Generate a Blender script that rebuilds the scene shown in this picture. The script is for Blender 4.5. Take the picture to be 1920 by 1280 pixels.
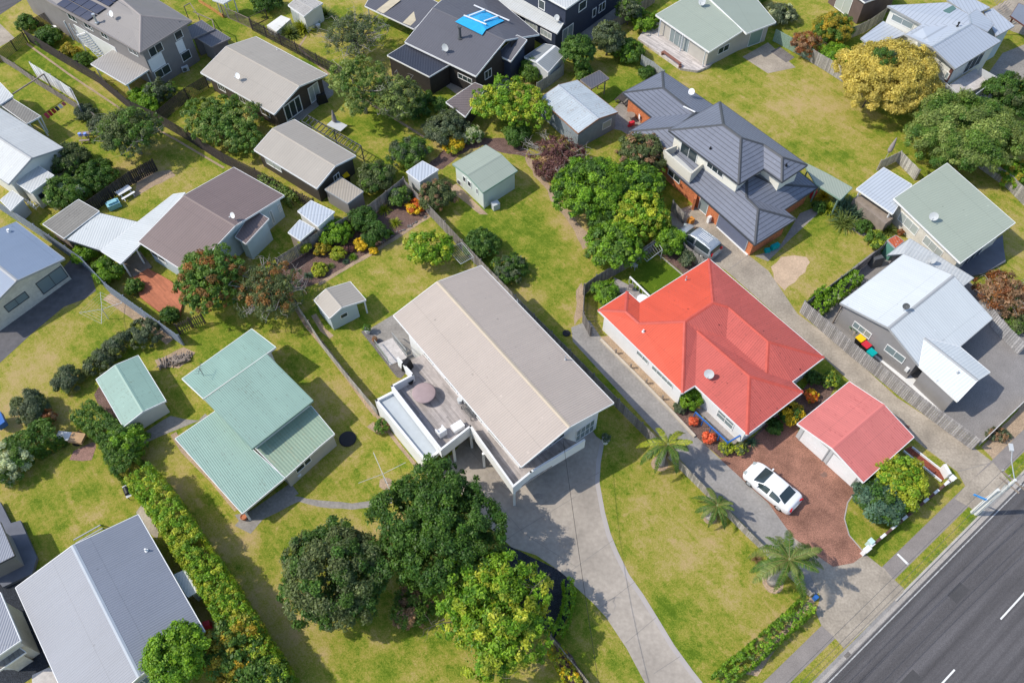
import bpy, math, random
import numpy as np
from mathutils import Vector, Matrix
from mathutils.geometry import tessellate_polygon
for o in list(bpy.data.objects): bpy.data.objects.remove(o)
SC = bpy.context.scene
random.seed(7); RNG = np.random.default_rng(7)
R = math.radians
# ---------------------------------------------------------------- camera, sky, sun, exposure
CAM_H, FPX, TH, RO = 60.0, 1510.0, R(55), R(-.8)
cam = bpy.data.cameras.new('camera'); camo = bpy.data.objects.new('camera', cam); SC.collection.objects.link(camo)
cam.sensor_width = 36; cam.lens = FPX / 1920 * 36; cam.clip_start = .5; cam.clip_end = 6000
FW = Vector((0, math.cos(TH), -math.sin(TH))); RT = Vector((1, 0, 0)); DN = FW.cross(RT)
_c, _s = math.cos(RO), math.sin(RO)
cx = RT * _c + DN * _s * 1.0        # image x axis in the world
cy = DN * _c - RT * _s * 1.0        # image y (down) axis
# u = c*u0 - s*v0 , v = s*u0 + c*v0  ->  d = FW*F + (c*RT - s*DN)*u ... built below
ax = RT * _c - DN * _s; ay = RT * _s + DN * _c
M3 = Matrix((ax, -ay, -FW)).transposed()
camo.matrix_world = Matrix.Translation((0, 0, CAM_H)) @ M3.to_4x4()
SC.camera = camo
SUN_AZ, SUN_EL = R(2), R(47)
sd = Vector((math.cos(SUN_AZ) * math.cos(SUN_EL), math.sin(SUN_AZ) * math.cos(SUN_EL), -math.sin(SUN_EL)))
sun = bpy.data.lights.new('sun', 'SUN'); sun.energy = 2.85; sun.angle = R(.5); sun.color = (1, .93, .81)
suno = bpy.data.objects.new('sun', sun); SC.collection.objects.link(suno)
suno.rotation_euler = sd.to_track_quat('-Z', 'Y').to_euler(); suno.location = (-40, 40, 60)
w = bpy.data.worlds.new('World'); SC.world = w; w.use_nodes = True
nt = w.node_tree; bg = nt.nodes['Background']; sky = nt.nodes.new('ShaderNodeTexSky')
sky.sky_type = 'NISHITA'; sky.sun_disc = False; sky.sun_elevation = SUN_EL; sky.sun_rotation = R(-90)
nt.links.new(sky.outputs[0], bg.inputs[0]); bg.inputs[1].default_value = .15
SC.view_settings.view_transform = 'Standard'; SC.view_settings.look = 'None'
SC.view_settings.exposure = .52; SC.view_settings.gamma = 1

def at(px, py, z=0.0):
    d = FW * FPX + ax * (px - 960) + ay * (py - 640)
    t = (z - CAM_H) / d.z
    return Vector((0, 0, CAM_H)) + d * t
def ray(px, py): return (FW * FPX + ax * (px - 960) + ay * (py - 640))
CP = Vector((0, 0, CAM_H))
def zat(base, py):
    best = 0; bd = 1e9
    for k in range(0, 1200):
        z = k * .01; q = Vector((base.x, base.y, z)) - CP
        y = 640 + q.dot(ay) / q.dot(FW) * FPX
        if abs(y - py) < bd: bd = abs(y - py); best = z
    return best

# ---------------------------------------------------------------- materials
def mat(name, col, rough=.8, var=.12, scale=1.5, bump=0., bscale=20., metal=0., spec=.3, fine=0., fscale=12.):
    m = bpy.data.materials.new(name); m.use_nodes = True; t = m.node_tree; b = t.nodes['Principled BSDF']
    b.inputs['Roughness'].default_value = rough; b.inputs['Metallic'].default_value = metal
    b.inputs['Specular IOR Level'].default_value = spec
    g = t.nodes.new('ShaderNodeNewGeometry')
    n = t.nodes.new('ShaderNodeTexNoise'); n.inputs['Scale'].default_value = scale; n.inputs['Detail'].default_value = 6; n.inputs['Roughness'].default_value = .62
    t.links.new(g.outputs['Position'], n.inputs['Vector'])
    r = t.nodes.new('ShaderNodeMapRange'); r.inputs[1].default_value = .3; r.inputs[2].default_value = .7
    r.inputs[3].default_value = 1 - var; r.inputs[4].default_value = 1 + var
    t.links.new(n.outputs[0], r.inputs[0]); last = r.outputs[0]
    if fine:
        n2 = t.nodes.new('ShaderNodeTexNoise'); n2.inputs['Scale'].default_value = fscale; n2.inputs['Detail'].default_value = 3
        t.links.new(g.outputs['Position'], n2.inputs['Vector'])
        r2 = t.nodes.new('ShaderNodeMapRange'); r2.inputs[1].default_value = .3; r2.inputs[2].default_value = .7
        r2.inputs[3].default_value = 1 - fine; r2.inputs[4].default_value = 1 + fine
        t.links.new(n2.outputs[0], r2.inputs[0]); mm = t.nodes.new('ShaderNodeMath'); mm.operation = 'MULTIPLY'
        t.links.new(last, mm.inputs[0]); t.links.new(r2.outputs[0], mm.inputs[1]); last = mm.outputs[0]
    v = t.nodes.new('ShaderNodeVectorMath'); v.operation = 'SCALE'; v.inputs[0].default_value = col[:3]
    t.links.new(last, v.inputs['Scale']); t.links.new(v.outputs[0], b.inputs['Base Color'])
    if bump:
        n3 = t.nodes.new('ShaderNodeTexNoise'); n3.inputs['Scale'].default_value = bscale; n3.inputs['Detail'].default_value = 4
        t.links.new(g.outputs['Position'], n3.inputs['Vector'])
        bp = t.nodes.new('ShaderNodeBump'); bp.inputs['Strength'].default_value = bump; bp.inputs['Distance'].default_value = .05
        t.links.new(n3.outputs[0], bp.inputs['Height']); t.links.new(bp.outputs[0], b.inputs['Normal'])
    return m

def roofmat(name, col, kind='corr', period=.2, rough=.45, var=.1, stain=None, stain_amt=.0, metal=0., line=.12, spec=.5, speck=.5):
    """kind corr: ribs run up the slope (uv x across).  tile: courses along the slope (uv y)."""
    m = bpy.data.materials.new(name); m.use_nodes = True; t = m.node_tree; b = t.nodes['Principled BSDF']; L = t.links.new; N = t.nodes.new
    b.inputs['Roughness'].default_value = rough; b.inputs['Metallic'].default_value = metal; b.inputs['Specular IOR Level'].default_value = spec
    uv = N('ShaderNodeUVMap'); sx = N('ShaderNodeSeparateXYZ'); L(uv.outputs[0], sx.inputs[0])
    def M(op, a, bb=None, c=None):
        n = N('ShaderNodeMath'); n.operation = op
        for i, x in enumerate((a, bb, c)):
            if x is None: continue
            if isinstance(x, (int, float)): n.inputs[i].default_value = x
            else: L(x, n.inputs[i])
        return n.outputs[0]
    if kind == 'corr':
        s = M('SINE', M('MULTIPLY', sx.outputs[0], 2 * math.pi / period)); h = s
        dark = M('MULTIPLY', M('GREATER_THAN', M('MULTIPLY', s, -1), .55), line)
        dist = .02
    elif kind == 'rib':
        f = M('FRACT', M('DIVIDE', sx.outputs[0], period)); h = M('LESS_THAN', f, .16); dark = M('MULTIPLY', M('COMPARE', f, .2, .08), line * 2); dist = .03
    else:
        f = M('FRACT', M('DIVIDE', sx.outputs[1], period)); row = M('FLOOR', M('DIVIDE', sx.outputs[1], period))
        g = M('FRACT', M('ADD', M('DIVIDE', sx.outputs[0], period * 1.1), M('MULTIPLY', row, .5)))
        h = M('ADD', M('MULTIPLY', f, -1), M('MULTIPLY', M('SINE', M('MULTIPLY', g, 6.283)), .35))
        dark = M('ADD', M('MULTIPLY', M('LESS_THAN', f, .2), line * 2.2), M('MULTIPLY', M('LESS_THAN', g, .1), line * .7)); dist = .03
    # sheet-to-sheet difference + blotches + streaks running down the slope
    cm = N('ShaderNodeCombineXYZ'); L(M('MULTIPLY', sx.outputs[0], 2.2), cm.inputs[0]); L(M('MULTIPLY', sx.outputs[1], .22), cm.inputs[1])
    n1 = N('ShaderNodeTexNoise'); n1.inputs['Scale'].default_value = 1.0; n1.inputs['Detail'].default_value = 6; n1.inputs['Roughness'].default_value = .7; L(cm.outputs[0], n1.inputs['Vector'])
    n2 = N('ShaderNodeTexNoise'); n2.inputs['Scale'].default_value = .55; n2.inputs['Detail'].default_value = 6; L(uv.outputs[0], n2.inputs['Vector'])
    wn = N('ShaderNodeTexWhiteNoise'); wn.noise_dimensions = '1D'; L(M('FLOOR', M('DIVIDE', sx.outputs[0], .76)), wn.inputs['W'])
    k = M('ADD', M('MULTIPLY', M('SUBTRACT', n1.outputs[0], .5), var * 2.4), M('MULTIPLY', M('SUBTRACT', n2.outputs[0], .5), var * 1.6))
    k = M('ADD', k, M('MULTIPLY', M('SUBTRACT', wn.outputs[0], .5), var * .35))
    lap = M('MULTIPLY', M('LESS_THAN', M('FRACT', M('DIVIDE', M('ADD', sx.outputs[1], 50.7), 4.1)), .012), .16)
    n8 = N('ShaderNodeTexNoise'); n8.inputs['Scale'].default_value = .18; n8.inputs['Detail'].default_value = 3; L(uv.outputs[0], n8.inputs['Vector']); k = M('ADD', k, M('MULTIPLY', M('SUBTRACT', n8.outputs[0], .5), var * 1.6))
    k = M('SUBTRACT', M('SUBTRACT', M('ADD', 1, k), dark), lap)
    v = N('ShaderNodeVectorMath'); v.operation = 'SCALE'; v.inputs[0].default_value = col[:3]; L(k, v.inputs['Scale']); out = v.outputs[0]
    if stain:
        n4 = N('ShaderNodeTexNoise'); n4.inputs['Scale'].default_value = 1.3; n4.inputs['Detail'].default_value = 9; n4.inputs['Roughness'].default_value = .75; L(cm.outputs[0], n4.inputs['Vector'])
        n5 = N('ShaderNodeTexNoise'); n5.inputs['Scale'].default_value = 5; n5.inputs['Detail'].default_value = 5; L(uv.outputs[0], n5.inputs['Vector'])
        s1 = M('MULTIPLY', M('MULTIPLY', M('GREATER_THAN', M('MULTIPLY', n4.outputs[0], n5.outputs[0]), .36 - .1 * stain_amt), min(1, stain_amt + .25)), 1)
        mx = N('ShaderNodeMix'); mx.data_type = 'RGBA'; L(s1, mx.inputs[0]); L(out, mx.inputs[6]); mx.inputs[7].default_value = (*stain, 1); out = mx.outputs[2]
    vo = N('ShaderNodeTexVoronoi'); vo.inputs['Scale'].default_value = 1.6; L(uv.outputs[0], vo.inputs['Vector']); sc_ = N('ShaderNodeSeparateXYZ'); L(vo.outputs['Color'], sc_.inputs[0])
    sp = M('MULTIPLY', M('LESS_THAN', vo.outputs['Distance'], M('MULTIPLY', sc_.outputs[0], .16)), M('SUBTRACT', M('MULTIPLY', sc_.outputs[1], 1.0), .55)); vs = N('ShaderNodeVectorMath'); vs.operation = 'SCALE'; L(out, vs.inputs[0]); L(M('ADD', 1, M('MULTIPLY', sp, speck)), vs.inputs['Scale']); out = vs.outputs[0]
    L(out, b.inputs['Base Color'])
    bp = N('ShaderNodeBump'); bp.inputs['Strength'].default_value = .35; bp.inputs['Distance'].default_value = dist; L(h, bp.inputs['Height']); L(bp.outputs[0], b.inputs['Normal'])
    return m

def leafmat(name):
    m = bpy.data.materials.new(name); m.use_nodes = True; t = m.node_tree; b = t.nodes['Principled BSDF']; out = t.nodes['Material Output']
    a = t.nodes.new('ShaderNodeAttribute'); a.attribute_name = 'tint'
    t.links.new(a.outputs['Color'], b.inputs['Base Color']); b.inputs['Roughness'].default_value = .5; b.inputs['Specular IOR Level'].default_value = .35
    tr = t.nodes.new('ShaderNodeBsdfTranslucent'); vm = t.nodes.new('ShaderNodeVectorMath'); vm.operation = 'MULTIPLY'; vm.inputs[1].default_value = (1.25, 1.2, .5)
    t.links.new(a.outputs['Color'], vm.inputs[0]); t.links.new(vm.outputs[0], tr.inputs[0])
    mx = t.nodes.new('ShaderNodeMixShader'); mx.inputs[0].default_value = .35
    t.links.new(b.outputs[0], mx.inputs[1]); t.links.new(tr.outputs[0], mx.inputs[2]); t.links.new(mx.outputs[0], out.inputs[0])
    return m
def boardmat(name, rough=.85, bump=.2):
    m = bpy.data.materials.new(name); m.use_nodes = True; t = m.node_tree; b = t.nodes['Principled BSDF']
    a = t.nodes.new('ShaderNodeAttribute'); a.attribute_name = 'tint'; b.inputs['Roughness'].default_value = rough; b.inputs['Specular IOR Level'].default_value = .2
    g = t.nodes.new('ShaderNodeNewGeometry'); n = t.nodes.new('ShaderNodeTexNoise'); n.inputs['Scale'].default_value = 7; n.inputs['Detail'].default_value = 5
    t.links.new(g.outputs['Position'], n.inputs['Vector']); r = t.nodes.new('ShaderNodeMapRange'); r.inputs[1].default_value = .3; r.inputs[2].default_value = .7; r.inputs[3].default_value = .75; r.inputs[4].default_value = 1.2
    t.links.new(n.outputs[0], r.inputs[0]); v = t.nodes.new('ShaderNodeVectorMath'); v.operation = 'SCALE'
    t.links.new(a.outputs['Color'], v.inputs[0]); t.links.new(r.outputs[0], v.inputs['Scale']); t.links.new(v.outputs[0], b.inputs['Base Color'])
    return m
LEAF = leafmat('leaf'); BOARD = boardmat('weathered_board')

def glassmat(name, col=(.03, .045, .05), rough=.06):
    m = bpy.data.materials.new(name); m.use_nodes = True; b = m.node_tree.nodes['Principled BSDF']
    b.inputs['Base Color'].default_value = (*col, 1); b.inputs['Roughness'].default_value = rough; b.inputs['Specular IOR Level'].default_value = .8
    n = m.node_tree.nodes.new('ShaderNodeTexNoise'); n.inputs['Scale'].default_value = 1.2
    bp = m.node_tree.nodes.new('ShaderNodeBump'); bp.inputs['Strength'].default_value = .05; m.node_tree.links.new(n.outputs[0], bp.inputs['Height']); m.node_tree.links.new(bp.outputs[0], b.inputs['Normal'])
    return m

def grassmat(name='lawn_grass', base=.44):
    m = bpy.data.materials.new(name); m.use_nodes = True; t = m.node_tree; b = t.nodes['Principled BSDF']; L = t.links.new; N = t.nodes.new
    b.inputs['Roughness'].default_value = .95; b.inputs['Specular IOR Level'].default_value = .1
    g = N('ShaderNodeNewGeometry'); P = g.outputs['Position']
    def noise(s, d=5, ro=.6, vec=None):
        n = N('ShaderNodeTexNoise'); n.inputs['Scale'].default_value = s; n.inputs['Detail'].default_value = d; n.inputs['Roughness'].default_value = ro; L(vec or P, n.inputs['Vector']); return n.outputs[0]
    def M(op, a, bb=None):
        n = N('ShaderNodeMath'); n.operation = op
        for i, x in enumerate((a, bb)):
            if x is None: continue
            if isinstance(x, (int, float)): n.inputs[i].default_value = x
            else: L(x, n.inputs[i])
        return n.outputs[0]
    mp = N('ShaderNodeMapping'); mp.vector_type = 'TEXTURE'; mp.inputs['Rotation'].default_value = (0, 0, -.87); mp.inputs['Scale'].default_value = (5.5, .42, 1); L(P, mp.inputs['Vector']); strk = noise(1, 4, .7, mp.outputs[0])
    at_ = N('ShaderNodeAttribute'); at_.attribute_name = 'dry'
    k = M('ADD', M('MULTIPLY', M('SUBTRACT', noise(.10, 4, .6), .5), 1.5), M('MULTIPLY', M('SUBTRACT', noise(.6, 6, .7), .5), 1.25))
    k = M('ADD', k, M('MULTIPLY', M('SUBTRACT', noise(3.5, 5, .75), .5), .85))
    k = M('ADD', k, M('MULTIPLY', M('SUBTRACT', noise(12, 3, .8), .5), 1.25))
    k = M('ADD', k, M('MULTIPLY', M('SUBTRACT', strk, .5), .55)); sr = N('ShaderNodeMapRange'); sr.interpolation_type = 'SMOOTHSTEP'; sr.inputs[1].default_value = .55; sr.inputs[2].default_value = .68; L(noise(1.1, 5, .75), sr.inputs[0]); k = M('SUBTRACT', k, M('MULTIPLY', sr.outputs[0], .24))
    s2 = N('ShaderNodeMapRange'); s2.interpolation_type = 'SMOOTHSTEP'; s2.inputs[1].default_value = .53; s2.inputs[2].default_value = .68; L(noise(.42, 6, .72), s2.inputs[0]); k = M('ADD', k, M('MULTIPLY', s2.outputs[0], .24))
    k = M('ADD', M('ADD', k, at_.outputs['Fac']), base)
    cr = N('ShaderNodeValToRGB'); e = cr.color_ramp; e.elements[0].position = 0; e.elements[0].color = (.085, .145, .010, 1); e.elements[1].position = 1; e.elements[1].color = (.44, .315, .15, 1)
    for p, c in ((.25, (.155, .215, .020)), (.45, (.272, .262, .040)), (.62, (.345, .292, .078)), (.8, (.40, .31, .125))):
        q = e.elements.new(p); q.color = (*c, 1)
    L(k, cr.inputs[0])
    sp = M('ADD', .30, M('ADD', M('MULTIPLY', noise(22, 3, .85), .75), M('MULTIPLY', noise(7, 4, .8), .68))); v = N('ShaderNodeVectorMath'); v.operation = 'SCALE'; L(cr.outputs[0], v.inputs[0]); L(sp, v.inputs['Scale'])
    L(v.outputs[0], b.inputs['Base Color'])
    bp = N('ShaderNodeBump'); bp.inputs['Strength'].default_value = .9; bp.inputs['Distance'].default_value = .06; L(noise(18, 5, .8), bp.inputs['Height']); L(bp.outputs[0], b.inputs['Normal'])
    return m

# ---------------------------------------------------------------- mesh helpers
class MB:
    def __init__(s): s.v = []; s.f = []; s.uv = {}; s.col = {}
    def poly(s, pts, uv=None, col=None):
        n = len(s.v); s.v += [tuple(p) for p in pts]; s.f.append(tuple(range(n, n + len(pts))))
        if uv: s.uv[len(s.f) - 1] = uv
        if col: s.col[len(s.f) - 1] = col
    def quadbox(s, P, col=None):   # P: 8 points, bottom 4 then top 4
        n = len(s.v); s.v += [tuple(p) for p in P]; k = len(s.f)
        s.f += [tuple(n + i for i in q) for q in ((3, 2, 1, 0), (4, 5, 6, 7), (0, 1, 5, 4), (1, 2, 6, 5), (2, 3, 7, 6), (3, 0, 4, 7))]
        if col:
            for i in range(k, k + 6): s.col[i] = col
    def box(s, c, sz, rz=0., col=None):
        x, y, z = sz[0] / 2, sz[1] / 2, sz[2] / 2; cr, sr = math.cos(rz), math.sin(rz)
        P = []
        for zz in (-z, z):
            for a, b in ((-x, -y), (x, -y), (x, y), (-x, y)): P.append((c[0] + a * cr - b * sr, c[1] + a * sr + b * cr, c[2] + zz))
        s.quadbox(P, col)
    def beam(s, p, q, w, h=None, up=None, col=None):
        p, q = Vector(p), Vector(q); h = h or w; d = (q - p).normalized(); u = Vector(up) if up else Vector((0, 0, 1))
        if abs(d.dot(u)) > .97: u = Vector((1, 0, 0))
        a = d.cross(u).normalized(); b = a.cross(d)
        P = [p - a * w / 2 - b * h / 2, p + a * w / 2 - b * h / 2, p + a * w / 2 + b * h / 2, p - a * w / 2 + b * h / 2]
        P += [x + (q - p) for x in P]; n = len(s.v); s.v += [tuple(x) for x in P]; k = len(s.f)
        s.f += [tuple(n + i for i in f) for f in ((0, 3, 2, 1), (4, 5, 6, 7), (0, 1, 5, 4), (1, 2, 6, 5), (2, 3, 7, 6), (3, 0, 4, 7))]
        if col:
            for i in range(k, k + 6): s.col[i] = col
    def tube(s, pts, rad, n=8, cap=True):
        pts = [Vector(p) for p in pts]; rad = rad if isinstance(rad, (list, tuple)) else [rad] * len(pts); rings = []
        for i, p in enumerate(pts):
            d = (pts[min(i + 1, len(pts) - 1)] - pts[max(i - 1, 0)]).normalized(); u = Vector((0, 0, 1)) if abs(d.z) < .9 else Vector((1, 0, 0))
            a = d.cross(u).normalized(); b = d.cross(a); k = len(s.v)
            for j in range(n):
                t = 2 * math.pi * j / n; s.v.append(tuple(p + (a * math.cos(t) + b * math.sin(t)) * rad[i]))
            rings.append(k)
        for i in range(len(rings) - 1):
            for j in range(n): s.f.append((rings[i] + j, rings[i] + (j + 1) % n, rings[i + 1] + (j + 1) % n, rings[i + 1] + j))
        if cap: s.f.append(tuple(rings[0] + j for j in range(n))[::-1]); s.f.append(tuple(rings[-1] + j for j in range(n)))
    def lathe(s, c, prof, n=16):
        k0 = len(s.v)
        for r, z in prof:
            for j in range(n): t = 2 * math.pi * j / n; s.v.append((c[0] + r * math.cos(t), c[1] + r * math.sin(t), c[2] + z))
        for i in range(len(prof) - 1):
            for j in range(n): a = k0 + i * n; s.f.append((a + j, a + (j + 1) % n, a + n + (j + 1) % n, a + n + j))
        s.f.append(tuple(k0 + (len(prof) - 1) * n + j for j in range(n))); s.f.append(tuple(k0 + j for j in range(n))[::-1])
    def prism(s, pts, z0, z1, col=None):
        a = sum(p[0] * q[1] - q[0] * p[1] for p, q in zip(pts, pts[1:] + pts[:1]))
        if a < 0: pts = pts[::-1]
        s.poly([(p[0], p[1], z1) for p in pts], col=col); s.poly([(p[0], p[1], z0) for p in pts][::-1], col=col)
        for p, q in zip(pts, pts[1:] + pts[:1]): s.poly([(p[0], p[1], z0), (q[0], q[1], z0), (q[0], q[1], z1), (p[0], p[1], z1)], col=col)

def root_loc(o):
    while o.parent: o = o.parent
    return o.location
def obj(name, mb, m, parent=None, smooth=False):
    me = bpy.data.meshes.new(name); off = root_loc(parent) if parent else Vector((0, 0, 0))
    me.from_pydata([(x - off[0], y - off[1], z - off[2]) for x, y, z in mb.v], [], mb.f)
    if mb.uv:
        L = me.uv_layers.new(name='UVMap').data
        for fi, uv in mb.uv.items():
            for li, c in zip(me.polygons[fi].loop_indices, uv): L[li].uv = c
    if mb.col:
        ca = me.color_attributes.new('tint', 'FLOAT_COLOR', 'CORNER').data
        for fi, c in mb.col.items():
            for li in me.polygons[fi].loop_indices: ca[li].color = (*c, 1)
    me.materials.append(m); me.update()
    if smooth: me.polygons.foreach_set('use_smooth', [True] * len(me.polygons))
    o = bpy.data.objects.new(name, me); SC.collection.objects.link(o)
    if parent: o.parent = parent
    return o
def tag(o, label, cat, group=None):
    o['label'] = label; o['category'] = cat
    if group: o['group'] = group
    return o
def thing(name, label, cat, loc, group=None):
    o = bpy.data.objects.new(name, None); SC.collection.objects.link(o); o.location = loc; o.empty_display_size = .3
    return tag(o, label, cat, group)
def one(name, label, cat, mb, m, group=None, smooth=False): return tag(obj(name, mb, m, None, smooth), label, cat, group)
def jit(c, a): k = 1 + random.uniform(-a, a); return tuple(max(0, x * k) for x in c)

# ---------------------------------------------------------------- ground pieces
LAYER = [0]
def patch(name, pts, m, z=None, rough=0., world=False, kind='structure', step=.7, top=None):
    P = [Vector(p) if world else at(*p) for p in pts]
    if rough:
        Q = []
        for a, b in zip(P, P[1:] + P[:1]):
            n = max(1, int((b - a).length / step)); d = (b - a); nn = Vector((-d.y, d.x, 0)).normalized()
            for i in range(n): Q.append(a + d * (i / n) + nn * random.uniform(-rough, rough) * (1 if i else .5))
        P = Q
    if z is None: LAYER[0] += 1; z = .004 + .0016 * LAYER[0]
    mb = MB(); tri = tessellate_polygon([[Vector((p.x, p.y, 0)) for p in P]]); n = len(P); mb.v = [(p.x, p.y, z) for p in P]
    for t in tri:
        a, b, c = (P[i] for i in t); cr = (b.x - a.x) * (c.y - a.y) - (b.y - a.y) * (c.x - a.x)
        mb.f.append(tuple(t) if cr > 0 else tuple(t[::-1]))
    o = obj(name, mb, m); o['kind'] = kind
    return o
def strip(name, pts, width, m, parent=None, z=None, world=False, zz=0):
    P = [Vector(p) if world else at(*p) for p in pts]
    if z is None: LAYER[0] += 1; z = .004 + .0016 * LAYER[0]
    mb = MB(); L = []; Rr = []
    for i, p in enumerate(P):
        d = (P[min(i + 1, len(P) - 1)] - P[max(0, i - 1)]).normalized(); n = Vector((-d.y, d.x, 0)) * width / 2
        L.append((p.x + n.x, p.y + n.y, z)); Rr.append((p.x - n.x, p.y - n.y, z))
    for i in range(len(P) - 1): mb.poly([Rr[i], Rr[i + 1], L[i + 1], L[i]])
    o = obj(name, mb, m, parent)
    if not parent: o['kind'] = 'structure'
    return o

# ---------------------------------------------------------------- fences
def fence(name, label, pts, h, col, style='paling', top=True, cat='fence', group=None, post_col=None, bw=.15, step=2.4, h2=None):
    """pts are image points of the fence's top (or foot) line; h height; h2 height at the far end of the list"""
    n = len(pts); hs = [h + ((h2 or h) - h) * i / max(1, n - 1) for i in range(n)]
    P = [at(px, py, hs[i] if top else 0) for i, (px, py) in enumerate(pts)]
    for p in P: p.z = 0
    root = thing(name, label, cat, P[0], group); pc = post_col or tuple(x * .75 for x in col)
    bm = MB(); rl = MB(); posts = []
    for i in range(n - 1):
        a, b = P[i], P[i + 1]; L = (b - a).length; d = (b - a).normalized(); nn = Vector((-d.y, d.x, 0)); rz = math.atan2(d.y, d.x)
        toward = 1 if nn.dot(CP - a) > 0 else -1
        ha, hb = hs[i], hs[i + 1]
        if style in ('paling', 'picket'):
            k = max(1, int(L / (bw + (.012 if style == 'paling' else .09))))
            for j in range(k):
                f = (j + .5) / k; p = a + d * L * f; hh = ha + (hb - ha) * f + random.uniform(-.02, .02)
                off = nn * toward * (.02 + random.uniform(-.006, .006))
                c = jit(col, .28)
                bm.box((p.x + off.x, p.y + off.y, hh / 2 + .02), (bw * random.uniform(.9, 1.0), .022, hh - .04), rz + random.uniform(-.03, .03), col=c)
            for q in (.25, .8): rl.beam(a + Vector((0, 0, ha * q)) - nn * toward * .03, b + Vector((0, 0, hb * q)) - nn * toward * .03, .04, .09)
        elif style == 'slat':
            m_ = max(3, int(ha / .14))
            for j in range(m_):
                z = (j + .5) / m_
                bm.beam(a + Vector((0, 0, ha * z)) + nn * toward * .02, b + Vector((0, 0, hb * z)) + nn * toward * .02, .02, .095, col=jit(col, .15))
        elif style == 'solid':
            k = max(1, int(L / 1.2))
            for j in range(k):
                p = a + d * L * (j + .5) / k; hh = ha + (hb - ha) * (j + .5) / k
                bm.box((p.x, p.y, hh / 2), (L / k - .015, .06, hh), rz, col=jit(col, .06))
        elif style == 'sheet':
            k = max(2, int(L / .19))
            for j in range(k):
                p = a + d * L * (j + .5) / k; hh = ha + (hb - ha) * (j + .5) / k; o_ = nn * (.012 if j % 2 else -.012)
                bm.box((p.x + o_.x, p.y + o_.y, hh / 2), (L / k * .98, .03, hh), rz, col=jit(col, .05))
        elif style == 'rail':
            for q in (.3, .9): bm.beam(a + Vector((0, 0, ha * q)), b + Vector((0, 0, hb * q)), .05, .14, col=jit(col, .1))
            k = int(L / .16)
            for j in range(k):
                p = a + d * L * (j + .5) / k; bm.box((p.x, p.y, ha * .45), (.13, .02, ha * .85), rz, col=jit(col, .2))
        elif style == 'mesh':
            for q in (.04, .96): bm.beam(a + Vector((0, 0, ha * q)), b + Vector((0, 0, hb * q)), .05, .06, col=col)
            k = int(L / .12)
            for j in range(k):
                p = a + d * L * (j + .5) / k; bm.box((p.x, p.y, ha / 2), (.03, .02, ha * .9), rz, col=jit(col, .1))
        np_ = max(1, int(L / step))
        for j in range(np_ + (1 if i == n - 2 else 0)):
            f = j / np_; p = a + d * L * f - nn * toward * .085; posts.append((p, ha + (hb - ha) * f, rz))
    obj({'paling': 'palings', 'picket': 'pickets', 'slat': 'slats', 'rail': 'boards', 'mesh': 'mesh_panel'}.get(style, 'panel'), bm, BOARD, root)
    if rl.v:
        for f in range(len(rl.f)): rl.col[f] = pc
        obj('rail', rl, BOARD, root)
    if style != 'solid':
        for p, hh, rz in posts[:60]:
            q = MB(); q.box((p.x, p.y, hh / 2 - .02), (.1, .1, hh), rz, col=pc); obj('post', q, BOARD, root)
    return root
# ---------------------------------------------------------------- material library
def roadmat():
    m = mat('asphalt', (.098, .093, .096), .9, .10, .12, fine=.28, fscale=22, bump=.3, bscale=60); t = m.node_tree; b = t.nodes['Principled BSDF']; L = t.links.new
    g = t.nodes.new('ShaderNodeNewGeometry'); mp = t.nodes.new('ShaderNodeMapping'); mp.vector_type = 'TEXTURE'; mp.inputs['Rotation'].default_value = (0, 0, math.atan2(.6086, .7935)); mp.inputs['Scale'].default_value = (22, .55, 1)
    L(g.outputs['Position'], mp.inputs['Vector']); n = t.nodes.new('ShaderNodeTexNoise'); n.inputs['Scale'].default_value = 1; n.inputs['Detail'].default_value = 4; L(mp.outputs[0], n.inputs['Vector'])
    r = t.nodes.new('ShaderNodeMapRange'); r.inputs[1].default_value = .3; r.inputs[2].default_value = .7; r.inputs[3].default_value = .72; r.inputs[4].default_value = 1.28; L(n.outputs[0], r.inputs[0])
    v = t.nodes.new('ShaderNodeVectorMath'); v.operation = 'SCALE'; src = b.inputs['Base Color'].links[0].from_socket; L(src, v.inputs[0]); L(r.outputs[0], v.inputs['Scale']); L(v.outputs[0], b.inputs['Base Color']); return m
WHITE = mat('white_paint', (.74, .745, .75), .55, .05, .8, fine=.03); OFFW = mat('off_white_paint', (.66, .66, .62), .6, .06, .8)
LGREY = mat('pale_grey_cladding', (.50, .52, .53), .6, .06, .8); GREYW = mat('grey_cladding', (.26, .25, .25), .7, .07, 1.)
TAUPE = mat('taupe_cladding', (.22, .205, .20), .75, .08, 1); DARKW = mat('dark_stained_boards', (.035, .03, .028), .7, .15, 2); NAVY = mat('navy_weatherboard', (.035, .045, .075), .6, .08, 1)
PBLUE = mat('pale_blue_cladding', (.45, .53, .56), .65, .05, 1); MINTW = mat('pale_mint_boards', (.56, .62, .57), .65, .05, 1); CREAM = mat('cream_block', (.58, .55, .48), .8, .1, 1.5, fine=.08, fscale=5)
BRICK = mat('orange_brick', (.50, .17, .075), .85, .18, 3, fine=.25, fscale=9); BROWNW = mat('red_brown_cladding', (.13, .06, .05), .6, .1, 1.5)
BEIGEW = mat('beige_cladding', (.45, .43, .39), .75, .06, 1); PGREENW = mat('pale_green_cladding', (.40, .45, .38), .7, .06, 1)
FASC_W = mat('white_fascia', (.76, .76, .75), .5, .04, 2); FASC_D = mat('dark_fascia', (.06, .065, .075), .5, .08, 2); FASC_G = mat('green_fascia', (.23, .33, .27), .5, .05, 2); FASC_GR = mat('grey_fascia', (.34, .35, .36), .5, .05, 2); FASC_T = mat('taupe_fascia', (.27, .24, .23), .5, .05, 2)
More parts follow.
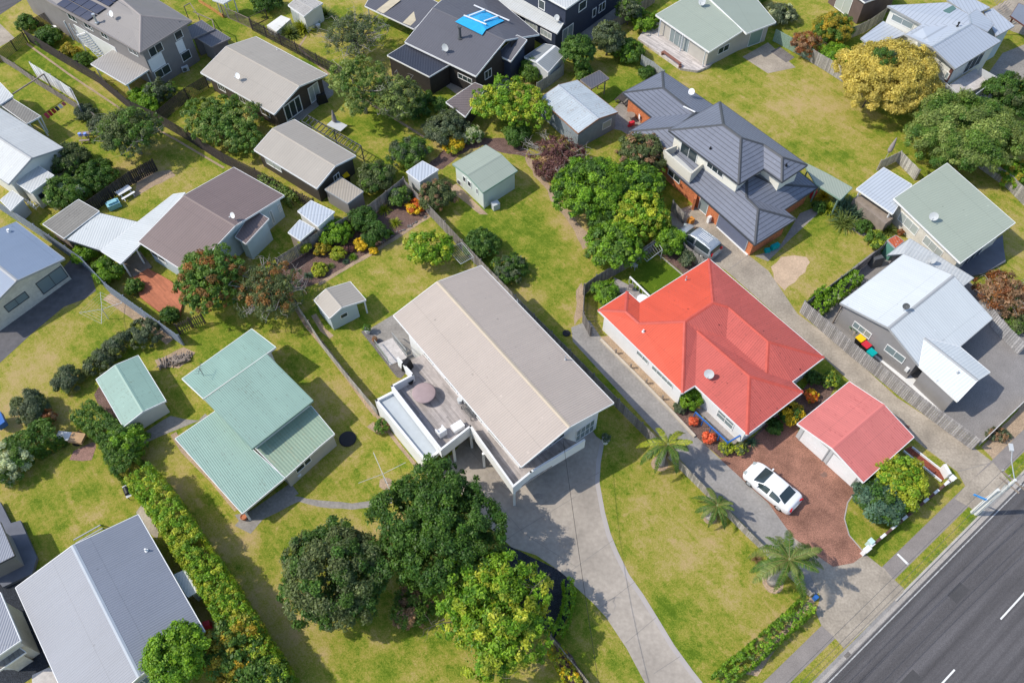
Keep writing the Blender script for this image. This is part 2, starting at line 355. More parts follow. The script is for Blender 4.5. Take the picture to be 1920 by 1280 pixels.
GLASS = glassmat('window_glass'); GLASSB = glassmat('curtained_glass', (.20, .25, .26), .15); GLASSC = glassmat('pale_curtain_glass', (.38, .42, .40), .3)
METAL = mat('galvanised_metal', (.55, .57, .58), .4, .1, 3, metal=.6); BLACK = mat('black_plastic', (.015, .015, .017), .5, .1, 3); DGREY = mat('dark_grey_metal', (.09, .095, .10), .5, .1, 3)
RUBBER = mat('rubber', (.012, .012, .012), .8, .1, 8); TERRA = mat('terracotta', (.40, .15, .07), .8, .15, 4); BARK = mat('bark', (.13, .105, .085), .95, .3, 6, bump=.6, bscale=25); PALEBARK = mat('pale_bark', (.34, .31, .28), .95, .25, 6, bump=.5, bscale=25)
CONC = mat('concrete', (.365, .322, .275), .9, .20, .28, fine=.10, fscale=3); CONC2 = mat('old_concrete', (.27, .25, .225), .92, .2, .5, fine=.16, fscale=5); CONC3 = mat('aged_grey_concrete', (.275, .26, .245), .92, .16, .6, fine=.12, fscale=5)
CONC4 = mat('tan_concrete', (.345, .298, .24), .92, .26, .45, fine=.16, fscale=6); BAND = mat('smooth_concrete_edge', (.40, .365, .345), .85, .06, .6); JOINT = mat('expansion_joint', (.26, .24, .22), .95, .1, 3)
ASPH = roadmat(); PATH = mat('footpath_asphalt', (.24, .215, .20), .95, .12, 1, fine=.22, fscale=24)
CHAN = mat('concrete_channel', (.36, .33, .30), .9, .15, 1.2, fine=.15, fscale=10); KERB = mat('kerb_concrete', (.42, .39, .35), .9, .15, 2); PATCHM = mat('asphalt_patch', (.07, .068, .07), .9, .1, 1, fine=.25, fscale=24); OILM = mat('oil_stain', (.16, .145, .13), .8, .25, 2, fine=.2); WORNP = mat('worn_road_paint', (.40, .40, .39), .8, .3, 4, fine=.3, fscale=12); PAINT = mat('road_paint', (.72, .72, .70), .7, .1, 5)
REDAGG = mat('red_pebble_drive', (.27, .135, .095), .95, .38, .5, fine=.55, fscale=16); GRAV = mat('grey_pebble_yard', (.235, .222, .215), .95, .10, .7, fine=.32, fscale=16); MULCH = mat('bark_mulch', (.15, .095, .08), .98, .25, 1.5, fine=.6, fscale=11, bump=1, bscale=14)
DIRT = mat('dry_dirt', (.36, .265, .18), .98, .22, .8, fine=.28, fscale=9); SAND = mat('bare_sandy_soil', (.50, .37, .26), .98, .16, .6, fine=.14, fscale=6); STONE = mat('grey_scoria', (.17, .155, .15), .98, .2, 1.5, fine=.5, fscale=14, bump=.8, bscale=18)
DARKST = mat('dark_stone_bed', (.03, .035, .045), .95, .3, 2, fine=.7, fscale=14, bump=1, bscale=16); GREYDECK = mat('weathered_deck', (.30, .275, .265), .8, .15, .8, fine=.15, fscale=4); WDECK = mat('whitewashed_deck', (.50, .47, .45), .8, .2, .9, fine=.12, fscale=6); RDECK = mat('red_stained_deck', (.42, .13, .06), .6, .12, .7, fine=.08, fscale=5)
BLUEGREY = mat('blue_grey_deck', (.13, .14, .17), .8, .15, .8); PALEROOF = mat('pale_membrane_roof', (.42, .46, .49), .6, .07, .7); BLUEP = mat('bright_blue_paint', (.03, .13, .42), .5, .08, 2); TARP = mat('blue_tarpaulin', (.03, .36, .68), .35, .1, 1.5, bump=.5, bscale=5)
WOOD = mat('weathered_timber', (.26, .215, .18), .85, .2, 2); REDP = mat('red_plastic', (.55, .03, .05), .4, .05, 3); YELP = mat('yellow_plastic', (.80, .50, .01), .4, .05, 3); TEALP = mat('teal_plastic', (.0, .36, .36), .4, .05, 3); ORANGE = mat('orange_box', (.60, .25, .05), .7, .1, 3)
SOLAR = glassmat('solar_glass', (.01, .014, .04), .2); CANOPY = roofmat('translucent_roofing', (.54, .56, .55), 'corr', .25, .35, .08, line=.08); FABRIC = mat('sail_fabric', (.26, .23, .225), .9, .1, 3); PINKF = mat('mauve_canvas', (.34, .26, .26), .85, .08, 2)
R_BEIGE = roofmat('beige_corrugate', (.425, .36, .31), 'corr', .2, .55, .075, line=.06); R_RED2 = roofmat('weathered_red_corrugate', (.49, .105, .085), 'corr', .2, .6, .14, (.30, .075, .06), .3, line=.08, spec=.3, speck=1.2); R_RED = roofmat('red_corrugate', (.60, .085, .042), 'corr', .2, .48, .12, (.34, .07, .05), .16, line=.08, spec=.4, speck=.9); R_PINK = roofmat('faded_red_corrugate', (.58, .17, .15), 'corr', .2, .55, .13, (.38, .08, .07), .3, line=.10)
R_GREEN = roofmat('sage_green_corrugate', (.225, .35, .295), 'corr', .17, .5, .11, (.12, .14, .10), .22, line=.07); R_GREENP = roofmat('mossy_green_corrugate', (.25, .345, .25), 'corr', .25, .6, .15, (.27, .30, .20), .5, line=.07); R_MINT = roofmat('green_sheet_roofing', (.30, .34, .28), 'corr', .26, .5, .04, line=.05)
R_WHITE = roofmat('white_sheet_roofing', (.57, .60, .61), 'corr', .26, .45, .06, line=.05); R_WHITEO = roofmat('old_white_roofing', (.50, .515, .51), 'corr', .3, .6, .10, (.36, .35, .33), .2, line=.10)
R_SLATE = roofmat('slate_blue_corrugate', (.198, .217, .262), 'corr', .18, .45, .08, line=.10); R_BLUE = roofmat('steel_blue_corrugate', (.20, .255, .35), 'corr', .18, .45, .06, line=.10); R_DARK = roofmat('charcoal_roofing', (.095, .095, .112), 'corr', .3, .55, .08, line=.06)
R_TILE = roofmat('blue_grey_tiles', (.155, .17, .215), 'tile', .42, .55, .10, line=.22); R_BTILE = roofmat('brown_tiles', (.15, .12, .115), 'tile', .4, .6, .12, line=.2); R_TAUPE = roofmat('taupe_grey_roofing', (.205, .19, .185), 'corr', .3, .6, .05, line=.05)
R_BROWN = roofmat('brown_corrugate', (.185, .135, .125), 'corr', .27, .5, .08, line=.16); R_TAN = roofmat('tan_sheet_roofing', (.345, .312, .27), 'corr', .3, .6, .07, line=.035)
def boards(name, col, ang, per=.14, var=.22):
    m = mat(name, col, .8, .12, .9, fine=.08, fscale=4); t = m.node_tree; b = t.nodes['Principled BSDF']; L = t.links.new
    g = t.nodes.new('ShaderNodeNewGeometry'); mp = t.nodes.new('ShaderNodeMapping'); mp.vector_type = 'TEXTURE'; mp.inputs['Rotation'].default_value = (0, 0, ang); L(g.outputs['Position'], mp.inputs['Vector'])
    s = t.nodes.new('ShaderNodeSeparateXYZ'); L(mp.outputs[0], s.inputs[0])
    def M(op, a, bb=None):
        n = t.nodes.new('ShaderNodeMath'); n.operation = op
        for i, x in enumerate((a, bb)):
            if x is None: continue
            if isinstance(x, (int, float)): n.inputs[i].default_value = x
            else: L(x, n.inputs[i])
        return n.outputs[0]
    row = M('FLOOR', M('DIVIDE', s.outputs[1], per)); fr = M('FRACT', M('DIVIDE', s.outputs[1], per)); seg = M('FLOOR', M('ADD', M('DIVIDE', s.outputs[0], 2.7), M('MULTIPLY', row, .37)))
    wn = t.nodes.new('ShaderNodeTexWhiteNoise'); wn.noise_dimensions = '2D'; cm = t.nodes.new('ShaderNodeCombineXYZ'); L(row, cm.inputs[0]); L(seg, cm.inputs[1]); L(cm.outputs[0], wn.inputs['Vector'])
    k = M('SUBTRACT', M('ADD', 1 - var, M('MULTIPLY', wn.outputs[0], 2 * var)), M('MULTIPLY', M('LESS_THAN', fr, .1), .3))
    v = t.nodes.new('ShaderNodeVectorMath'); v.operation = 'SCALE'; src = b.inputs['Base Color'].links[0].from_socket; L(src, v.inputs[0]); L(k, v.inputs['Scale']); L(v.outputs[0], b.inputs['Base Color']); return m
R_TAN2 = roofmat('beige_ribbed_roofing', (.36, .315, .255), 'corr', .28, .6, .1, line=.16)
R_SILVER = roofmat('silver_grey_standing_seam', (.40, .44, .50), 'rib', .45, .4, .04, line=.14); R_OLD = roofmat('weathered_zinc', (.42, .47, .50), 'corr', .3, .5, .18, (.24, .19, .16), .35, line=.12); R_RUST = roofmat('rusty_corrugate', (.42, .09, .035), 'corr', .25, .8, .4, (.40, .36, .33), .4, line=.15)
R_GREYO = roofmat('old_grey_corrugate', (.20, .19, .17), 'corr', .32, .7, .2, (.10, .09, .08), .3, line=.22); R_ZINC = roofmat('bright_zinc', (.46, .50, .55), 'corr', .32, .4, .06, line=.22)

# ---------------------------------------------------------------- roofs and houses
def orient(P): return sum(p.x * q.y - q.x * p.y for p, q in zip(P, P[1:] + P[:1]))
def inset(P, d):
    P = [Vector((p.x, p.y)) for p in P]; s = 1 if orient(P) > 0 else -1; n = len(P); out = []
    ds = d if isinstance(d, (list, tuple)) else [d] * n
    for i in range(n):
        a, b, c = P[i - 1], P[i], P[(i + 1) % n]; e1 = (b - a).normalized(); e2 = (c - b).normalized()
        n1 = Vector((-e1.y, e1.x)) * s; n2 = Vector((-e2.y, e2.x)) * s; d1, d2 = ds[i - 1], ds[i]
        cr = e1.x * e2.y - e1.y * e2.x
        if abs(cr) < .05: out.append(b + n1 * d1); continue
        p1 = b + n1 * d1; p2 = b + n2 * d2; t = ((p2 - p1).x * e2.y - (p2 - p1).y * e2.x) / cr; out.append(p1 + e1 * t)
    return out
def tri_z(F, x, y, best=None):
    r = None
    for f in F:
        for i in range(1, len(f) - 1):
            a, b, c = f[0], f[i], f[i + 1]; det = (b.y - c.y) * (a.x - c.x) + (c.x - b.x) * (a.y - c.y)
            if abs(det) < 1e-9: continue
            u = ((b.y - c.y) * (x - c.x) + (c.x - b.x) * (y - c.y)) / det; v = ((c.y - a.y) * (x - c.x) + (a.x - c.x) * (y - c.y)) / det; w_ = 1 - u - v
            if min(u, v, w_) > -.02:
                z = u * a.z + v * b.z + w_ * c.z
                if r is None or z > r: r = z
    return r
def roof(root, faces, m, fm, thick=.14, cap=None, name='roof', fh=.2, capname='ridge_cap'):
    """faces: lists of world points. Edges used once get a fascia, convex shared edges a ridge cap."""
    T = MB(); key = lambda p: (round(p.x, 2), round(p.y, 2), round(p.z, 2)); E = {}; nz = []
    for f in faces:
        nrm = Vector((0, 0, 0))
        for i in range(len(f)): a, b = f[i], f[(i + 1) % len(f)]; nrm += Vector(((a.y - b.y) * (a.z + b.z), (a.z - b.z) * (a.x + b.x), (a.x - b.x) * (a.y + b.y)))
        if nrm.z < 0: f.reverse(); nrm = -nrm
        nrm.normalize(); g = Vector((nrm.x, nrm.y, 0))
        if g.length < .01: g = Vector((0, -1, 0))
        g.normalize(); side = Vector((-g.y, g.x, 0)); c = math.sqrt(max(.05, 1 - min(.9, nrm.x ** 2 + nrm.y ** 2)))
        T.poly(f, [(p.dot(side), -p.dot(g) / c) for p in f]); T.poly([p - Vector((0, 0, thick)) for p in f][::-1])
        nz.append(nrm)
        for i in range(len(f)):
            a, b = f[i], f[(i + 1) % len(f)]; E.setdefault(tuple(sorted((key(a), key(b)))), []).append((a, b, nrm, f))
    r = obj(name, T, m, root); F = MB(); C = MB(); k = 0
    for e, L in E.items():
        a, b, nrm, f = L[0]
        if (b - a).length < .05: continue
        if len(L) == 1:
            d = (b - a); d.z = 0
            if d.length < .01: continue
            o = Vector((d.y, -d.x, 0)).normalized(); u = Vector((0, 0, .008))
            F.quadbox([a - Vector((0, 0, fh)) - o * .01, b - Vector((0, 0, fh)) - o * .01, b - Vector((0, 0, fh)) + o * .035, a - Vector((0, 0, fh)) + o * .035, a + u - o * .012, b + u - o * .012, b + u + o * .035, a + u + o * .035])
        else:
            n2 = L[1][2]; cA = sum(f, Vector()) / len(f); 
            if (cA - a).dot(n2) < -.05 and nrm.dot(n2) < .9995:   # convex
                d = (b - a).normalized(); p1 = d.cross(nrm).normalized(); p2 = n2.cross(d).normalized()
                if p1.dot(cA - a) < 0: p1 = -p1
                if p2.dot(cA - a) > 0: p2 = -p2
                up = Vector((0, 0, .03)); w_ = .16
                C.poly([a + up, b + up, b + p1 * w_ + up * .5, a + p1 * w_ + up * .5]); C.poly([a + up, a + p2 * w_ + up * .5, b + p2 * w_ + up * .5, b + up])
    if F.v: obj('fascia', F, fm, root)
    if C.v and cap: obj(capname, C, cap, r)
    return r
def walls(root, poly, zf, m, name='wall', z0=0., drop=.13):
    M_ = MB(); n = len(poly)
    for i in range(n):
        a, b = poly[i], poly[(i + 1) % n]; L = (b - a).length; k = max(1, int(L / .35)); prev = None
        for j in range(k + 1):
            p = a + (b - a) * (j / k); z = zf(p.x, p.y); z = (z if z is not None else 2.4) - drop
            cur = (p.x, p.y, z)
            if prev: M_.poly([(prev[0], prev[1], z0), (cur[0], cur[1], z0), cur, prev])
            prev = cur
    return obj(name, M_, m, root)
WN = [0]
def window(root, poly, i, tl, br, fm=None, gm=None, panes=2, zr=None, name='window', depth=.05, ft=.06, rows=1):
    """rectangle on wall i of poly from two image points"""
    fm = fm or FASC_W; gm = gm or GLASS
    a, b = poly[i], poly[(i + 1) % len(poly)]; d = (b - a).normalized(); s = 1 if orient(poly) > 0 else -1; nrm = Vector((d.y, -d.x)) * s
    def hit(px, py):
        r = ray(px, py); t = (a - Vector((0, 0))).dot(nrm) / (r.x * nrm.x + r.y * nrm.y); P = CP + r * t
        return (Vector((P.x, P.y)) - a).dot(d), P.z
    s0, z1 = hit(*tl); s1, z0 = hit(*br)
    if s0 > s1: s0, s1 = s1, s0
    if z0 > z1: z0, z1 = z1, z0
    if zr: z0, z1 = zr
    L = (b - a).length; s0 = max(.1, min(L - .3, s0)); s1 = max(s0 + .2, min(L - .1, s1)); z0 = max(.05, z0); z1 = max(z0 + .3, z1)
    return win_rect(root, a, d, nrm, s0, s1, z0, z1, fm, gm, panes, name, depth, ft, rows)
def win_rect(root, a, d, nrm, s0, s1, z0, z1, fm, gm, panes, name='window', depth=.05, ft=.06, rows=1):
    def P(s, z, o): q = a + d * s + nrm * o; return Vector((q.x, q.y, z))
    F = MB(); n3 = Vector((nrm.x, nrm.y, 0))
    def bar(sa, sb, za, zb, o1=depth, o0=.004):
        F.quadbox([P(sa, za, o0), P(sb, za, o0), P(sb, za, o1), P(sa, za, o1), P(sa, zb, o0), P(sb, zb, o0), P(sb, zb, o1), P(sa, zb, o1)])
    bar(s0, s1, z0, z0 + ft); bar(s0, s1, z1 - ft, z1); bar(s0, s0 + ft, z0 + ft, z1 - ft); bar(s1 - ft, s1, z0 + ft, z1 - ft)
    for k in range(1, panes): sx = s0 + (s1 - s0) * k / panes; bar(sx - ft * .4, sx + ft * .4, z0 + ft, z1 - ft, depth - .005)
    for k in range(1, rows): zx = z0 + (z1 - z0) * k / rows; bar(s0 + ft, s1 - ft, zx - .02, zx + .02, depth - .008)
    f = obj(name, F, fm, root); g = MB(); o = .012
    g.poly([P(s0 + .01, z0 + .01, o), P(s1 - .01, z0 + .01, o), P(s1 - .01, z1 - .01, o), P(s0 + .01, z1 - .01, o)]); obj('pane', g, gm, f)
    return f
def rolldoor(root, poly, i, tl, br, m=None, rows=5, zr=(.02, 2.15), rng=None):
    a, b = poly[i], poly[(i + 1) % len(poly)]; d = (b - a).normalized(); s = 1 if orient(poly) > 0 else -1; nrm = Vector((d.y, -d.x)) * s
    if rng: s0, s1 = rng
    else:
        def hit(px, py):
            r = ray(px, py); t = a.dot(nrm) / (r.x * nrm.x + r.y * nrm.y); P = CP + r * t; return (Vector((P.x, P.y)) - a).dot(d)
        s0, s1 = sorted((hit(*tl), hit(*br)))
    s0 = max(.12, s0); s1 = min((b - a).length - .12, s1); D = MB(); z0, z1 = zr
    for k in range(rows):
        za = z0 + (z1 - z0) * k / rows; zb = z0 + (z1 - z0) * (k + 1) / rows - .015
        q = [a + d * s0 + nrm * .004, a + d * s1 + nrm * .004, a + d * s1 + nrm * .04, a + d * s0 + nrm * .04]
        D.quadbox([Vector((p.x, p.y, za)) for p in q] + [Vector((p.x, p.y, zb)) for p in q])
    dr = obj('garage_door', D, m or WHITE, root); K = MB()
    for sa, sb, za, zb in ((s0 - .1, s0 - .01, 0, z1 + .08), (s1 + .01, s1 + .1, 0, z1 + .08), (s0 - .01, s1 + .01, z1 + .0, z1 + .08)):
        q = [a + d * sa + nrm * .003, a + d * sb + nrm * .003, a + d * sb + nrm * .06, a + d * sa + nrm * .06]; K.quadbox([Vector((p.x, p.y, za)) for p in q] + [Vector((p.x, p.y, zb)) for p in q])
    obj('door_frame', K, FASC_GR, dr); return dr

def house(name, label, outline, faces, rm, wm, fm, cap=None, ovh=.4, cat='house', group=None, z0=0., thick=.14, fh=.2, wall=True, root=None):
    """outline: keys; faces: lists of (px,py,z); outline list of (px,py,z)"""
    O = [at(*p) for p in outline]; F = [[at(*p) for p in f] for f in faces]
    c = sum(O, Vector()) / len(O)
    if root is None: root = thing(name, label, cat, (c.x, c.y, 0), group)
    roof(root, F, rm, fm, thick, cap or rm, fh=fh)
    poly = inset(O, ovh)
    if wall: walls(root, poly, lambda x, y: tri_z(F, x, y), wm, z0=z0)
    return root, poly, F
def gable(name, label, cs, z, rise, rm, wm, fm, cap=None, ovh=.4, cat='house', ratio=.5, **kw):
    """cs: four image corners, gable ends on edges 0-1 and 2-3; z: eave height"""
    P = [at(*c, z) for c in cs]; root = kw.pop('root', None); group = kw.pop('group', None); z0 = kw.pop('z0', 0.)
    m1 = P[0].lerp(P[1], ratio); m2 = P[3].lerp(P[2], ratio); m1.z += rise; m2.z += rise
    F = [[P[1], P[2], m2, m1], [P[3], P[0], m1.copy(), m2.copy()]]; c = sum(P, Vector()) / 4
    if root is None: root = thing(name, label, cat, (c.x, c.y, 0), group)
    roof(root, F, rm, fm, kw.get('thick', .12), cap or rm, fh=kw.get('fh', .18)); poly = inset(P, ovh)
    if wm: walls(root, poly, lambda x, y: tri_z(F, x, y), wm, z0=z0)
    return root, poly, F
def gable_r(name, label, e0, e1, r0, r1, z, rise, rm, wm, fm, cap=None, ovh=.4, cat='house', **kw):
    """one eave line and the ridge line are given in the image, the other eave is their mirror"""
    A, B = at(*e0, z), at(*e1, z); M0, M1 = at(*r0, z + rise), at(*r1, z + rise); d = (M1 - M0); d.z = 0; d.normalize(); n = Vector((-d.y, d.x, 0)); w_ = ((B - M1).dot(n) + (A - M0).dot(n)) / 2
    P = [M0 + n * w_, M1 + n * w_, M1 - n * w_, M0 - n * w_]
    for p in P: p.z = z
    F = [[P[0], P[1], M1, M0], [M0.copy(), M1.copy(), P[2], P[3]]]; c = sum(P, Vector()) / 4; root = thing(name, label, cat, (c.x, c.y, 0))
    roof(root, F, rm, fm, .12, cap or rm, fh=.18); poly = inset(P, ovh); walls(root, poly, lambda x, y: tri_z(F, x, y), wm); return root, poly, F
def mono(name, label, cs, zs, rm, wm, fm, ovh=.3, cat='house', posts=False, root=None, group=None, thick=.1, z0=0., fh=.16, rname='roof'):
    P = [at(*c, z) for c, z in zip(cs, zs)]; c = sum(P, Vector()) / len(P)
    if root is None: root = thing(name, label, cat, (c.x, c.y, 0), group)
    F = [list(P)]; roof(root, F, rm, fm, thick, rm, fh=fh, name=rname); poly = inset(P, ovh)
    if wm: walls(root, poly, lambda x, y: tri_z(F, x, y), wm, z0=z0, drop=thick + .01)
    if posts:
        for p in poly:
            z = tri_z(F, p.x, p.y) or zs[0]; q = MB(); q.box((p.x, p.y, (z - thick) / 2), (.12, .12, z - thick)); obj('post', q, fm, root)
    return root, poly, F
def hipz(outline, pts, z0, pitch):
    """height of hip/ridge points by their distance to the nearest eave"""
    out = []
    for px, py in pts:
        z = z0 + 1
        for _ in range(12):
            p = at(px, py, z); O = [at(a, b, z0) for a, b in outline]; best = 1e9
            for a, b in zip(O, O[1:] + O[:1]):
                ab = Vector((b.x - a.x, b.y - a.y)); ap = Vector((p.x - a.x, p.y - a.y)); t = max(0, min(1, ap.dot(ab) / ab.length_squared)); best = min(best, (ap - ab * t).length)
            z = z0 + pitch * best
        out.append(z)
    return out
def zline(px, py, A, B):
    """height at which an image point stands over the plan line A-B"""
    best = (1e9, 3)
    for k in range(200):
        z = 2 + k * .02; p = at(px, py, z); d = abs((B.x - A.x) * (p.y - A.y) - (B.y - A.y) * (p.x - A.x)); best = min(best, (d, z))
    return best[1]
def roofpoint(F, px, py):
    """image point on a roof surface"""
    r = ray(px, py); best = None
    for f in F:
        for i in range(1, len(f) - 1):
            a, b, c = f[0], f[i], f[i + 1]; n = (b - a).cross(c - a)
            if abs(r.dot(n)) < 1e-9: continue
            t = (a - CP).dot(n) / r.dot(n); P = CP + r * t; z = tri_z([[a, b, c]], P.x, P.y)
            if z is not None and (best is None or P.z > best.z): best = P
    return best or at(px, py, 3)
def dish(root, F, px, py, r=.42, m=None, aim=(-.5, -.8, .5)):
    p = roofpoint(F, px, py); D = MB(); D.tube([p, p + Vector((0, 0, .5))], .03, 6); aimv = Vector(aim).normalized(); c = p + Vector((0, 0, .62)) ; D.tube([p + Vector((0, 0, .5)), c], .03, 6)
    s = obj('dish_mount', D, METAL, root); u = aimv.cross(Vector((0, 0, 1))).normalized(); v = u.cross(aimv); B = MB(); n = 18; rings = []
    for rr, dp in ((.02, .0), (.5, .05), (1., .18)):
        rings.append(len(B.v))
        for j in range(n): t = 6.2832 * j / n; B.v.append(tuple(c + (u * math.cos(t) + v * math.sin(t)) * r * rr + aimv * dp * r))
    for i in range(2):
        for j in range(n): B.f.append((rings[i] + j, rings[i] + (j + 1) % n, rings[i + 1] + (j + 1) % n, rings[i + 1] + j))
    B.beam(c - v * r * .9 + aimv * .1, c - v * r * .35 + aimv * r * 1.3, .03); B.box(tuple(c - v * r * .3 + aimv * r * 1.35), (.09, .09, .12))
    obj('satellite_dish', B, m or LGREY, s, smooth=True)
def vent(root, F, px, py, r=.07, h=.5, m=None, name='vent_pipe', cap=False):
    p = roofpoint(F, px, py); D = MB(); D.tube([p - Vector((0, 0, .05)), p + Vector((0, 0, h))], r, 10)
    if cap: D.tube([p + Vector((0, 0, h)), p + Vector((0, 0, h + .12))], r * 1.6, 10)
    D.tube([p - Vector((0, 0, .02)), p + Vector((0, 0, .06))], r * 2, 8); return obj(name, D, m or METAL, root)
def downpipe(root, poly, i, z, m=None):
    p = poly[i]; c = sum(poly, Vector((0, 0))) / len(poly); d = (p - c).normalized() * .06; D = MB(); D.box((p.x + d.x, p.y + d.y, z / 2), (.08, .08, z)); obj('downpipe', D, m or FASC_W, root)
def parapet(root, pts, z1, h, m, t=.16, world=False, name='parapet', close=False):
    P = [Vector(p) if world else at(p[0], p[1], z1) for p in pts]; M_ = MB()
    if close: P.append(P[0])
    for a, b in zip(P, P[1:]):
        d = (b - a); d.z = 0; d.normalize(); e = d * (t / 2 - .001); A = a - e; B = b + e; M_.beam(Vector((A.x, A.y, z1 - h / 2)), Vector((B.x, B.y, z1 - h / 2)), t, h)
        t *= 1.012
    return obj(name, M_, m, root)
# ---------------------------------------------------------------- vegetation
PAL = dict(dark=((.026, .075, .010), (.075, .145, .014)), deep=((.032, .085, .014), (.085, .16, .022)), mid=((.05, .12, .018), (.13, .21, .03)), bright=((.075, .18, .012), (.21, .34, .02)), lime=((.19, .27, .02), (.42, .43, .04)),
           yellow=((.33, .275, .05), (.53, .44, .11)), olive=((.06, .09, .03), (.14, .17, .06)), grey=((.055, .085, .045), (.135, .16, .085)), purple=((.085, .035, .035), (.20, .10, .085)), red=((.13, .045, .02), (.30, .12, .03)),
           orange=((.45, .10, .02), (.70, .22, .05)), autumn=((.16, .20, .02), (.45, .30, .03)), brown=((.17, .105, .06), (.36, .22, .12)), feath=((.11, .17, .035), (.25, .30, .08)), pale=((.30, .34, .20), (.52, .55, .36)), rust=((.13, .085, .02), (.33, .15, .045)), gold=((.40, .30, .01), (.68, .50, .03)), coral=((.55, .10, .04), (.70, .20, .09)), bluegreen=((.05, .11, .07), (.12, .20, .12)))
def leafmesh(C, Nn, L, W, T, loc):
    L, W = L * .95, W * .95
    n = len(C)
    Nn = Nn / (np.linalg.norm(Nn, axis=1, keepdims=True) + 1e-9); nn = Nn + RNG.normal(0, .42, (n, 3)); nn /= np.linalg.norm(nn, axis=1, keepdims=True) + 1e-9
    t = np.cross(nn, RNG.normal(0, 1, (n, 3))); t /= np.linalg.norm(t, axis=1, keepdims=True) + 1e-9; b = np.cross(nn, t)
    k = np.clip(np.exp(RNG.normal(-.05, .33, (n, 1))), .45, 2.0); l = L * k * .5; w_ = W * k * .5
    V = np.empty((n, 4, 3)); V[:, 0] = C - t * l; V[:, 1] = C + b * w_ - nn * l * .15; V[:, 2] = C + t * l; V[:, 3] = C - b * w_ - nn * l * .15
    V -= np.array(loc); me = bpy.data.meshes.new('leaves'); me.vertices.add(n * 4); me.vertices.foreach_set('co', V.reshape(-1))
    me.loops.add(n * 4); me.loops.foreach_set('vertex_index', np.arange(n * 4, dtype=np.int32)); me.polygons.add(n)
    me.polygons.foreach_set('loop_start', np.arange(0, n * 4, 4, dtype=np.int32)); me.update(calc_edges=True)
    ca = me.color_attributes.new('tint', 'FLOAT_COLOR', 'POINT'); c = np.ones((n, 4, 4)); c[:, :, :3] = T[:, None, :]; ca.data.foreach_set('color', c.reshape(-1).astype(np.float32))
    me.materials.append(LEAF); return me
def tints(pal, n, clump_mix, clump_br):
    a, b = np.array(PAL[pal][0]) * 1.35, np.array(PAL[pal][1]) * 1.3; m = np.clip(clump_mix + RNG.normal(0, .22, n), 0, 1)[:, None]
    return (a * (1 - m) + b * m) * (clump_br * RNG.uniform(.75, 1.25, n))[:, None]
def crown_arrays(lobes, pal, leaf, dens=1., pal2=None, mix2=.0, sparse=0., flat=.0):
    Cs, Ns, Ts = [], [], []
    for (c, rx, ry, rz) in lobes:
        c = np.array(c); r = (rx + ry + rz) / 3; K = int(max(26, 62 * min(1.7, max(.35, r / 2.0)) ** 1.25))
        for _ in range(K):
            d = RNG.normal(0, 1, 3); d /= np.linalg.norm(d)
            if d[2] < -.45: d[2] *= -1
            rr = RNG.uniform(.78, 1.03) + (RNG.random() < .12) * .12; p = c + d * np.array([rx, ry, rz]) * rr; rc = r * RNG.uniform(.11, .25) * (1.75 if r < 1.3 else 1)
            if RNG.random() < sparse: continue
            n = int(max(10, dens * 1.0 * 12.6 * rc * rc / (leaf[0] * leaf[1] * .5)))
            e = RNG.normal(0, 1, (n, 3)); e /= np.linalg.norm(e, axis=1, keepdims=True); q = e @ d
            keep = q > -.35; e = e[keep]; n = len(e); rad = rc * RNG.uniform(.45, 1.12, (n, 1)) * (1 + .12 * np.sin(9 * e[:, :1] + p[0] * 3) )
            P = p + e * rad * np.array([1, 1, .8 - flat * .3]); P[:, 2] = np.maximum(P[:, 2], .04)
            cm, cb = RNG.uniform(.15, .85), RNG.uniform(.78, 1.2); pp = pal2 if (pal2 and RNG.random() < mix2) else pal
            Cs.append(P); Ns.append(e * .7 + d * .4 + np.array([0, 0, .35])); Ts.append(tints(pp, n, cm, cb))
        n = int(dens * 3.5 * r * r / (leaf[0] * leaf[1])); n = min(n, 6000); e = RNG.normal(0, 1, (n, 3)); e /= np.linalg.norm(e, axis=1, keepdims=True)
        P = c + e * np.array([rx, ry, rz]) * (RNG.uniform(.3, .8, (n, 1)) if not sparse else RNG.uniform(.4, .95, (n, 1))); P[:, 2] = np.maximum(P[:, 2], .04)
        if sparse: sel = RNG.random(n) > sparse; P = P[sel]; e = e[sel]; n = len(P)
        Cs.append(P); Ns.append(e + np.array([0, 0, .3])); Ts.append(tints(pal, n, .4, .9))
    return np.concatenate(Cs), np.concatenate(Ns), np.concatenate(Ts)
def branchy(mb, a, b, r0, r1, wob=.12, n=5):
    a, b = Vector(a), Vector(b); L = (b - a).length; pts = []
    for i in range(n + 1):
        f = i / n; p = a.lerp(b, f); w_ = math.sin(f * math.pi) * L * wob; pts.append(p + Vector((random.uniform(-w_, w_), random.uniform(-w_, w_), 0)))
    mb.tube(pts, [r0 + (r1 - r0) * i / n for i in range(n + 1)], 7); return pts
NL = [0]
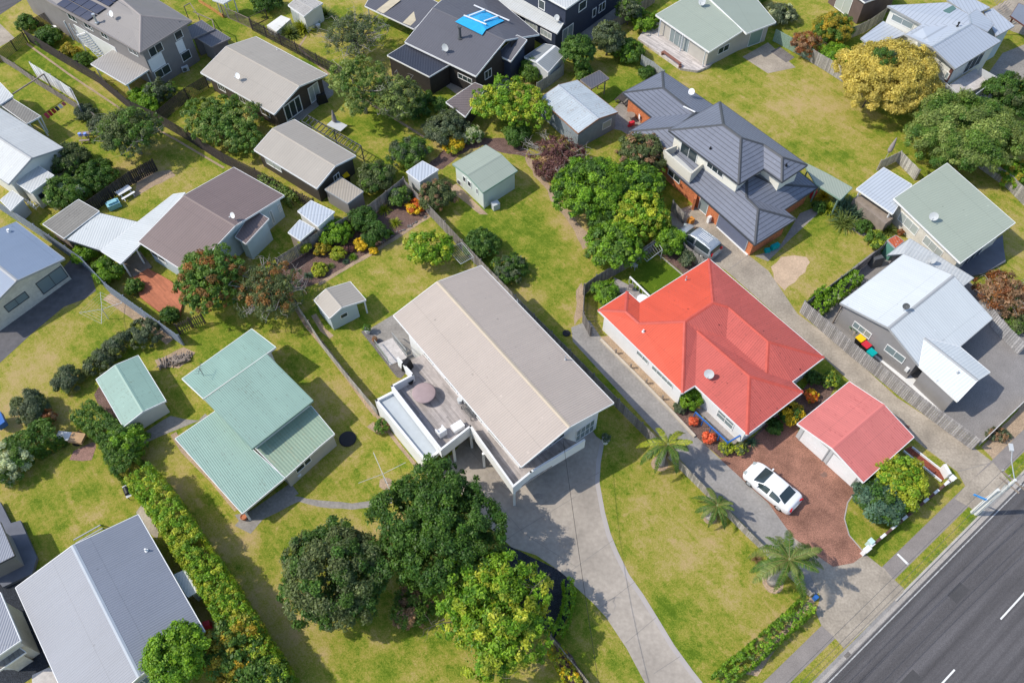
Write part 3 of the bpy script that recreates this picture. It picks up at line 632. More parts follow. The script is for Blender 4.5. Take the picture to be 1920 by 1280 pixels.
def tree(name, label, px, py, rpx, h, pal, leaf=(.19, .11), lobes=None, pal2=None, mix2=.3, dens=1., sparse=0., rz=None, cat=None, group=None, bark=None, limbs=4, trunk=True, squash=1., bare=0, zc=None, twigs=0):
    """px,py: middle of the crown in the image; rpx its radius in image px; h height of the top"""
    zc = zc if zc is not None else h * .58; c = at(px, py, zc); D = (c - CP).length; r = rpx * D / FPX
    rz = rz or min(r * .8, h - zc); base = Vector((c.x, c.y, 0)); root = thing(name, label, cat or ('tree' if 'tree' in name or 'palm' in name else 'shrub'), base, group)
    if lobes is None:
        if rpx > 48: k = 7
        elif rpx > 26: k = 5
        else: k = 3
        lobes = [(0, 0, .1, .74 if rpx > 40 else .84)]
        for i in range(k):
            t = 6.28 * i / k + random.uniform(-.3, .3); lobes.append((math.cos(t) * .48, math.sin(t) * .48, random.uniform(-.2, .12), random.uniform(.44, .58)))
    LB = [((c.x + lx * r, c.y + ly * r * squash, c.z + lz * rz), r * s * 1.07, r * s * squash * 1.07, rz * min(1, s * 1.15)) for lx, ly, lz, s in lobes]
    C, Nn, T = crown_arrays(LB, pal, leaf, dens, pal2, mix2, sparse); NL[0] += len(C)
    o = bpy.data.objects.new('crown', leafmesh(C, Nn, leaf[0], leaf[1], T, base)); SC.collection.objects.link(o); o.parent = root
    if trunk:
        tb = MB(); r0 = max(.03, r * .055); top = Vector((c.x, c.y, max(.3, c.z - rz * .35)))
        branchy(tb, base, top, r0 * 1.25, r0 * .7, .05)
        for (lc, a_, b_, c_) in LB[:limbs + 1]: branchy(tb, base.lerp(top, random.uniform(.55, .95)), Vector(lc) + Vector((0, 0, c_ * .3)), r0 * .55, r0 * .15)
        for _ in range(bare):
            t = random.uniform(0, 6.28); e = Vector((c.x + math.cos(t) * r * 1.02, c.y + math.sin(t) * r * squash, c.z + rz * random.uniform(-.1, .7)))
            pts = branchy(tb, top, e, r0 * .4, .015, .1)
            for q in pts[2:]:
                for _k in range(2): branchy(tb, q, q + Vector((random.uniform(-1, 1), random.uniform(-1, 1), random.uniform(-.1, .8))) * r * .28, .018, .006, .15, 3)
        obj('trunk', tb, bark or BARK, root, smooth=True)
    return root
def shrub(label, px, py, rpx, h, pal, **k):
    k.setdefault('leaf', (.15, .09)); k.setdefault('cat', 'shrub'); n = k.pop('name', 'garden_shrub')
    k.setdefault('limbs', 2); return tree(n, label, px, py, rpx, h, pal, zc=h * .5, **k)
def hedge(name, label, path, w_, h, pal, leaf=(.15, .09), pal2=None, mix2=.2, dens=1., cat='hedge', group=None):
    P = [at(px, py, h * .8) for px, py in path]; root = thing(name, label, cat, (P[0].x, P[0].y, 0), group); Cs, Ns, Ts = [], [], []
    for a, b in zip(P, P[1:]):
        L = (b - a).length; d = (b - a).normalized(); nn = Vector((-d.y, d.x, 0)); k = max(1, int(L * (w_ + 2 * h) / (.075 if w_ > 1.4 else .05)))
        for _ in range(k):
            f = random.random(); s = random.uniform(-1, 1); side = random.random() < (2 * h) / (w_ + 2 * h)
            if side: q = nn * (w_ / 2 * (1 if random.random() < .5 else -1)) * random.uniform(.85, 1.05); z = random.uniform(.1, h * .9); o = q.normalized()
            else: q = nn * (w_ / 2 * s); z = h * random.uniform(.86, 1.04) * (1 - .08 * s * s); o = Vector((0, 0, 1))
            c = a + d * L * f + q; rc = random.uniform(.15, .27) * min(1.15, max(.75, w_ / 1.6)); n = int(dens * 6.5 * rc * rc / (leaf[0] * leaf[1] * .5)); e = RNG.normal(0, 1, (n, 3)); e /= np.linalg.norm(e, axis=1, keepdims=True)
            e = e[(e @ np.array(o)) > -.3]; n = len(e); p = np.array((c.x, c.y, z)) + e * rc * RNG.uniform(.5, 1.1, (n, 1)); p[:, 2] = np.maximum(p[:, 2], .03)
            Cs.append(p); Ns.append(e + np.array(o)); Ts.append(tints(pal2 if pal2 and random.random() < mix2 else pal, n, RNG.uniform(.15, .85), RNG.uniform(.8, 1.2)))
    C, Nn, T = map(np.concatenate, (Cs, Ns, Ts)); NL[0] += len(C)
    o = bpy.data.objects.new('foliage', leafmesh(C, Nn, leaf[0], leaf[1], T, root.location)); SC.collection.objects.link(o); o.parent = root
    for a, b in zip(P, P[1:]):
        n = max(1, int((b - a).length / .8))
        for i in range(n): p = a.lerp(b, (i + .5) / n); st = MB(); branchy(st, (p.x, p.y, 0), (p.x + random.uniform(-.2, .2), p.y, h * .8), .04, .015, .1, 3); obj('stem', st, BARK, root)
    return root
def blades(name, label, px, py, rpx, h, pal, n=70, cat='plant', group=None, wide=.07, droop=.5, z0=0., world=None, scatter=0.):
    """rosette of strap leaves (flax, yucca, agave, lily)"""
    p = world or at(px, py, h * .4); D = (p - CP).length; r = rpx * D / FPX; base = Vector((p.x, p.y, z0)); root = thing(name, label, cat, base, group); mb = MB(); a, b = PAL[pal]
    for i in range(n):
        t = random.uniform(0, 6.283); el = random.uniform(.15, 1.35); L = r * random.uniform(.75, 1.15); m = random.random(); col = jit(tuple(a[j] * (1 - m) + b[j] * m for j in range(3)), .2)
        d = Vector((math.cos(t), math.sin(t), 0)); sd_ = Vector((-d.y, d.x, 0)); o = Vector((random.uniform(-scatter, scatter) * r, random.uniform(-scatter, scatter) * r, 0)); prev = None; S = 4
        for k in range(S + 1):
            f = k / S; q = base + o + d * L * math.cos(el) * f + Vector((0, 0, .04 + (L * math.sin(el) * f) * (h / max(.3, r)) ** .3 - droop * L * f * f * .6)); q.z = max(q.z, z0 + .02); w_ = wide * (1 - f) ** .6 + .004
            cur = (q - sd_ * w_ / 2, q + sd_ * w_ / 2)
            if prev: mb.poly([prev[0], prev[1], cur[1], cur[0]], col=col)
            prev = cur
    obj('leaves', mb, LEAF, root); return root
def frond_mesh(L, pal, n=38, droop=.6, ll=.30):
    mb = MB(); a, b = PAL[pal]; sp = []
    for i in range(n + 1):
        f = i / n; sp.append(Vector((L * f * (1 - .12 * f * f), 0, L * (.42 * f - droop * f * f))))
    for i in range(1, n):
        f = i / n; p = sp[i]; t = (sp[i + 1] - sp[i - 1]).normalized(); l = ll * L * .45 * math.sin(math.pi * min(1, .12 + f * .9)) ** .6
        for s in (-1, 1):
            for rep in range(2):
                m = random.random(); col = jit(tuple(a[j] * (1 - m) + b[j] * m for j in range(3)), .2)
                o = t * random.uniform(-.04, .04); e = p + o + Vector((t.x * l * .55, s * l * random.uniform(.75, 1), -l * random.uniform(.15, .55)))
                w_ = t * .028; mid = (p + o).lerp(e, .5) + Vector((0, 0, .03)); mb.poly([p + o - w_, p + o + w_, mid + w_ * 1.1, mid - w_ * 1.1], col=col); mb.poly([mid - w_ * 1.1, mid + w_ * 1.1, e + w_ * .3, e - w_ * .3], col=col)
    k = len(mb.f); mb.tube(sp[::4], [.035 - .003 * i_ for i_ in range(len(sp[::4]))], 5)
    for f in range(k, len(mb.f)): mb.col[f] = (.22, .20, .06)
    me = bpy.data.meshes.new('frond'); me.from_pydata(mb.v, [], mb.f); ca = me.color_attributes.new('tint', 'FLOAT_COLOR', 'CORNER').data
    for fi, c in mb.col.items():
        for li in me.polygons[fi].loop_indices: ca[li].color = (*c, 1)
    me.materials.append(LEAF); return me
FR = {}
def palm(name, label, base_px, h, L, nf=15, kinds=('mid', 'feath'), group=None, lean=(0, 0), seed=0):
    random.seed(100 + seed)
    b = at(*base_px); root = thing(name, label, 'palm tree', b, group); top = b + Vector((lean[0], lean[1], h)); tb = MB(); pts = []; rs = []
    for i in range(9): f = i / 8; pts.append(b.lerp(top, f) + Vector((lean[0] * f * (f - 1) * .3, 0, 0))); rs.append(.30 * (1 - f) ** 2 + .15 + .012 * (i % 2))
    tb.tube(pts, rs, 12); obj('trunk', tb, PALEBARK, root, smooth=True); cs = MB(); cs.tube([top - Vector((0, 0, .1)), top + Vector((0, 0, .55))], [.17, .1], 10); obj('crown_shaft', cs, mat('palm_crownshaft', (.20, .24, .09), .5), root)
    for k in kinds:
        if (k, L) not in FR: FR[(k, L)] = [frond_mesh(L * s, k, droop=dr) for s, dr in ((1, .72), (.92, .98), (.8, .45))]
    if ('brown', L) not in FR: FR[('brown', L)] = [frond_mesh(L * .75, 'brown', droop=1.5)]
    for i in range(3):
        o = bpy.data.objects.new('dead_frond', FR[('brown', L)][0]); SC.collection.objects.link(o); o.parent = root; o.location = top + Vector((0, 0, .2)) - b; o.rotation_euler = (0, .75, random.uniform(0, 6.28)); o.scale = (.8, .8, .8)
    for i in range(nf):
        kd = kinds[0] if i % 3 else kinds[1]; lvl = 2 if i % 5 == 0 else (i % 2); o = bpy.data.objects.new('frond', FR[(kd, L)][lvl]); SC.collection.objects.link(o); o.parent = root
        o.location = top + Vector((0, 0, .45)) - b; o.rotation_euler = (random.uniform(-.25, .25), random.uniform(-.15, .2) - (.6 if lvl == 2 else 0), 6.283 * i * .382 + random.uniform(-.25, .25)); sc_ = random.uniform(.78, 1.12); o.scale = (sc_, sc_, sc_ * random.uniform(.8, 1.2))
    return root

# ---------------------------------------------------------------- vehicles
def car(name, label, front, rear, z, kind, paint, group=None):
    """front / rear: image points of the two ends of the car at height z"""
    a, b = at(*front, z), at(*rear, z); c = (a + b) / 2; d = (a - b); L = d.length; ang = math.atan2(d.y, d.x); root = thing(name, label, 'car', (c.x, c.y, 0), group); root.rotation_euler = (0, 0, ang)
    if kind == 'sedan': S = [(-.5, .55, .56, .70, .50), (-.485, .78, .80, .80, .6), (-.46, .90, .93, .86, .70), (-.385, .97, 1.0, .91, .72), (-.345, .96, 1.04, .92, .70), (-.20, .94, 1.38, .93, .62), (-.05, .93, 1.46, .94, .60), (.07, .92, 1.43, .94, .60), (.115, .92, 1.36, .94, .64), (.275, .90, .96, .92, .76), (.36, .82, .87, .91, .70), (.44, .70, .74, .85, .62), (.485, .58, .61, .70, .5), (.5, .48, .49, .52, .35)]; sg = (-.27, .19, -.35, -.205, .115, .275); wb = (-.30, .31)
    else: S = [(-.5, .60, .61, .80, .6), (-.49, .95, 1.0, .84, .68), (-.475, 1.0, 1.25, .88, .68), (-.44, 1.02, 1.60, .90, .66), (-.3, 1.01, 1.70, .93, .66), (-.05, 1.0, 1.73, .94, .67), (.10, .99, 1.66, .94, .66), (.14, .99, 1.58, .94, .66), (.27, .98, 1.04, .92, .74), (.38, .90, .95, .91, .72), (.45, .78, .82, .86, .64), (.485, .62, .65, .72, .5), (.5, .5, .51, .55, .4)]; sg = (-.42, .2, -.478, -.445, .14, .265); wb = (-.30, .32)
    wf = 1.13
    xs = np.array([s[0] for s in S]); A = np.array(S)[:, 1:]; X = np.linspace(-.5, .5, 61); Y = np.stack([np.interp(X, xs, A[:, j]) for j in range(4)], 1)
    for _ in range(2): Y[1:-1] = Y[1:-1] * .5 + (Y[:-2] + Y[2:]) * .25
    def ring(x, y):
        zb, zr, w_, wr = y; w_ *= wf; wr *= wf; zb = min(zb, zr)
        arch = 0
        for q in wb:
            dd = abs(x - q) * L
            if dd < .36: arch = max(arch, math.sqrt(.36 ** 2 - dd * dd))
        z0 = .2 + arch * .9
        P = [(w_ * .93, z0), (w_ * .98, max(z0 + .01, .38)), (w_, max(z0 + .02, min(.62, zb * .8))), (w_ * .985, zb * .95), (w_ * .95, zb), (wr + (w_ * .95 - wr) * .5, zb + (zr - zb) * .5), (wr + .03, zr - (zr - zb) * .12), (wr - .04, zr - .012 * (zr > 1.1)), (wr * .5, zr + .02), (0, zr + .03)]
        return [(x * L, s * yy, zz) for s in (1,) for yy, zz in P] + [(x * L, -yy, zz) for yy, zz in P[-2::-1]]
    rings = [ring(x, y) for x, y in zip(X, Y)]; m = len(rings[0]); body = MB(); gl = MB(); gr = MB(); rw_ = MB()
    off = c
    def Wd(p, e=0): # local -> unrotated world at root
        return (p[0] + off.x, p[1] + off.y, p[2] + e)
    for i in range(60):
        xm = (X[i] + X[i + 1]) / 2; xn = xm
        for j in range(m - 1):
            q = [rings[i][j], rings[i + 1][j], rings[i + 1][j + 1], rings[i][j + 1]]; jj = j if j < 9 else m - 2 - j
            side = jj in (4, 5) and sg[0] < xm < sg[1] and not abs(xm - (-.05)) < .009; top_ = jj in (7, 8) and (sg[2] < xm < sg[3] or sg[4] < xm < sg[5])
            if kind != 'sedan' and jj in (5, 6) and sg[2] < xm < sg[3]: top_ = True
            tgt = gl if (side or top_) else body
            if tgt is gl and not side: tgt = gr if xm > 0 else rw_
            tgt.poly([Wd(v) for v in q])
    body.poly([Wd(v) for v in rings[0]][::-1]); body.poly([Wd(v) for v in rings[-1]])
    ob = obj('body', body, paint, root, smooth=False); ob.data.polygons.foreach_set('use_smooth', [len(p.vertices) == 4 for p in ob.data.polygons]); obj('side_windows', gl, GLASS, root); obj('windscreen', gr, GLASS, root); obj('rear_window', rw_, GLASS, root)
    def place(mb, nm, mm, par=root, sm=False): return obj(nm, mb, mm, par, sm)
    for x in wb:
        for s in (-1, 1):
            t = MB(); cc = Vector((off.x + x * L, off.y + s * .80 * wf, .32)); t.tube([cc - Vector((0, .11, 0)), cc + Vector((0, .11, 0))], .32, 20); w1 = place(t, 'wheel', RUBBER); r_ = MB(); r_.tube([cc + Vector((0, s * .08, 0)), cc + Vector((0, s * .118, 0))], .205, 14)
            for k in range(5): th = k * 1.2566; r_.beam(cc + Vector((0, s * .12, 0)), cc + Vector((math.cos(th) * .19, s * .12, math.sin(th) * .19)), .05, .02)
            obj('rim', r_, METAL, w1)
    for s in (-1, 1):
        q = MB(); q.box((off.x + .455 * L, off.y + s * .60, .66 if kind == 'sedan' else .74), (.34, .30, .13), s * -.5); place(q, 'headlight', GLASSC)
        q = MB(); q.box((off.x - .482 * L, off.y + s * .64, .80 if kind == 'sedan' else .98), (.12, .34, .14 if kind == 'sedan' else .3), s * .35); place(q, 'tail_light', TAILR)
        q = MB(); q.box((off.x + .17 * L, off.y + s * 1.02, 1.0 if kind == 'sedan' else 1.07), (.12, .2, .13)); place(q, 'mirror', paint)
    q = MB(); q.box((off.x - .502 * L, off.y, .62), (.02, .5, .12)); place(q, 'number_plate', WHITE)
    if kind != 'sedan':
        q = MB()
        for s in (-.62, .62): q.beam((off.x - .38 * L, off.y + s, 1.77), (off.x + .06 * L, off.y + s, 1.77), .04)
        place(q, 'roof_rail', METAL)
        q = MB()
        for s in (-.3, -.1, .1, .3): q.beam((off.x - .3 * L, off.y + s, 1.755), (off.x - .02 * L, off.y + s, 1.765), .03, .03)
        place(q, 'roof_ribs', WHITE)
    return root
TAILR = mat('tail_light_red', (.45, .01, .015), .25, .03); PW = mat('white_car_paint', (.80, .80, .80), .22, .01, spec=.6); PS = mat('silver_car_paint', (.42, .46, .50), .28, .02, metal=.5, spec=.6)
# ---------------------------------------------------------------- ground, road, paths
GRASS = grassmat(); GRASS_V = grassmat('verge_grass', .38)
RD = Vector((.7935, .6086, 0)).normalized(); RN = Vector((RD.y, -RD.x, 0)); RO_ = Vector((28.78, 18.76, 0))
def rw(s, o, z=0): p = RO_ + RD * s + RN * o; return Vector((p.x, p.y, z))
BL = [(1200, 950, 30, .22), (1290, 1050, 35, .2), (1380, 1120, 30, .22), (1250, 1130, 30, -.12), (1180, 850, 25, -.1), (1540, 200, 40, .15), (1400, 200, 35, -.12), (750, 560, 35, .18), (860, 520, 30, .12), (980, 560, 30, .12), (60, 680, 35, .15), (200, 930, 35, .16), (1450, 1020, 10, .1), (900, 1240, 40, .12), (700, 1230, 40, .15), (560, 160, 30, .1), (330, 60, 30, .1), (60, 110, 60, -.1), (1010, 440, 90, -.12), (1040, 520, 60, -.1), (600, 650, 60, -.22), (520, 700, 60, -.1), (1680, 1000, 60, -.22), (1230, 520, 55, -.55), (430, 650, 50, -.18), (690, 950, 50, -.12), (650, 920, 60, -.15), (540, 130, 80, -.05), (520, 1110, 70, .32), (560, 1200, 60, .22), (640, 1230, 60, .1), (80, 650, 70, .14), (40, 720, 60, .1), (1480, 230, 60, .14), (1660, 300, 60, .2), (1040, 350, 30, .35), (1066, 420, 26, .45), (1095, 450, 20, .4), (1085, 590, 20, .35), (1010, 560, 40, .06), (870, 545, 45, .18), (330, 930, 35, .32), (290, 850, 30, .2), (310, 340, 30, .2), (1300, 1120, 60, .1), (1350, 1000, 60, .05), (1500, 490, 50, .25), (1580, 440, 40, .2), (1610, 470, 25, .3), (1530, 560, 30, .1), (430, 1000, 35, .3), (470, 1020, 25, .4), (1250, 900, 40, .05), (100, 800, 30, .1), (130, 950, 50, -.02), (180, 920, 30, -.1), (60, 620, 40, -.05), (150, 220, 30, .1), (40, 160, 20, .1), (1190, 880, 30, .1), (930, 1250, 60, -.05), (1120, 1240, 50, .02), (1870, 340, 40, .1), (1890, 480, 40, .12), (720, 280, 40, .06), (900, 70, 60, -.06), (730, 60, 40, -.08), (1290, 170, 40, -.05), (1480, 180, 50, .12), (1430, 250, 50, -.12), (1550, 310, 40, -.1), (1620, 240, 40, .0), (400, 60, 80, -.08), (1160, 180, 50, -.15), (880, 440, 30, -.1), (760, 520, 60, .05), (660, 560, 40, .06), (700, 720, 30, .02), (330, 690, 25, -.05), (235, 240, 30, -.08), (180, 285, 30, -.12), (500, 940, 30, .12), (600, 1000, 40, -.02), (560, 980, 30, -.08)]
xs = [-3000, -600, -160, -90] + [-72 + .6 * i for i in range(241)] + [90, 160, 600, 3000]; ys = [-3000, -300, -40] + [-4 + .6 * i for i in range(191)] + [130, 250, 900, 4000]
gb = MB(); nx, ny = len(xs), len(ys)
BW = [(at(a, b), c * (at(a, b) - CP).length / FPX, d) for a, b, c, d in BL]
for y in ys:
    for x in xs:
        o = (Vector((x, y, 0)) - RO_).dot(RN); gb.v.append((x, y, -.3 if (-.5 < o < 12.4) else 0.))
for j in range(ny - 1):
    for i in range(nx - 1): k = j * nx + i; gb.f.append((k, k + 1, k + nx + 1, k + nx))
g = obj('ground', gb, GRASS); g['kind'] = 'structure'
V = np.array(gb.v); D_ = np.zeros(len(V))
for p, r, d in BW: D_ += d * np.exp(-((V[:, 0] - p.x) ** 2 + ((V[:, 1] - p.y)) ** 2) / (r * r * .8))
da = g.data.attributes.new('dry', 'FLOAT', 'POINT'); da.data.foreach_set('value', D_.astype(np.float32))

def band(name, s0, s1, o0, o1, z, m): return patch(name, [rw(s0, o0), rw(s1, o0), rw(s1, o1), rw(s0, o1)], m, z=z, world=True)
band('road', -160, 260, .40, 10.9, -.12, ASPH)
band('road_channel', -160, 260, .12, .52, -.112, CHAN); band('road_channel', -160, 260, 10.8, 11.2, -.112, CHAN)
for a, b in ((-160, -11.9), (-.9, 10.5), (15.5, 260)):
    q = MB(); P = [rw(a, -.03, -.25), rw(b, -.03, -.25), rw(b, .13, -.25), rw(a, .13, -.25)]; q.quadbox(P[::-1] + [p + Vector((0, 0, .262)) for p in P[::-1]]); k = obj('kerb', q, KERB); k['kind'] = 'structure'
for a, b in ((-11.9, -.9), (10.5, 15.5)):
    q = MB(); P = [rw(a, -.03, -.25), rw(b, -.03, -.25), rw(b, .2, -.25), rw(a, .2, -.25)]; q.quadbox(P[::-1] + [P[3] + Vector((0, 0, .15)), P[2] + Vector((0, 0, .15)), P[1] + Vector((0, 0, .262)), P[0] + Vector((0, 0, .262))]); k = obj('kerb_crossing', q, CHAN); k['kind'] = 'structure'
q = MB(); P = [rw(-160, 11.2, -.25), rw(260, 11.2, -.25), rw(260, 12.6, -.25), rw(-160, 12.6, -.25)]; q.quadbox(P[::-1] + [p + Vector((0, 0, .26)) for p in P[::-1]]); k = obj('kerb', q, KERB); k['kind'] = 'structure'
band('verge', -160, 260, -1.0, -.03, .006, GRASS_V); band('footpath', -160, 260, -2.14, -.95, .010, PATH)
band('footpath', -.2, 10.2, -2.10, -1.02, .0125, CHAN) if False else None
band('edge_line', -160, 260, .67, .75, -.1165, WORNP)
for s_, o_, a_, b_ in ((2.5, 2.2, 1.6, .8), (-6.5, 3.8, 2.6, .9)): band('road_patch', s_, s_ + a_, o_, o_ + b_, -.1165, PATCHM)
band('drain_grate', -7.0, -6.5, .16, .46, -.105, OILM)
for k in range(-12, 22):
    s = -4.96 + 9.0 * k; band('centre_dash', s, s + 3.35, 5.58, 5.70, -.1165, PAINT)
patch('footpath_bar', [(1681, 1039), (1684, 1037), (1704, 1056), (1701, 1059)], PAINT, z=.016)
patch('footpath_slab', [(1699, 1026), (1728, 999), (1745, 1013), (1716, 1042)], PATH, z=.0145)
# drives
patch('crossing_apron', [(1538, 1118), (1487, 1007), (1530, 1040), (1562, 1062), (1600, 1055), (1622, 1038), (1652, 1062), (1657, 1064), (1672, 1082), (1695, 1103), (1693, 1110), (1582, 1216), (1578, 1210), (1562, 1192), (1540, 1172), (1530, 1148)], CONC4, z=.0185)
patch('crossing_apron', [(1815, 905), (1862, 866), (1873, 880), (1898, 907), (1835, 963), (1825, 955), (1790, 935)], CONC4, z=.0185)
patch('shared_driveway', [(1256, 398), (1300, 384), (1345, 424), (1403, 478), (1441, 508), (1495, 588), (1567, 640), (1682, 745), (1825, 838), (1862, 866), (1815, 920), (1795, 884), (1731, 837), (1590, 712), (1512, 640), (1361, 507), (1325, 487), (1282, 455), (1262, 430)], CONC4, z=.0085)
strip('driveway_joint', [(1362, 509), (1403, 479)], .05, JOINT, z=.0125); strip('driveway_joint', [(1795, 884), (1862, 866)], .05, JOINT, z=.0205)
patch('long_driveway', [(1071, 614), (1090, 606), (1105, 600), (1132, 640), (1260, 770), (1302, 815), (1350, 860), (1440, 942), (1487, 1007), (1540, 1076), (1550, 1100), (1527, 1116), (1300, 888), (1074, 640)], CONC3, z=.0085)
for a, b in (((1156, 700), (1190, 700)), ((1200, 760), (1250, 757)), ((1340, 890), (1372, 880)), ((1100, 660), (1142, 652)), ((1410, 965), (1445, 948))): strip('driveway_joint', [a, b], .04, JOINT, z=.0118)
patch('red_driveway', [(1350, 860), (1400, 842), (1420, 815), (1445, 795), (1478, 770), (1502, 790), (1494, 815), (1606, 918), (1600, 930), (1589, 942), (1583, 972), (1592, 1003), (1622, 1038), (1600, 1056), (1562, 1063), (1530, 1041), (1487, 1007), (1440, 942)], REDAGG, z=.011)
strip('garden_kerb', [(1600, 926), (1589, 942), (1583, 972), (1592, 1003), (1622, 1038)], .10, CHAN, z=.03)
dw = [(799, 884), (850, 850), (900, 780), (960, 760), (1080, 760), (1118, 818), (1133, 828), (1126, 868), (1124, 905), (1134, 960), (1145, 1000), (1158, 1032), (1180, 1077), (1207, 1115), (1236, 1162), (1265, 1210), (1300, 1258), (1325, 1290), (1215, 1290), (1175, 1215), (1135, 1155), (1112, 1130), (1087, 1107), (1045, 1067), (1005, 1040), (960, 1026), (915, 985), (870, 930), (830, 900)]
patch('main_driveway', dw, CONC, z=.0085)
strip('driveway_edge_band', [(1129, 828), (1122, 868), (1120, 905), (1130, 960), (1141, 1002), (1154, 1034), (1176, 1079), (1203, 1117), (1232, 1164), (1261, 1212), (1296, 1260), (1320, 1290)], .36, BAND, z=.0115)
for L_ in ([(900, 902), (982, 1000), (1080, 1062)], [(945, 1015), (965, 1000), (1080, 930)], [(1063, 1075), (1150, 1012)], [(1122, 1142), (1190, 1090)], [(1173, 1205), (1230, 1157)], [(1226, 1262), (1275, 1230)], [(1000, 955), (1124, 885)], [(870, 830), (935, 905), (965, 928)]): strip('driveway_joint', L_, .04, JOINT, z=.0138)
patch('yard_gravel', [(1508, 572), (1575, 520), (1640, 470), (1700, 455), (1790, 500), (1850, 560), (1925, 625), (1990, 700), (1920, 752), (1838, 832), (1700, 725), (1598, 640)], GRAV, z=.0085)
patch('side_path', [(1578, 612), (1588, 606), (1640, 640), (1768, 760), (1760, 770), (1640, 668)], WHITE, z=.0112)
patch('patio', [(1392, 107), (1440, 80), (1475, 112), (1492, 127), (1440, 138), (1415, 122)], CONC4, z=.0085); patch('patio_gravel', [(1445, 97), (1462, 88), (1490, 108), (1474, 118)], STONE, z=.0115)
patch('bare_soil', [(1445, 500), (1465, 482), (1490, 478), (1512, 482), (1519, 492), (1510, 510), (1490, 530), (1470, 545), (1452, 525)], SAND, z=.007, rough=.12)
patch('yard_concrete', [(1150, 205), (1180, 175), (1195, 195), (1225, 222), (1190, 262), (1165, 245), (1140, 240), (1130, 250), (1115, 240)], CONC2, z=.0085)
patch('carport_slab', [(1415, 480), (1460, 465), (1500, 400), (1530, 388), (1540, 395), (1480, 450), (1440, 490)], CONC2, z=.0088)
patch('garden_bed', [(520, 508), (600, 452), (690, 400), (742, 352), (757, 348), (806, 400), (760, 432), (726, 452), (700, 468), (650, 500), (620, 518), (596, 530), (560, 545), (540, 528)], MULCH, z=.0085, rough=.08)
patch('bed_edging', [(596, 530), (700, 469), (806, 401), (810, 405), (704, 474), (600, 535)], DIRT, z=.0115, rough=.05)
patch('dirt_strip', [(985, 292), (1002, 300), (1015, 325), (1040, 362), (1060, 390), (1090, 425), (1112, 440), (1108, 460), (1092, 468), (1070, 425), (1040, 385), (1020, 350), (1000, 330)], DIRT, z=.0065, rough=.18)
patch('dirt_strip', [(1080, 545), (1090, 530), (1098, 545), (1094, 590), (1076, 610), (1080, 580)], DIRT, z=.0065, rough=.1)
patch('dirt_strip', [(840, 350), (855, 345), (905, 392), (915, 402), (900, 402), (870, 378)], DIRT, z=.0065, rough=.08)
patch('dirt_strip', [(795, 318), (850, 262), (880, 258), (960, 262), (990, 280), (985, 295), (940, 285), (905, 272), (860, 290), (830, 318)], MULCH, z=.0068, rough=.2)
patch('dirt_strip', [(1232, 470), (1268, 452), (1330, 490), (1310, 500), (1285, 517)], MULCH, z=.0088, rough=.05)
strip('concrete_edging', [(1231, 474), (1282, 518)], .16, CHAN, z=.05)
patch('dirt_strip', [(1260, 775), (1278, 755), (1330, 795), (1362, 832), (1400, 830), (1440, 790), (1480, 760), (1530, 700), (1570, 715), (1555, 745), (1500, 790), (1440, 830), (1400, 850), (1350, 858), (1302, 815)], MULCH, z=.0095, rough=.06)
patch('dirt_strip', [(1122, 632), (1185, 700), (1256, 774), (1298, 820), (1310, 812), (1275, 756), (1150, 628)], DIRT, z=.0081)
patch('dirt_strip', [(1840, 838), (1862, 818), (1925, 752), (1930, 790), (1880, 862), (1866, 868)], DIRT, z=.0092, rough=.15)
patch('soil_strip', [(1420, 1268), (1395, 1262), (1480, 1165), (1520, 1118), (1528, 1128), (1470, 1195)], DIRT, z=.0062, rough=.06)
strip('dirt_strip', [(545, 560), (575, 610), (612, 655), (650, 705), (690, 760), (705, 778)], .4, DIRT, z=.0062); strip('dirt_strip', [(706, 778), (745, 830), (790, 885)], .3, DIRT, z=.0064)
patch('dirt_strip', [(688, 800), (700, 790), (722, 800), (725, 812), (708, 815)], DIRT, z=.0068, rough=.08)
strip('dirt_strip', [(325, 812), (345, 845), (400, 900), (445, 955)], .5, DIRT, z=.0062); strip('dirt_strip', [(588, 590), (605, 618), (622, 632)], .5, DIRT, z=.0066)
strip('dirt_strip', [(50, 82), (130, 140), (235, 210), (330, 262), (420, 315)], .25, DIRT, z=.0062); strip('dirt_strip', [(200, 555), (260, 595), (320, 640)], .9, DIRT, z=.0064); strip('dirt_strip', [(595, 35), (560, 90), (640, 160), (800, 260)], .3, DIRT, z=.0061)
patch('garden_path', [(525, 942), (545, 928), (600, 938), (660, 943), (735, 932), (735, 943), (660, 955), (600, 950), (560, 940), (470, 985), (455, 985), (440, 965)], CONC2, z=.0088, rough=.04)
patch('concrete_pad', [(262, 815), (320, 779), (345, 785), (372, 788), (385, 775), (392, 782), (345, 800), (290, 822), (270, 832)], CONC2, z=.0085, rough=.04)
patch('carport_floor', [(455, 968), (545, 905), (560, 925), (520, 945), (500, 965), (470, 1000), (440, 985)], CONC2, z=.0086)
patch('patio', [(737, 590), (684, 622), (690, 632), (745, 705), (760, 700), (800, 640)], CONC2, z=.0085); patch('stone_bed', [(677, 622), (685, 617), (720, 640), (760, 700), (752, 709), (744, 707), (700, 650)], STONE, z=.0108, rough=.03)
patch('paved_square', [(130, 862), (138, 845), (178, 826), (180, 838), (172, 862), (155, 864)], mat('red_pavers', (.27, .16, .13), .95, .2, 3, fine=.3, fscale=10), z=.0085)
patch('paved_strip', [(255, 960), (270, 940), (300, 985), (295, 1010), (275, 995)], CONC4, z=.0085)
patch('driveway_gravel', [(-20, 1060), (40, 1050), (60, 1130), (105, 1240), (30, 1290), (-20, 1290)], DARKST, z=.0085)
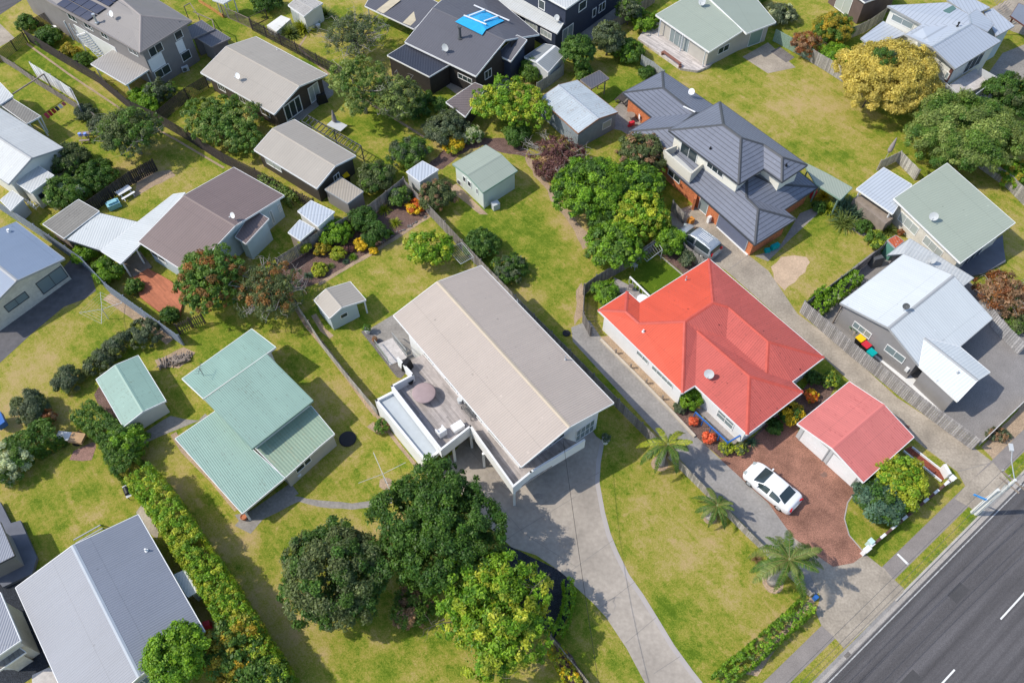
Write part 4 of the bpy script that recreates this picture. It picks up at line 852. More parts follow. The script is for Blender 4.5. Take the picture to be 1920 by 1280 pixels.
patch('slate_path', [(150, 470), (165, 495), (180, 545), (160, 560), (120, 575), (60, 625), (0, 680), (-40, 660), (30, 590), (100, 520)], mat('dark_grey_paving', (.12, .115, .12), .9, .2, 1.5), z=.0085)  # path in one dark grey tone with random mottling, dry and matt
patch('street', [(-40, 40), (0, 28), (50, -5), (20, -30), (-60, -20)], ASPH, z=.0086); patch('concrete_drive', [(-40, 20), (0, 45), (28, 72), (0, 88), (-60, 60)], CONC4, z=.0092)
patch('yard_paving', [(395, 130), (430, 105), (460, 95), (470, 130), (420, 160), (385, 150)], CONC2, z=.0085); patch('yard_paving', [(545, 218), (560, 228), (625, 178), (625, 165), (605, 150)], CONC2, z=.0085)
patch('yard_paving', [(895, 172), (960, 115), (1035, 118), (1100, 52), (1160, 10), (1160, 40), (1050, 120), (985, 130), (930, 190)], CONC2, z=.0085)
patch('yard_paving', [(1800, 230), (1830, 170), (1880, 100), (1980, 60), (1980, 160), (1905, 150), (1870, 175)], CONC2, z=.0085); patch('yard_paving', [(1830, 30), (1930, -20), (2000, 40), (1960, 80), (1900, 60)], CONC4, z=.0088)
patch('yard_paving', [(820, 150), (846, 128), (915, 185), (880, 195)], CONC4, z=.0087)
patch('courtyard_soil', [(265, 815), (235, 800), (186, 725), (176, 740), (215, 810), (260, 835)], MULCH, z=.0066, rough=.1); patch('woodpile_soil', [(290, 675), (345, 650), (365, 660), (335, 690), (300, 690)], DIRT, z=.0064, rough=.2)
patch('bed_soil', [(260, 335), (240, 350), (275, 325), (320, 318), (330, 330), (280, 355), (250, 372)], DIRT, z=.0064, rough=.15); patch('hedge_soil', [(1030, 1180), (1050, 1250), (1075, 1290), (1110, 1290), (1095, 1262), (1060, 1215)], MULCH, z=.0062, rough=.1)
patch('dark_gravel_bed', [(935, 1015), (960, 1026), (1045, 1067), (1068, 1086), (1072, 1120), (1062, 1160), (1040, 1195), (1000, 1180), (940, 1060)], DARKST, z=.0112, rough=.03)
for px, py, r in ((1010, 930, .5), (1060, 990, .35), (930, 890, .6), (1545, 890, .35), (1380, 445, .4), (1700, 800, .3)):
    c = at(px, py); patch('oil_stain', [(c.x + math.cos(t * .4) * r * random.uniform(.5, 1.2), c.y + math.sin(t * .4) * r * random.uniform(.4, .9), 0) for t in range(16)], mat('drive_stain', (.30, .265, .235) if px < 1500 else (.20, .12, .095), .9, .2, 2, fine=.15), z=.0152, world=True)
for px, py, r in ((1237, 869, .7), (1331, 969, .6), (1449, 1092, .8), (723, 906, .55)):
    c = at(px, py); patch('dirt_ring', [(c.x + math.cos(t * .52) * r, c.y + math.sin(t * .52) * r, 0) for t in range(12)], DIRT, z=.0072, rough=.1, world=True)
# ---------------------------------------------------------------- buildings
# 1 big beige house
H1 = [(737.5, 591), (902.5, 497.5), (1151, 755), (977.5, 875)]
root, poly, F = gable('two_storey_house', 'long two-storey white house with beige corrugated gable roof and a deck on its left', H1, 5.1, 1.12, R_BEIGE, WHITE, FASC_W, mat('cream_ridge', (.50, .42, .32), .6, .05), ovh=[1.1, .5, 1.0, .55][0:4])
B1 = root; P1 = poly
z = 5.1; A0, A1, A2, A3 = [at(*c, z) for c in H1]
window(root, poly, 2, (1082, 782), (1108, 770), panes=2, gm=GLASSB, zr=(3.2, 4.3)); window(root, poly, 2, (1078, 830), (1112, 808), panes=4, rows=2, gm=GLASSB, zr=(.15, 2.1)); vent(root, F, 1060, 674, .05, .5); vent(root, F, 970, 566, .04, .35, name='flue')
for k in (0.55, .9, 1.25, 1.6):
    pass
a, b = poly[3], poly[0]; d = (b - a).normalized(); nrm = Vector((d.y, -d.x)) * (1 if orient(poly) > 0 else -1)
for s0, s1 in ((2.2, 4.0), (5.0, 7.4), (8.4, 10.2), (12.0, 13.4)): win_rect(root, a, d, nrm, s0, s1, 2.8, 4.75, FASC_W, GLASS, 2, 'sliding_door' if s1 - s0 > 2 else 'window')
a, b = poly[2], poly[3]; d = (b - a).normalized(); nrm = Vector((d.y, -d.x)) * (1 if orient(poly) > 0 else -1)
win_rect(root, a, d, nrm, 3.6, 6.2, 2.8, 4.7, FASC_W, GLASS, 2, 'sliding_door'); rolldoor(root, poly, 2, None, None, GREYW, rng=(4.0, 7.0)); 
# deck, garage wing, balcony
DZ = 2.55; PZ = 3.55
dk = MB(); deck_pts = [at(746, 672, PZ), at(774, 702, PZ), at(735, 724, PZ), at(827, 842, PZ), at(882, 798, PZ), at(962, 911, PZ), at(985, 893, PZ)]
hp = [Vector((poly[3].x, poly[3].y, 0)), Vector((poly[0].x, poly[0].y, 0))]; hb = hp[0].lerp(hp[1], .86)
pts = [(p.x, p.y) for p in deck_pts[:6]] + [(at(1095, 822, PZ).x, at(1095, 822, PZ).y), tuple(poly[2].lerp(poly[3], .45)), tuple(poly[3]), (hb.x, hb.y)]
tri = tessellate_polygon([[Vector((p[0], p[1], 0)) for p in pts]])
for t in tri:
    q = [pts[i] for i in t]; ar = (q[1][0] - q[0][0]) * (q[2][1] - q[0][1]) - (q[1][1] - q[0][1]) * (q[2][0] - q[0][0])
    if ar < 0: q = q[::-1]
    dk.poly([(x, y, DZ) for x, y in q]); dk.poly([(x, y, DZ - .22) for x, y in q][::-1])
for p, q in zip(pts, pts[1:] + pts[:1]): dk.poly([(p[0], p[1], DZ - .22), (q[0], q[1], DZ - .22), (q[0], q[1], DZ), (p[0], p[1], DZ)])
_dd = at(977.5, 875, 5) - at(737.5, 591, 5); DECKB = boards('deck_boards', (.36, .325, .31), math.atan2(_dd.y, _dd.x))
obj('deck', dk, DECKB, root)
parapet(root, [(746, 671), (774, 702), (735, 723), (827, 842)], PZ, 1.15, WHITE); parapet(root, [(827.5, 841), (882, 798), (962, 910)], PZ + .002, 1.3, WHITE, t=.162); parapet(root, [(962, 911), (995, 884), (1095, 824)], PZ - .003, 1.25, WHITE, t=.158)
g = [at(706, 750, 2.5), at(737, 734, 2.5), at(830, 842, 2.5), at(799, 864, 2.5)]
parapet(root, [(p.x, p.y, 0) for p in (g[3], g[0], g[1])], 2.5, 2.5, WHITE, world=True, name='garage_wall', t=.2); q = MB(); q.prism([(p.x, p.y) for p in inset(g, .05)], 2.05, 2.2); obj('garage_roof', q, PALEROOF, root)
q = MB(); q.beam(g[3] - Vector((0, 0, .2)), at(827, 842, 2.5) - Vector((0, 0, .2)), .2, .45); obj('garage_beam', q, WHITE, root)
for px, py in ((848, 825), (964, 910), (905, 836), (881, 799)):
    p = at(px, py, PZ); q = MB(); q.box((p.x, p.y, (DZ - .25) / 2), (.2, .2, DZ - .25)); obj('post', q, WHITE, root)
p = at(964, 910, PZ)
# stair with balustrade
s0 = at(752, 662, 2.0); lo = at(738, 634, 0.1); hi = at(765, 668, DZ); q = MB(); dd = (hi - lo); dd.z = 0; L = dd.length; dd.normalize(); nn = Vector((-dd.y, dd.x, 0))
for k in range(11):
    c = lo + dd * (L * (k + .5) / 11) + nn * -.9; zz = DZ * (k + 1) / 12; q.beam(Vector((c.x, c.y, zz)) - nn * .8, Vector((c.x, c.y, zz)) + nn * .8, .34, .06)
obj('stair', q, WDECK, root); q = MB()
for s in (-1.75, -.05):
    a = lo + nn * s; b_ = hi + nn * s; a = Vector((a.x, a.y, 1.0)); b_ = Vector((a.x + dd.x * L, a.y + dd.y * L, DZ + 1.0)); q.beam(a, b_, .05, .07); q.beam(a - Vector((0, 0, .85)), b_ - Vector((0, 0, .85)), .05, .05)
    for k in range(22): p = a.lerp(b_, k / 21); q.beam(p, p - Vector((0, 0, .9)), .022)
obj('balustrade', q, METAL, root)

# 2 red house
v = dict(a=(1121.2, 581), b=(1176, 546), c=(1199.4, 567), d=(1329.4, 484.6), e=(1545.9, 669.7), f=(1485.4, 715.2), g=(1506, 734.3), h=(1401, 814.5), i=(1303.5, 722.5), j=(1280, 736.6))
ol = [v[k] for k in 'abcdefghij']; EZ = 2.9
it = dict(s1=(1173.3, 583.3, .55), s2=(1198.6, 605.8, .62), m1=(1284.4, 602.2, 1.55), n1=(1337.2, 567, 1.55), n2=(1365.9, 575.5, 1.3), q=(1440.4, 640, 1.3), k=(1437.6, 699.2, .42), v0=(1361.7, 633, .75), w=(1306.9, 619.4, 1.05), y=(1405.3, 704.8, 1.05))
V = {k: (*p, EZ) for k, p in v.items()}; V.update({k: (p[0], p[1], EZ + p[2]) for k, p in it.items()})
fs = ['a s1 s2 m1 j', 'a b s1', 'b c s2 s1', 'c d n1 m1 s2', 'd e q n2 n1', 'e f k q', 'n2 q k v0', 'm1 n1 n2 v0 w', 'm1 w i j', 'w y h i', 'y g h', 'w v0 k f g y']
AF = [[at(*V[n]) for n in f.split()] for f in fs]; c = sum(AF[0], Vector()) / 5; root = thing('bungalow', 'white weatherboard bungalow under a bright red hipped roof', 'house', at(1320, 660))
r1_ = roof(root, [list(f) for f in AF], R_RED, FASC_W, .14, mat('red_ridge_flashing', (.50, .085, .06), .5, .12))
F = AF; poly = inset([at(*V[k]) for k in 'abcdefghij'], .45); walls(root, poly, lambda x, y: tri_z(F, x, y), WHITE)
r1_.data.materials.append(R_RED2)
for p_ in r1_.data.polygons:
    if p_.index // 2 >= 4: p_.material_index = 1
for tl, br, n in (((1195, 655), (1216, 679), 2), ((1224, 682), (1262, 722), 4)): window(root, poly, 9, tl, br, panes=n, gm=GLASSB, zr=(1.35, 2.35))
window(root, poly, 7, (1347, 767), (1374, 804), panes=2, rows=2, zr=(.9, 2.2), ft=.08, gm=GLASSB); window(root, poly, 6, (1420, 805), (1450, 790), zr=(.9, 2.1)); window(root, poly, 2, (1240, 545), (1262, 530), zr=(.9, 2.1))
dish(root, F, 1327, 708, .42, LGREY, aim=(-.35, -.75, .55)); vent(root, F, 1286, 525, .05, .5); vent(root, F, 1206, 622, .07, .3, WHITE); downpipe(root, poly, 9, 2.6); downpipe(root, poly, 7, 2.6)
# porch deck with blue rail
q = MB(); pp = [at(1305, 765, .35), at(1347, 765, .35), at(1400, 822, .35), at(1372, 834, .35)]; q.prism([(p.x, p.y) for p in pp], .2, .35); obj('porch_deck', q, GREYDECK, root)
q = MB(); r0, r1, r2 = at(1304, 772, 1.3), at(1365, 829, 1.3), at(1391, 814, 1.3)
for dz in (0, -.05): q.beam(r0 + Vector((0, 0, dz)), r1 + Vector((0, 0, dz)), .12, .05); q.beam(r1 + Vector((0, 0, dz)), r2 + Vector((0, 0, dz)), .12, .05)
for k in range(5): p = r0.lerp(r1, k / 4); q.beam(p, Vector((p.x, p.y, .3)), .07)
obj('porch_rail', q, BLUEP, root)
# back deck
q = MB(); pp = [at(1140, 540, .3), at(1152, 520, .3), at(1190, 540, .3), at(1215, 562, .3), at(1198, 575, .3), at(1176, 552, .3)]; q.prism([(p.x, p.y) for p in pp], .1, .3); obj('back_deck', q, GREYDECK, root)
q = MB(); a, b = at(1181, 519, 1.2), at(1219, 556, 1.2); q.beam(a, b, .12, .12); 
for k in range(7): p = a.lerp(b, k / 6); q.beam(p, Vector((p.x, p.y, .3)), .05)
obj('deck_rail', q, WHITE, root)

# 3 tiled two-storey brick house
LZ = 2.45; lo = [(1167.4, 173.6), (1242.3, 133.4), (1362, 214), (1534, 350.8), (1470.7, 393), (1492.6, 410.4), (1415.8, 459), (1179.5, 246.7), (1223, 220)]
def LP(px, py, dz=0): return (px, py, LZ + dz)
Lv = [LP(*p) for p in lo]; a1 = LP(1244.2, 164.3, 1.1); a2 = LP(1303, 211.6, 1.1); T2 = LP(1271, 238, 1.55); Mx = LP(1400, 322, 1.9); My = LP(1450, 345, 1.2); d1 = LP(1422.3, 391.6, 1.15); d2 = LP(1400.4, 370.5, 1.15)
faces = [[Lv[0], Lv[1], a1], [Lv[0], a1, a2, Lv[8]], [Lv[1], Lv[2], a2, a1], [Lv[8], a2, T2, Lv[7]], [a2, Lv[2], Mx, T2], [Lv[7], T2, Mx, d2, d1, Lv[6]], [Lv[6], d1, Lv[5]], [Lv[5], d1, d2, Lv[4]], [Lv[4], d2, Mx, My, Lv[3]], [Mx, Lv[2], Lv[3], My]]
root, poly, F = house('brick_house', 'brick house with blue-grey tiled hip roofs and a white upper storey', Lv, faces, R_TILE, BRICK, FASC_D, FASC_D, ovh=.55)
UZ = 5.2; U = dict(A=(1253.5, 244), B=(1349.7, 190.5), C=(1514.3, 309.2), D=(1466.5, 341), E=(1432.1, 316.2), G=(1385.7, 345.2)); U = {k: (*p, UZ) for k, p in U.items()}
U.update(r1=(1356.8, 233.5, UZ + 1.6), r2=(1390, 258, UZ + 1.6), r3=(1432, 270.7, UZ + .95), r4=(1467.3, 294.6, UZ + .95))
fu = ['A B r1', 'B C r4 r3 r2 r1', 'A r1 r2 G', 'G r2 r3 E', 'E r3 r4 D', 'D r4 C']
_, pu, FU = house('', '', [U[k] for k in 'ABCDEG'], [[U[n] for n in f.split()] for f in fu], R_TILE, mat('upper_white_plaster', (.70, .68, .60), .7, .05), FASC_D, FASC_D, ovh=.5, root=root, z0=2.5)
window(root, pu, 5, (1327, 303), (1355, 332), zr=(3.9, 4.9), panes=3); window(root, pu, 5, (1278, 268), (1305, 305), zr=(3.0, 4.9), panes=2, gm=GLASS, name='balcony_door')
parapet(root, [(1268, 273), (1246, 282), (1296, 325), (1316, 308)], 3.9, 1.2, mat('balcony_cream', (.62, .59, .51), .7, .05), t=.16, name='balcony_wall')
q = MB(); pp = [at(1267, 275, 3.0), at(1250, 289, 3.0), at(1296, 330, 3.0), at(1314, 314, 3.0)]; q.prism([(p.x, p.y) for p in pp], 2.8, 3.02); obj('balcony_floor', q, LGREY, root)
# balcony furniture (a railing frame)
rolldoor(root, poly, 6, (1402, 452), (1348, 410), mat('slate_blue_door', (.13, .15, .22), .5, .03), rows=6, zr=(.03, 2.05)); window(root, poly, 6, (1310, 385), (1325, 400), zr=(.1, 2.1), panes=1, name='front_door', gm=GLASSB); window(root, poly, 6, (1250, 335), (1272, 355), zr=(.9, 2.0)); 
q = MB(); a = at(1345, 425, 0); b = at(1402, 478, 0); q.beam(a + Vector((0, 0, .03)), b + Vector((0, 0, .03)), .3, .05); obj('threshold', q, WHITE, root)
dish(root, F, 1295, 181, .36, WHITE, aim=(-.5, -.6, .6)); vent(root, FU, 1332, 279, .07, .25, BLACK); vent(root, FU, 1474, 311, .07, .25, BLACK)
q = MB(); q.beam(roofpoint(F, 1281, 201) + Vector((0, 0, .1)), roofpoint(F, 1303, 212) + Vector((0, 0, .12)), .16, .06); obj('timber_plank', q, WHITE, root)
# green carport canopies
mono('garden_canopy', 'green corrugated canopy at the right end of the tiled brick house', [(1505, 303), (1550, 325), (1598, 352), (1576, 374), (1530, 345)], [2.6] * 5, R_MINT, None, FASC_G, posts=True, cat='canopy')

# 4 green multi-roof house
P = [at(341.2, 709.8, 2.7), at(471.8, 616.3, 2.7), at(516.9, 650.5, 3.3), at(381.2, 747, 3.3)]; c = at(430, 780); GH = thing('bungalow', 'bungalow with stepped green corrugated roofs and a wide carport', 'house', (c.x, c.y, 0))
root = GH; roof(root, [P], R_GREEN, FASC_W, .12, R_GREEN); pa = inset(P, .4); walls(root, pa, lambda x, y: tri_z([P], x, y), OFFW)
Q = [at(384.2, 748.4, 3.9), at(500, 663.8, 3.9), at(586.7, 750.5, 3.4), at(471.8, 840.5, 3.4)]; roof(root, [Q], R_GREEN, FASC_G, .12, R_GREEN, name='roof'); pb = inset(Q, .35); walls(root, pb, lambda x, y: tri_z([Q], x, y), OFFW)
K = [at(328.4, 822, 2.55), at(405, 769.2, 2.55), at(471.8, 840.5, 2.33), at(534.1, 895.4, 2.1), at(454, 962.2, 2.1)]; KF = [[K[0], K[1], K[2], K[3], K[4]]]; K2 = [K[0], K[1], K[2], K[3], K[4]]
roof(root, [[K[0], K[1], K[2], K[3], K[4]]], R_GREEN, FASC_W, .1, None)
Mf = [at(478, 838, 2.4), at(583, 760, 2.4), at(627, 813, 2.05), at(599.4, 836, 2.05), at(534.1, 895.4, 2.05)]; roof(root, [[Mf[0], Mf[1], Mf[2], Mf[3], Mf[4]]], R_GREENP, FASC_W, .1, None); pm = inset(Mf, .12); walls(root, pm, lambda x, y: tri_z([Mf], x, y), BEIGEW)
window(root, pm, 3, (558, 890), (572, 870), panes=1, zr=(1.0, 1.9)); window(root, pm, 3, (573, 878), (584, 862), panes=1, zr=(1.0, 1.9)); window(root, pb, 2, (500, 838), (530, 812), panes=2, zr=(2.86, 3.0)) if False else None
for i, kk in enumerate((0, 4)): 
    p = inset(K, .25)[kk]; q = MB(); q.box((p.x, p.y, 1.0), (.12, .12, 2.0)); obj('post', q, WHITE, root)
q = MB(); ki = inset(K, .3); a, b = ki[4], ki[0]; q.beam((a.x, a.y, .9), (b.x, b.y, .9), .1, 1.8); obj('carport_wall', q, OFFW, root); window(root, pa, 3, (350, 733), (372, 760), panes=3, zr=(.9, 2.0)); 
q = MB(); an = roofpoint([P], 382, 704); q.tube([an, an + Vector((0, 0, 1.1))], .025, 6); 
for k in range(5): q.beam(an + Vector((-.35 + .05 * k, -.5 + .25 * k, 1.1)), an + Vector((.35 - .05 * k, -.5 + .25 * k, 1.1)), .02)
q.beam(an + Vector((0, -.55, 1.1)), an + Vector((0, .55, 1.1)), .025); obj('aerial', q, DGREY, root)

# 5 green garage
root, poly, F = gable('garage', 'small green-roofed garage with a pale end wall beside the hedge', [(180, 711), (259, 666), (311, 751), (231, 800)], 1.95, .38, R_GREEN, OFFW, FASC_W, cat='garage', ovh=.25)
# 6 garden cabin
root, poly, F = gable('garden_cabin', 'pale mint cabin with a green gable roof on the middle lawn', [(911, 272), (970, 320), (905.5, 361), (848.5, 307.5)], 2.55, .42, R_MINT, MINTW, FASC_G, cat='cabin', ovh=.2, ratio=.5)
# the ridge of this cabin runs across: built from its two gable ends
for tl, br in (((868, 330), (874, 341)), ((877, 338), (884, 350)), ((893, 352), (897, 366))): window(root, poly, 2, tl, br, panes=1, zr=(1.2, 2.0))
downpipe(root, poly, 2, 2.4); 
# 7 playhouse shed
root, poly, F = gable('garden_shed', 'small pale blue shed with a beige gable roof and a little veranda', [(588.5, 562), (656.5, 528), (686, 562), (617.5, 597)], 2.0, .62, R_TAN, PBLUE, FASC_W, cat='shed', ovh=[.15, .9, .12, .12], ratio=.37)
window(root, poly, 2, (639, 598), (651, 585), panes=1, zr=(1.0, 1.6)); p = inset([at(588.5, 562, 2), at(656.5, 528, 2), at(686, 562, 2), at(617.5, 597, 2)], .12)[2]; q = MB(); q.box((p.x, p.y, 1.0), (.12, .12, 2.0)); obj('post', q, WHITE, root)
# 8 red garage
root, poly, F = gable('double_garage', 'double garage with a faded red gable roof and two white roller doors', [(1592.5, 715), (1714, 819), (1619, 904), (1495, 794)], 2.1, .68, R_PINK, LGREY, FASC_W, cat='garage', ovh=.3)
P = poly; rolldoor(root, poly, 2, None, None, rng=(.35, 2.75), zr=(.03, 1.95)); rolldoor(root, poly, 2, None, None, rng=(3.25, 5.6), zr=(.03, 1.95))
# 9 white house on the right
_a, _g, _b, _e = at(1575.5, 567.5, 3.0), at(1723.7, 685.3, 2.75), at(1694, 476.4, 3.0), at(1861.2, 596.9, 2.75); _zd = zline(1667, 614.4, _a, _g); _zc = zline(1788.2, 516.4, _b, _e); print('zd', _zd, _zc)
_zd = max(3.4, min(4.6, (_zd + _zc) / 2))
W = dict(a=(1575.5, 567.5, 3.0), b=(1694, 476.4, 3.0), c=(1788.2, 516.4, _zd), d=(1667, 614.4, _zd), e=(1861.2, 596.9, 2.75), f=(1799.8, 649.7, 2.75), g=(1723.7, 685.3, 2.75))
root, poly, F = house('modern_house', 'grey-clad house with a white gable roof and two rows of small windows', [W['a'], W['b'], (1788.2, 516.4, 3.0), W['e'], W['f'], W['g'], (1667, 614.4, 3.0)][0:1] + [W['b'], W['e'], W['g']] if False else [W['a'], W['b'], W['e'], W['g']], [[W['a'], W['b'], W['c'], W['d']], [W['d'], W['c'], W['e'], W['f'], (1733.3, 633, 3.5), W['g']]], R_WHITE, GREYW, FASC_GR, FASC_GR, ovh=.35)
x = dict(a=(1733.3, 633, 3.51), b=(1833.3, 712.4, 3.51), c=(1856.5, 697.4, 2.76), d=(1796, 751.6, 2.76), e=(1723.7, 685.3, 2.76), f=(1799.8, 649.7, 2.76))
roof(root, [[at(*x[k]) for k in f] for f in ('abde', 'afcb')], R_WHITE, FASC_W, .12, FASC_GR); pw = inset([at(*x[k]) for k in 'edcf'], .35); FX = [[at(*x[k]) for k in f] for f in ('abde', 'afcb')]; walls(root, pw, lambda a_, b_: tri_z(FX, a_, b_), GREYW)
for tl, br, n in (((1607, 594), (1638, 622), 3),): window(root, poly, 3, tl, br, panes=n, zr=(1.1, 1.9), gm=GLASSB)
window(root, poly, 3, (1666, 642), (1700, 670), panes=2, zr=(1.2, 2.1), gm=GLASSB); dish(root, F, 1694, 582, .3, DGREY); vent(root, FX, 1795, 699, .05, .25)
mono('', '', [(1664, 478), (1706, 447), (1826, 521), (1806, 536), (1740, 510), (1694, 476)], [2.7, 2.5, 2.5, 2.7, 2.75, 2.8], R_WHITEO, GREYW, FASC_GR, root=root, rname='back_roof'); 
p = at(1740, 492, 2.7); dish(root, [[at(1664, 478, 2.7), at(1706, 447, 2.5), at(1826, 521, 2.5), at(1806, 536, 2.7)]], 1742, 494, .42, LGREY)
q = MB(); a = inset([at(*W[k]) for k in 'abeg'], .2)[0]; q.box((a.x, a.y, 1.4), (.1, .1, 2.8)); obj('post', q, WOOD, root)
# meter box
q = MB(); p = at(1702, 692, 1.0); q.box((p.x, p.y, 1.1), (.45, .3, .5), .6); obj('meter_box', q, WHITE, root)
# 10 green mono-pitch house, right
root, poly, F = mono('green_roofed_house', 'cream house under one broad sage green sloping roof with a dish', [(1676, 372), (1776, 306), (1903.7, 417.5), (1801, 493)], [2.9, 3.5, 3.5, 2.9], R_MINT, CREAM, FASC_W, ovh=.45, thick=.12)
window(root, poly, 3, (1683, 410), (1716, 442), panes=3, zr=(.9, 2.0), gm=GLASSC); window(root, poly, 3, (1732, 448), (1768, 475), panes=3, zr=(1.0, 2.0), gm=GLASSC); dish(root, F, 1746, 414, .42, LGREY); window(root, poly, 2, (1815, 480), (1850, 455), panes=3, zr=(.1, 2.1), name='sliding_door')
q = MB(); pp = [at(1797, 500, .3), at(1806, 520, .3), at(1845, 512, .3), at(1886, 490, .3), at(1882, 465, .3), at(1880, 440, .3)]; q.prism([(p.x, p.y) for p in pp], .05, .3); obj('deck', q, BLUEGREY, root)
root, poly, F = mono('lean_to', 'ribbed zinc carport roof beside the sage green sloping roof', [(1606, 354), (1657, 314), (1710, 346), (1674, 401)], [2.5, 2.6, 2.6, 2.5], R_ZINC, None, FASC_W, posts=True, cat='carport')
q = MB(); pp = [at(1600, 372, 1.5), at(1618, 362, 1.5), at(1676, 408, 1.5), at(1660, 420, 1.5)]; q.prism([(p.x, p.y) for p in pp], 0, 1.5); obj('timber_screen', q, WOOD, root)
root, poly, F = mono('tool_shed', 'tiny shed with a rusty red and white roof beside the grey fence', [(1664, 450), (1680, 441), (1695, 452), (1679, 465)], [2.0, 2.0, 2.0, 2.0], R_RUST, mat('green_tin', (.10, .25, .20), .5, .08), FASC_GR, cat='shed', ovh=.08)
# 11 slate roof bottom left
root, poly, F = gable('bungalow', 'bungalow with a large slate-blue corrugated gable roof by the tall hedge', [(29, 1101), (259, 964), (384, 1183), (150, 1370)], 2.9, .95, R_SLATE, CREAM, FASC_W, mat('slate_ridge', (.33, .37, .42), .5, .05), ovh=.5)
vent(root, F, 275, 1032, .07, .35, WHITE)
pl = inset([at(*c, 2.9) for c in [(29, 1101), (259, 964), (384, 1183), (150, 1370)]], .5); window(root, pl, 2, (235, 1275), (262, 1255), panes=2, zr=(.9, 2.1), gm=GLASSB)
root2, _, _ = mono('pergola_roof', 'narrow lean-to roof and frame on the right wall of the slate roofed bungalow', [(327, 1077), (347, 1068), (372, 1107), (352, 1118)], [2.1] * 4, CANOPY, None, FASC_W, posts=True, cat='lean-to')
q = MB()
for a, b in (((138, 1012), (188, 984)), ((142, 1018), (192, 990))): q.beam(at(*a, 2.4), at(*b, 2.4), .08)
q.beam(at(188, 984, 2.4), at(188, 984, 0), .09); q.beam(at(192, 990, 2.4), at(192, 990, 0), .09)
one('pergola', 'bare grey pergola frame at the back edge of the slate-blue roof', 'pergola', q, FASC_GR)
# 12 far left lower houses
root, poly, F = mono('house', 'slate-roofed house cut by the left edge, beside the blue-grey deck', [(-60, 985), (0, 978), (27, 1041), (-60, 1085)], [2.7] * 4, R_SLATE, GREYW, FASC_D)
q = MB(); pp = [at(0, 940, .4), at(20, 980, .4), at(38, 975, .4), at(69, 1045, .4), at(60, 1075, .4), at(5, 1100, .4), at(-30, 1060, .4)]; q.prism([(p.x, p.y) for p in pp], .1, .4); obj('deck', q, BLUEGREY, root)
root, poly, F = mono('house', 'cream block house at the left edge with a small grey lean-to roof', [(-70, 1110), (0, 1110), (38, 1200), (-20, 1240), (-70, 1240)], [3.6] * 5, R_SLATE, CREAM, FASC_W)
mono('', '', [(0, 1218), (25, 1206), (48, 1222), (-10, 1262)], [2.4, 2.4, 2.2, 2.2], R_GREYO, CREAM, FASC_W, root=root, rname='lean_to_roof')
q = MB(); pp = [at(60, 1265, .4), at(92, 1250, .4), at(150, 1300, .4), at(60, 1330, .4)]; q.prism([(p.x, p.y) for p in pp], .0, .4); one('deck', 'timber deck at the front of the slate roofed bungalow', 'deck', q, WDECK)
# 13 steel-blue roofed house left
root, poly, F = gable_r('house', 'pale plastered house with a steel-blue corrugated roof and a big curtained window', (-90, 330), (148, 499.5), (-60, 453), (31, 526), 2.9, 1.1, R_BLUE, CREAM, FASC_GR, FASC_GR, ovh=.45)
window(root, poly, 1, (80, 550), (137, 518), panes=2, rows=1, zr=(.5, 2.1), gm=GLASSB, fm=FASC_D); window(root, poly, 1, (22, 593), (62, 565), panes=2, zr=(1.2, 2.1), gm=GLASSB, fm=FASC_D); vent(root, F, 17, 434, .09, .15, WHITE, cap=True)
# 14 white gable house left
root, poly, F = gable_r('cottage', 'white-roofed cottage with a grey lower porch roof at the left edge', (-60, 165), (121, 279.5), (-80, 207), (58.6, 296.5), 3.0, 1.0, R_WHITEO, OFFW, FASC_GR, FASC_GR)
mono('', '', [(0, 196), (22, 184), (76, 218), (50, 232)], [2.7] * 4, R_GREYO, None, FASC_W, root=root, posts=True, rname='porch_roof'); mono('', '', [(-30, 150), (0, 155), (24, 180), (0, 196), (-40, 190)], [2.9] * 5, R_WHITEO, PGREENW, FASC_W, root=root, rname='rear_roof')
root, poly, F = mono('shed', 'white shed with a pale ribbed roof and one dark window by the left edge', [(30.5, 343), (68, 308), (101, 329), (57.4, 361)], [2.5] * 4, R_WHITEO, OFFW, FASC_W, cat='shed', ovh=.15); window(root, poly, 2, (69, 365), (83, 352), panes=1, zr=(.9, 1.7), fm=FASC_GR)
mono('shed', 'plain white tin shed squeezed between the cottage and the steel-blue roof', [(0, 375), (22, 357), (44, 372), (20, 395)], [2.0] * 4, R_WHITEO, LGREY, FASC_W, cat='shed', ovh=.1)
# 15 brown house
root, poly, F = gable_r('bungalow', 'pale blue bungalow with a brown ribbed gable roof', (437, 310), (553, 381), (345, 366), (441, 423), 2.9, 1.1, R_BROWN, PBLUE, FASC_W, R_BROWN, ovh=.4)
for tl, br, zz in (((512, 420), (525, 440), (.3, 2.1)), ((528, 405), (535, 420), (1.0, 2.1)), ((538, 398), (544, 412), (1.0, 2.1)), ((484, 446), (494, 455), (.9, 1.9))): window(root, poly, 1, tl, br, panes=1, zr=zz, gm=GLASSC)
pg = [at(441, 444, 2.7), at(487, 397, 2.7), at(503, 408, 2.7), at(460, 457, 2.7)]; mono('', '', [(441, 444), (475, 392), (504, 410), (461, 457)], [2.9, 3.3, 2.9, 2.6], R_BROWN, PBLUE, FASC_W, root=root, rname='porch_roof', ovh=.2)
dish(root, F, 440, 412, .3, WHITE); window(root, poly, 2, (300, 505), (330, 525), panes=2, zr=(1.0, 2.1))
mono('verandah_canopy', 'translucent white canopy along the brown roof', [(189, 470), (325, 364), (347, 361), (257, 464), (226, 494)], [2.4, 2.5, 2.6, 2.6, 2.5], CANOPY, None, FASC_W, posts=True, cat='canopy')
mono('carport', 'white corrugated canopy between the old grey roof and the brown house', [(125, 449), (186, 399), (259, 416), (189, 470)], [2.35] * 4, CANOPY, None, FASC_D, posts=True, cat='canopy')
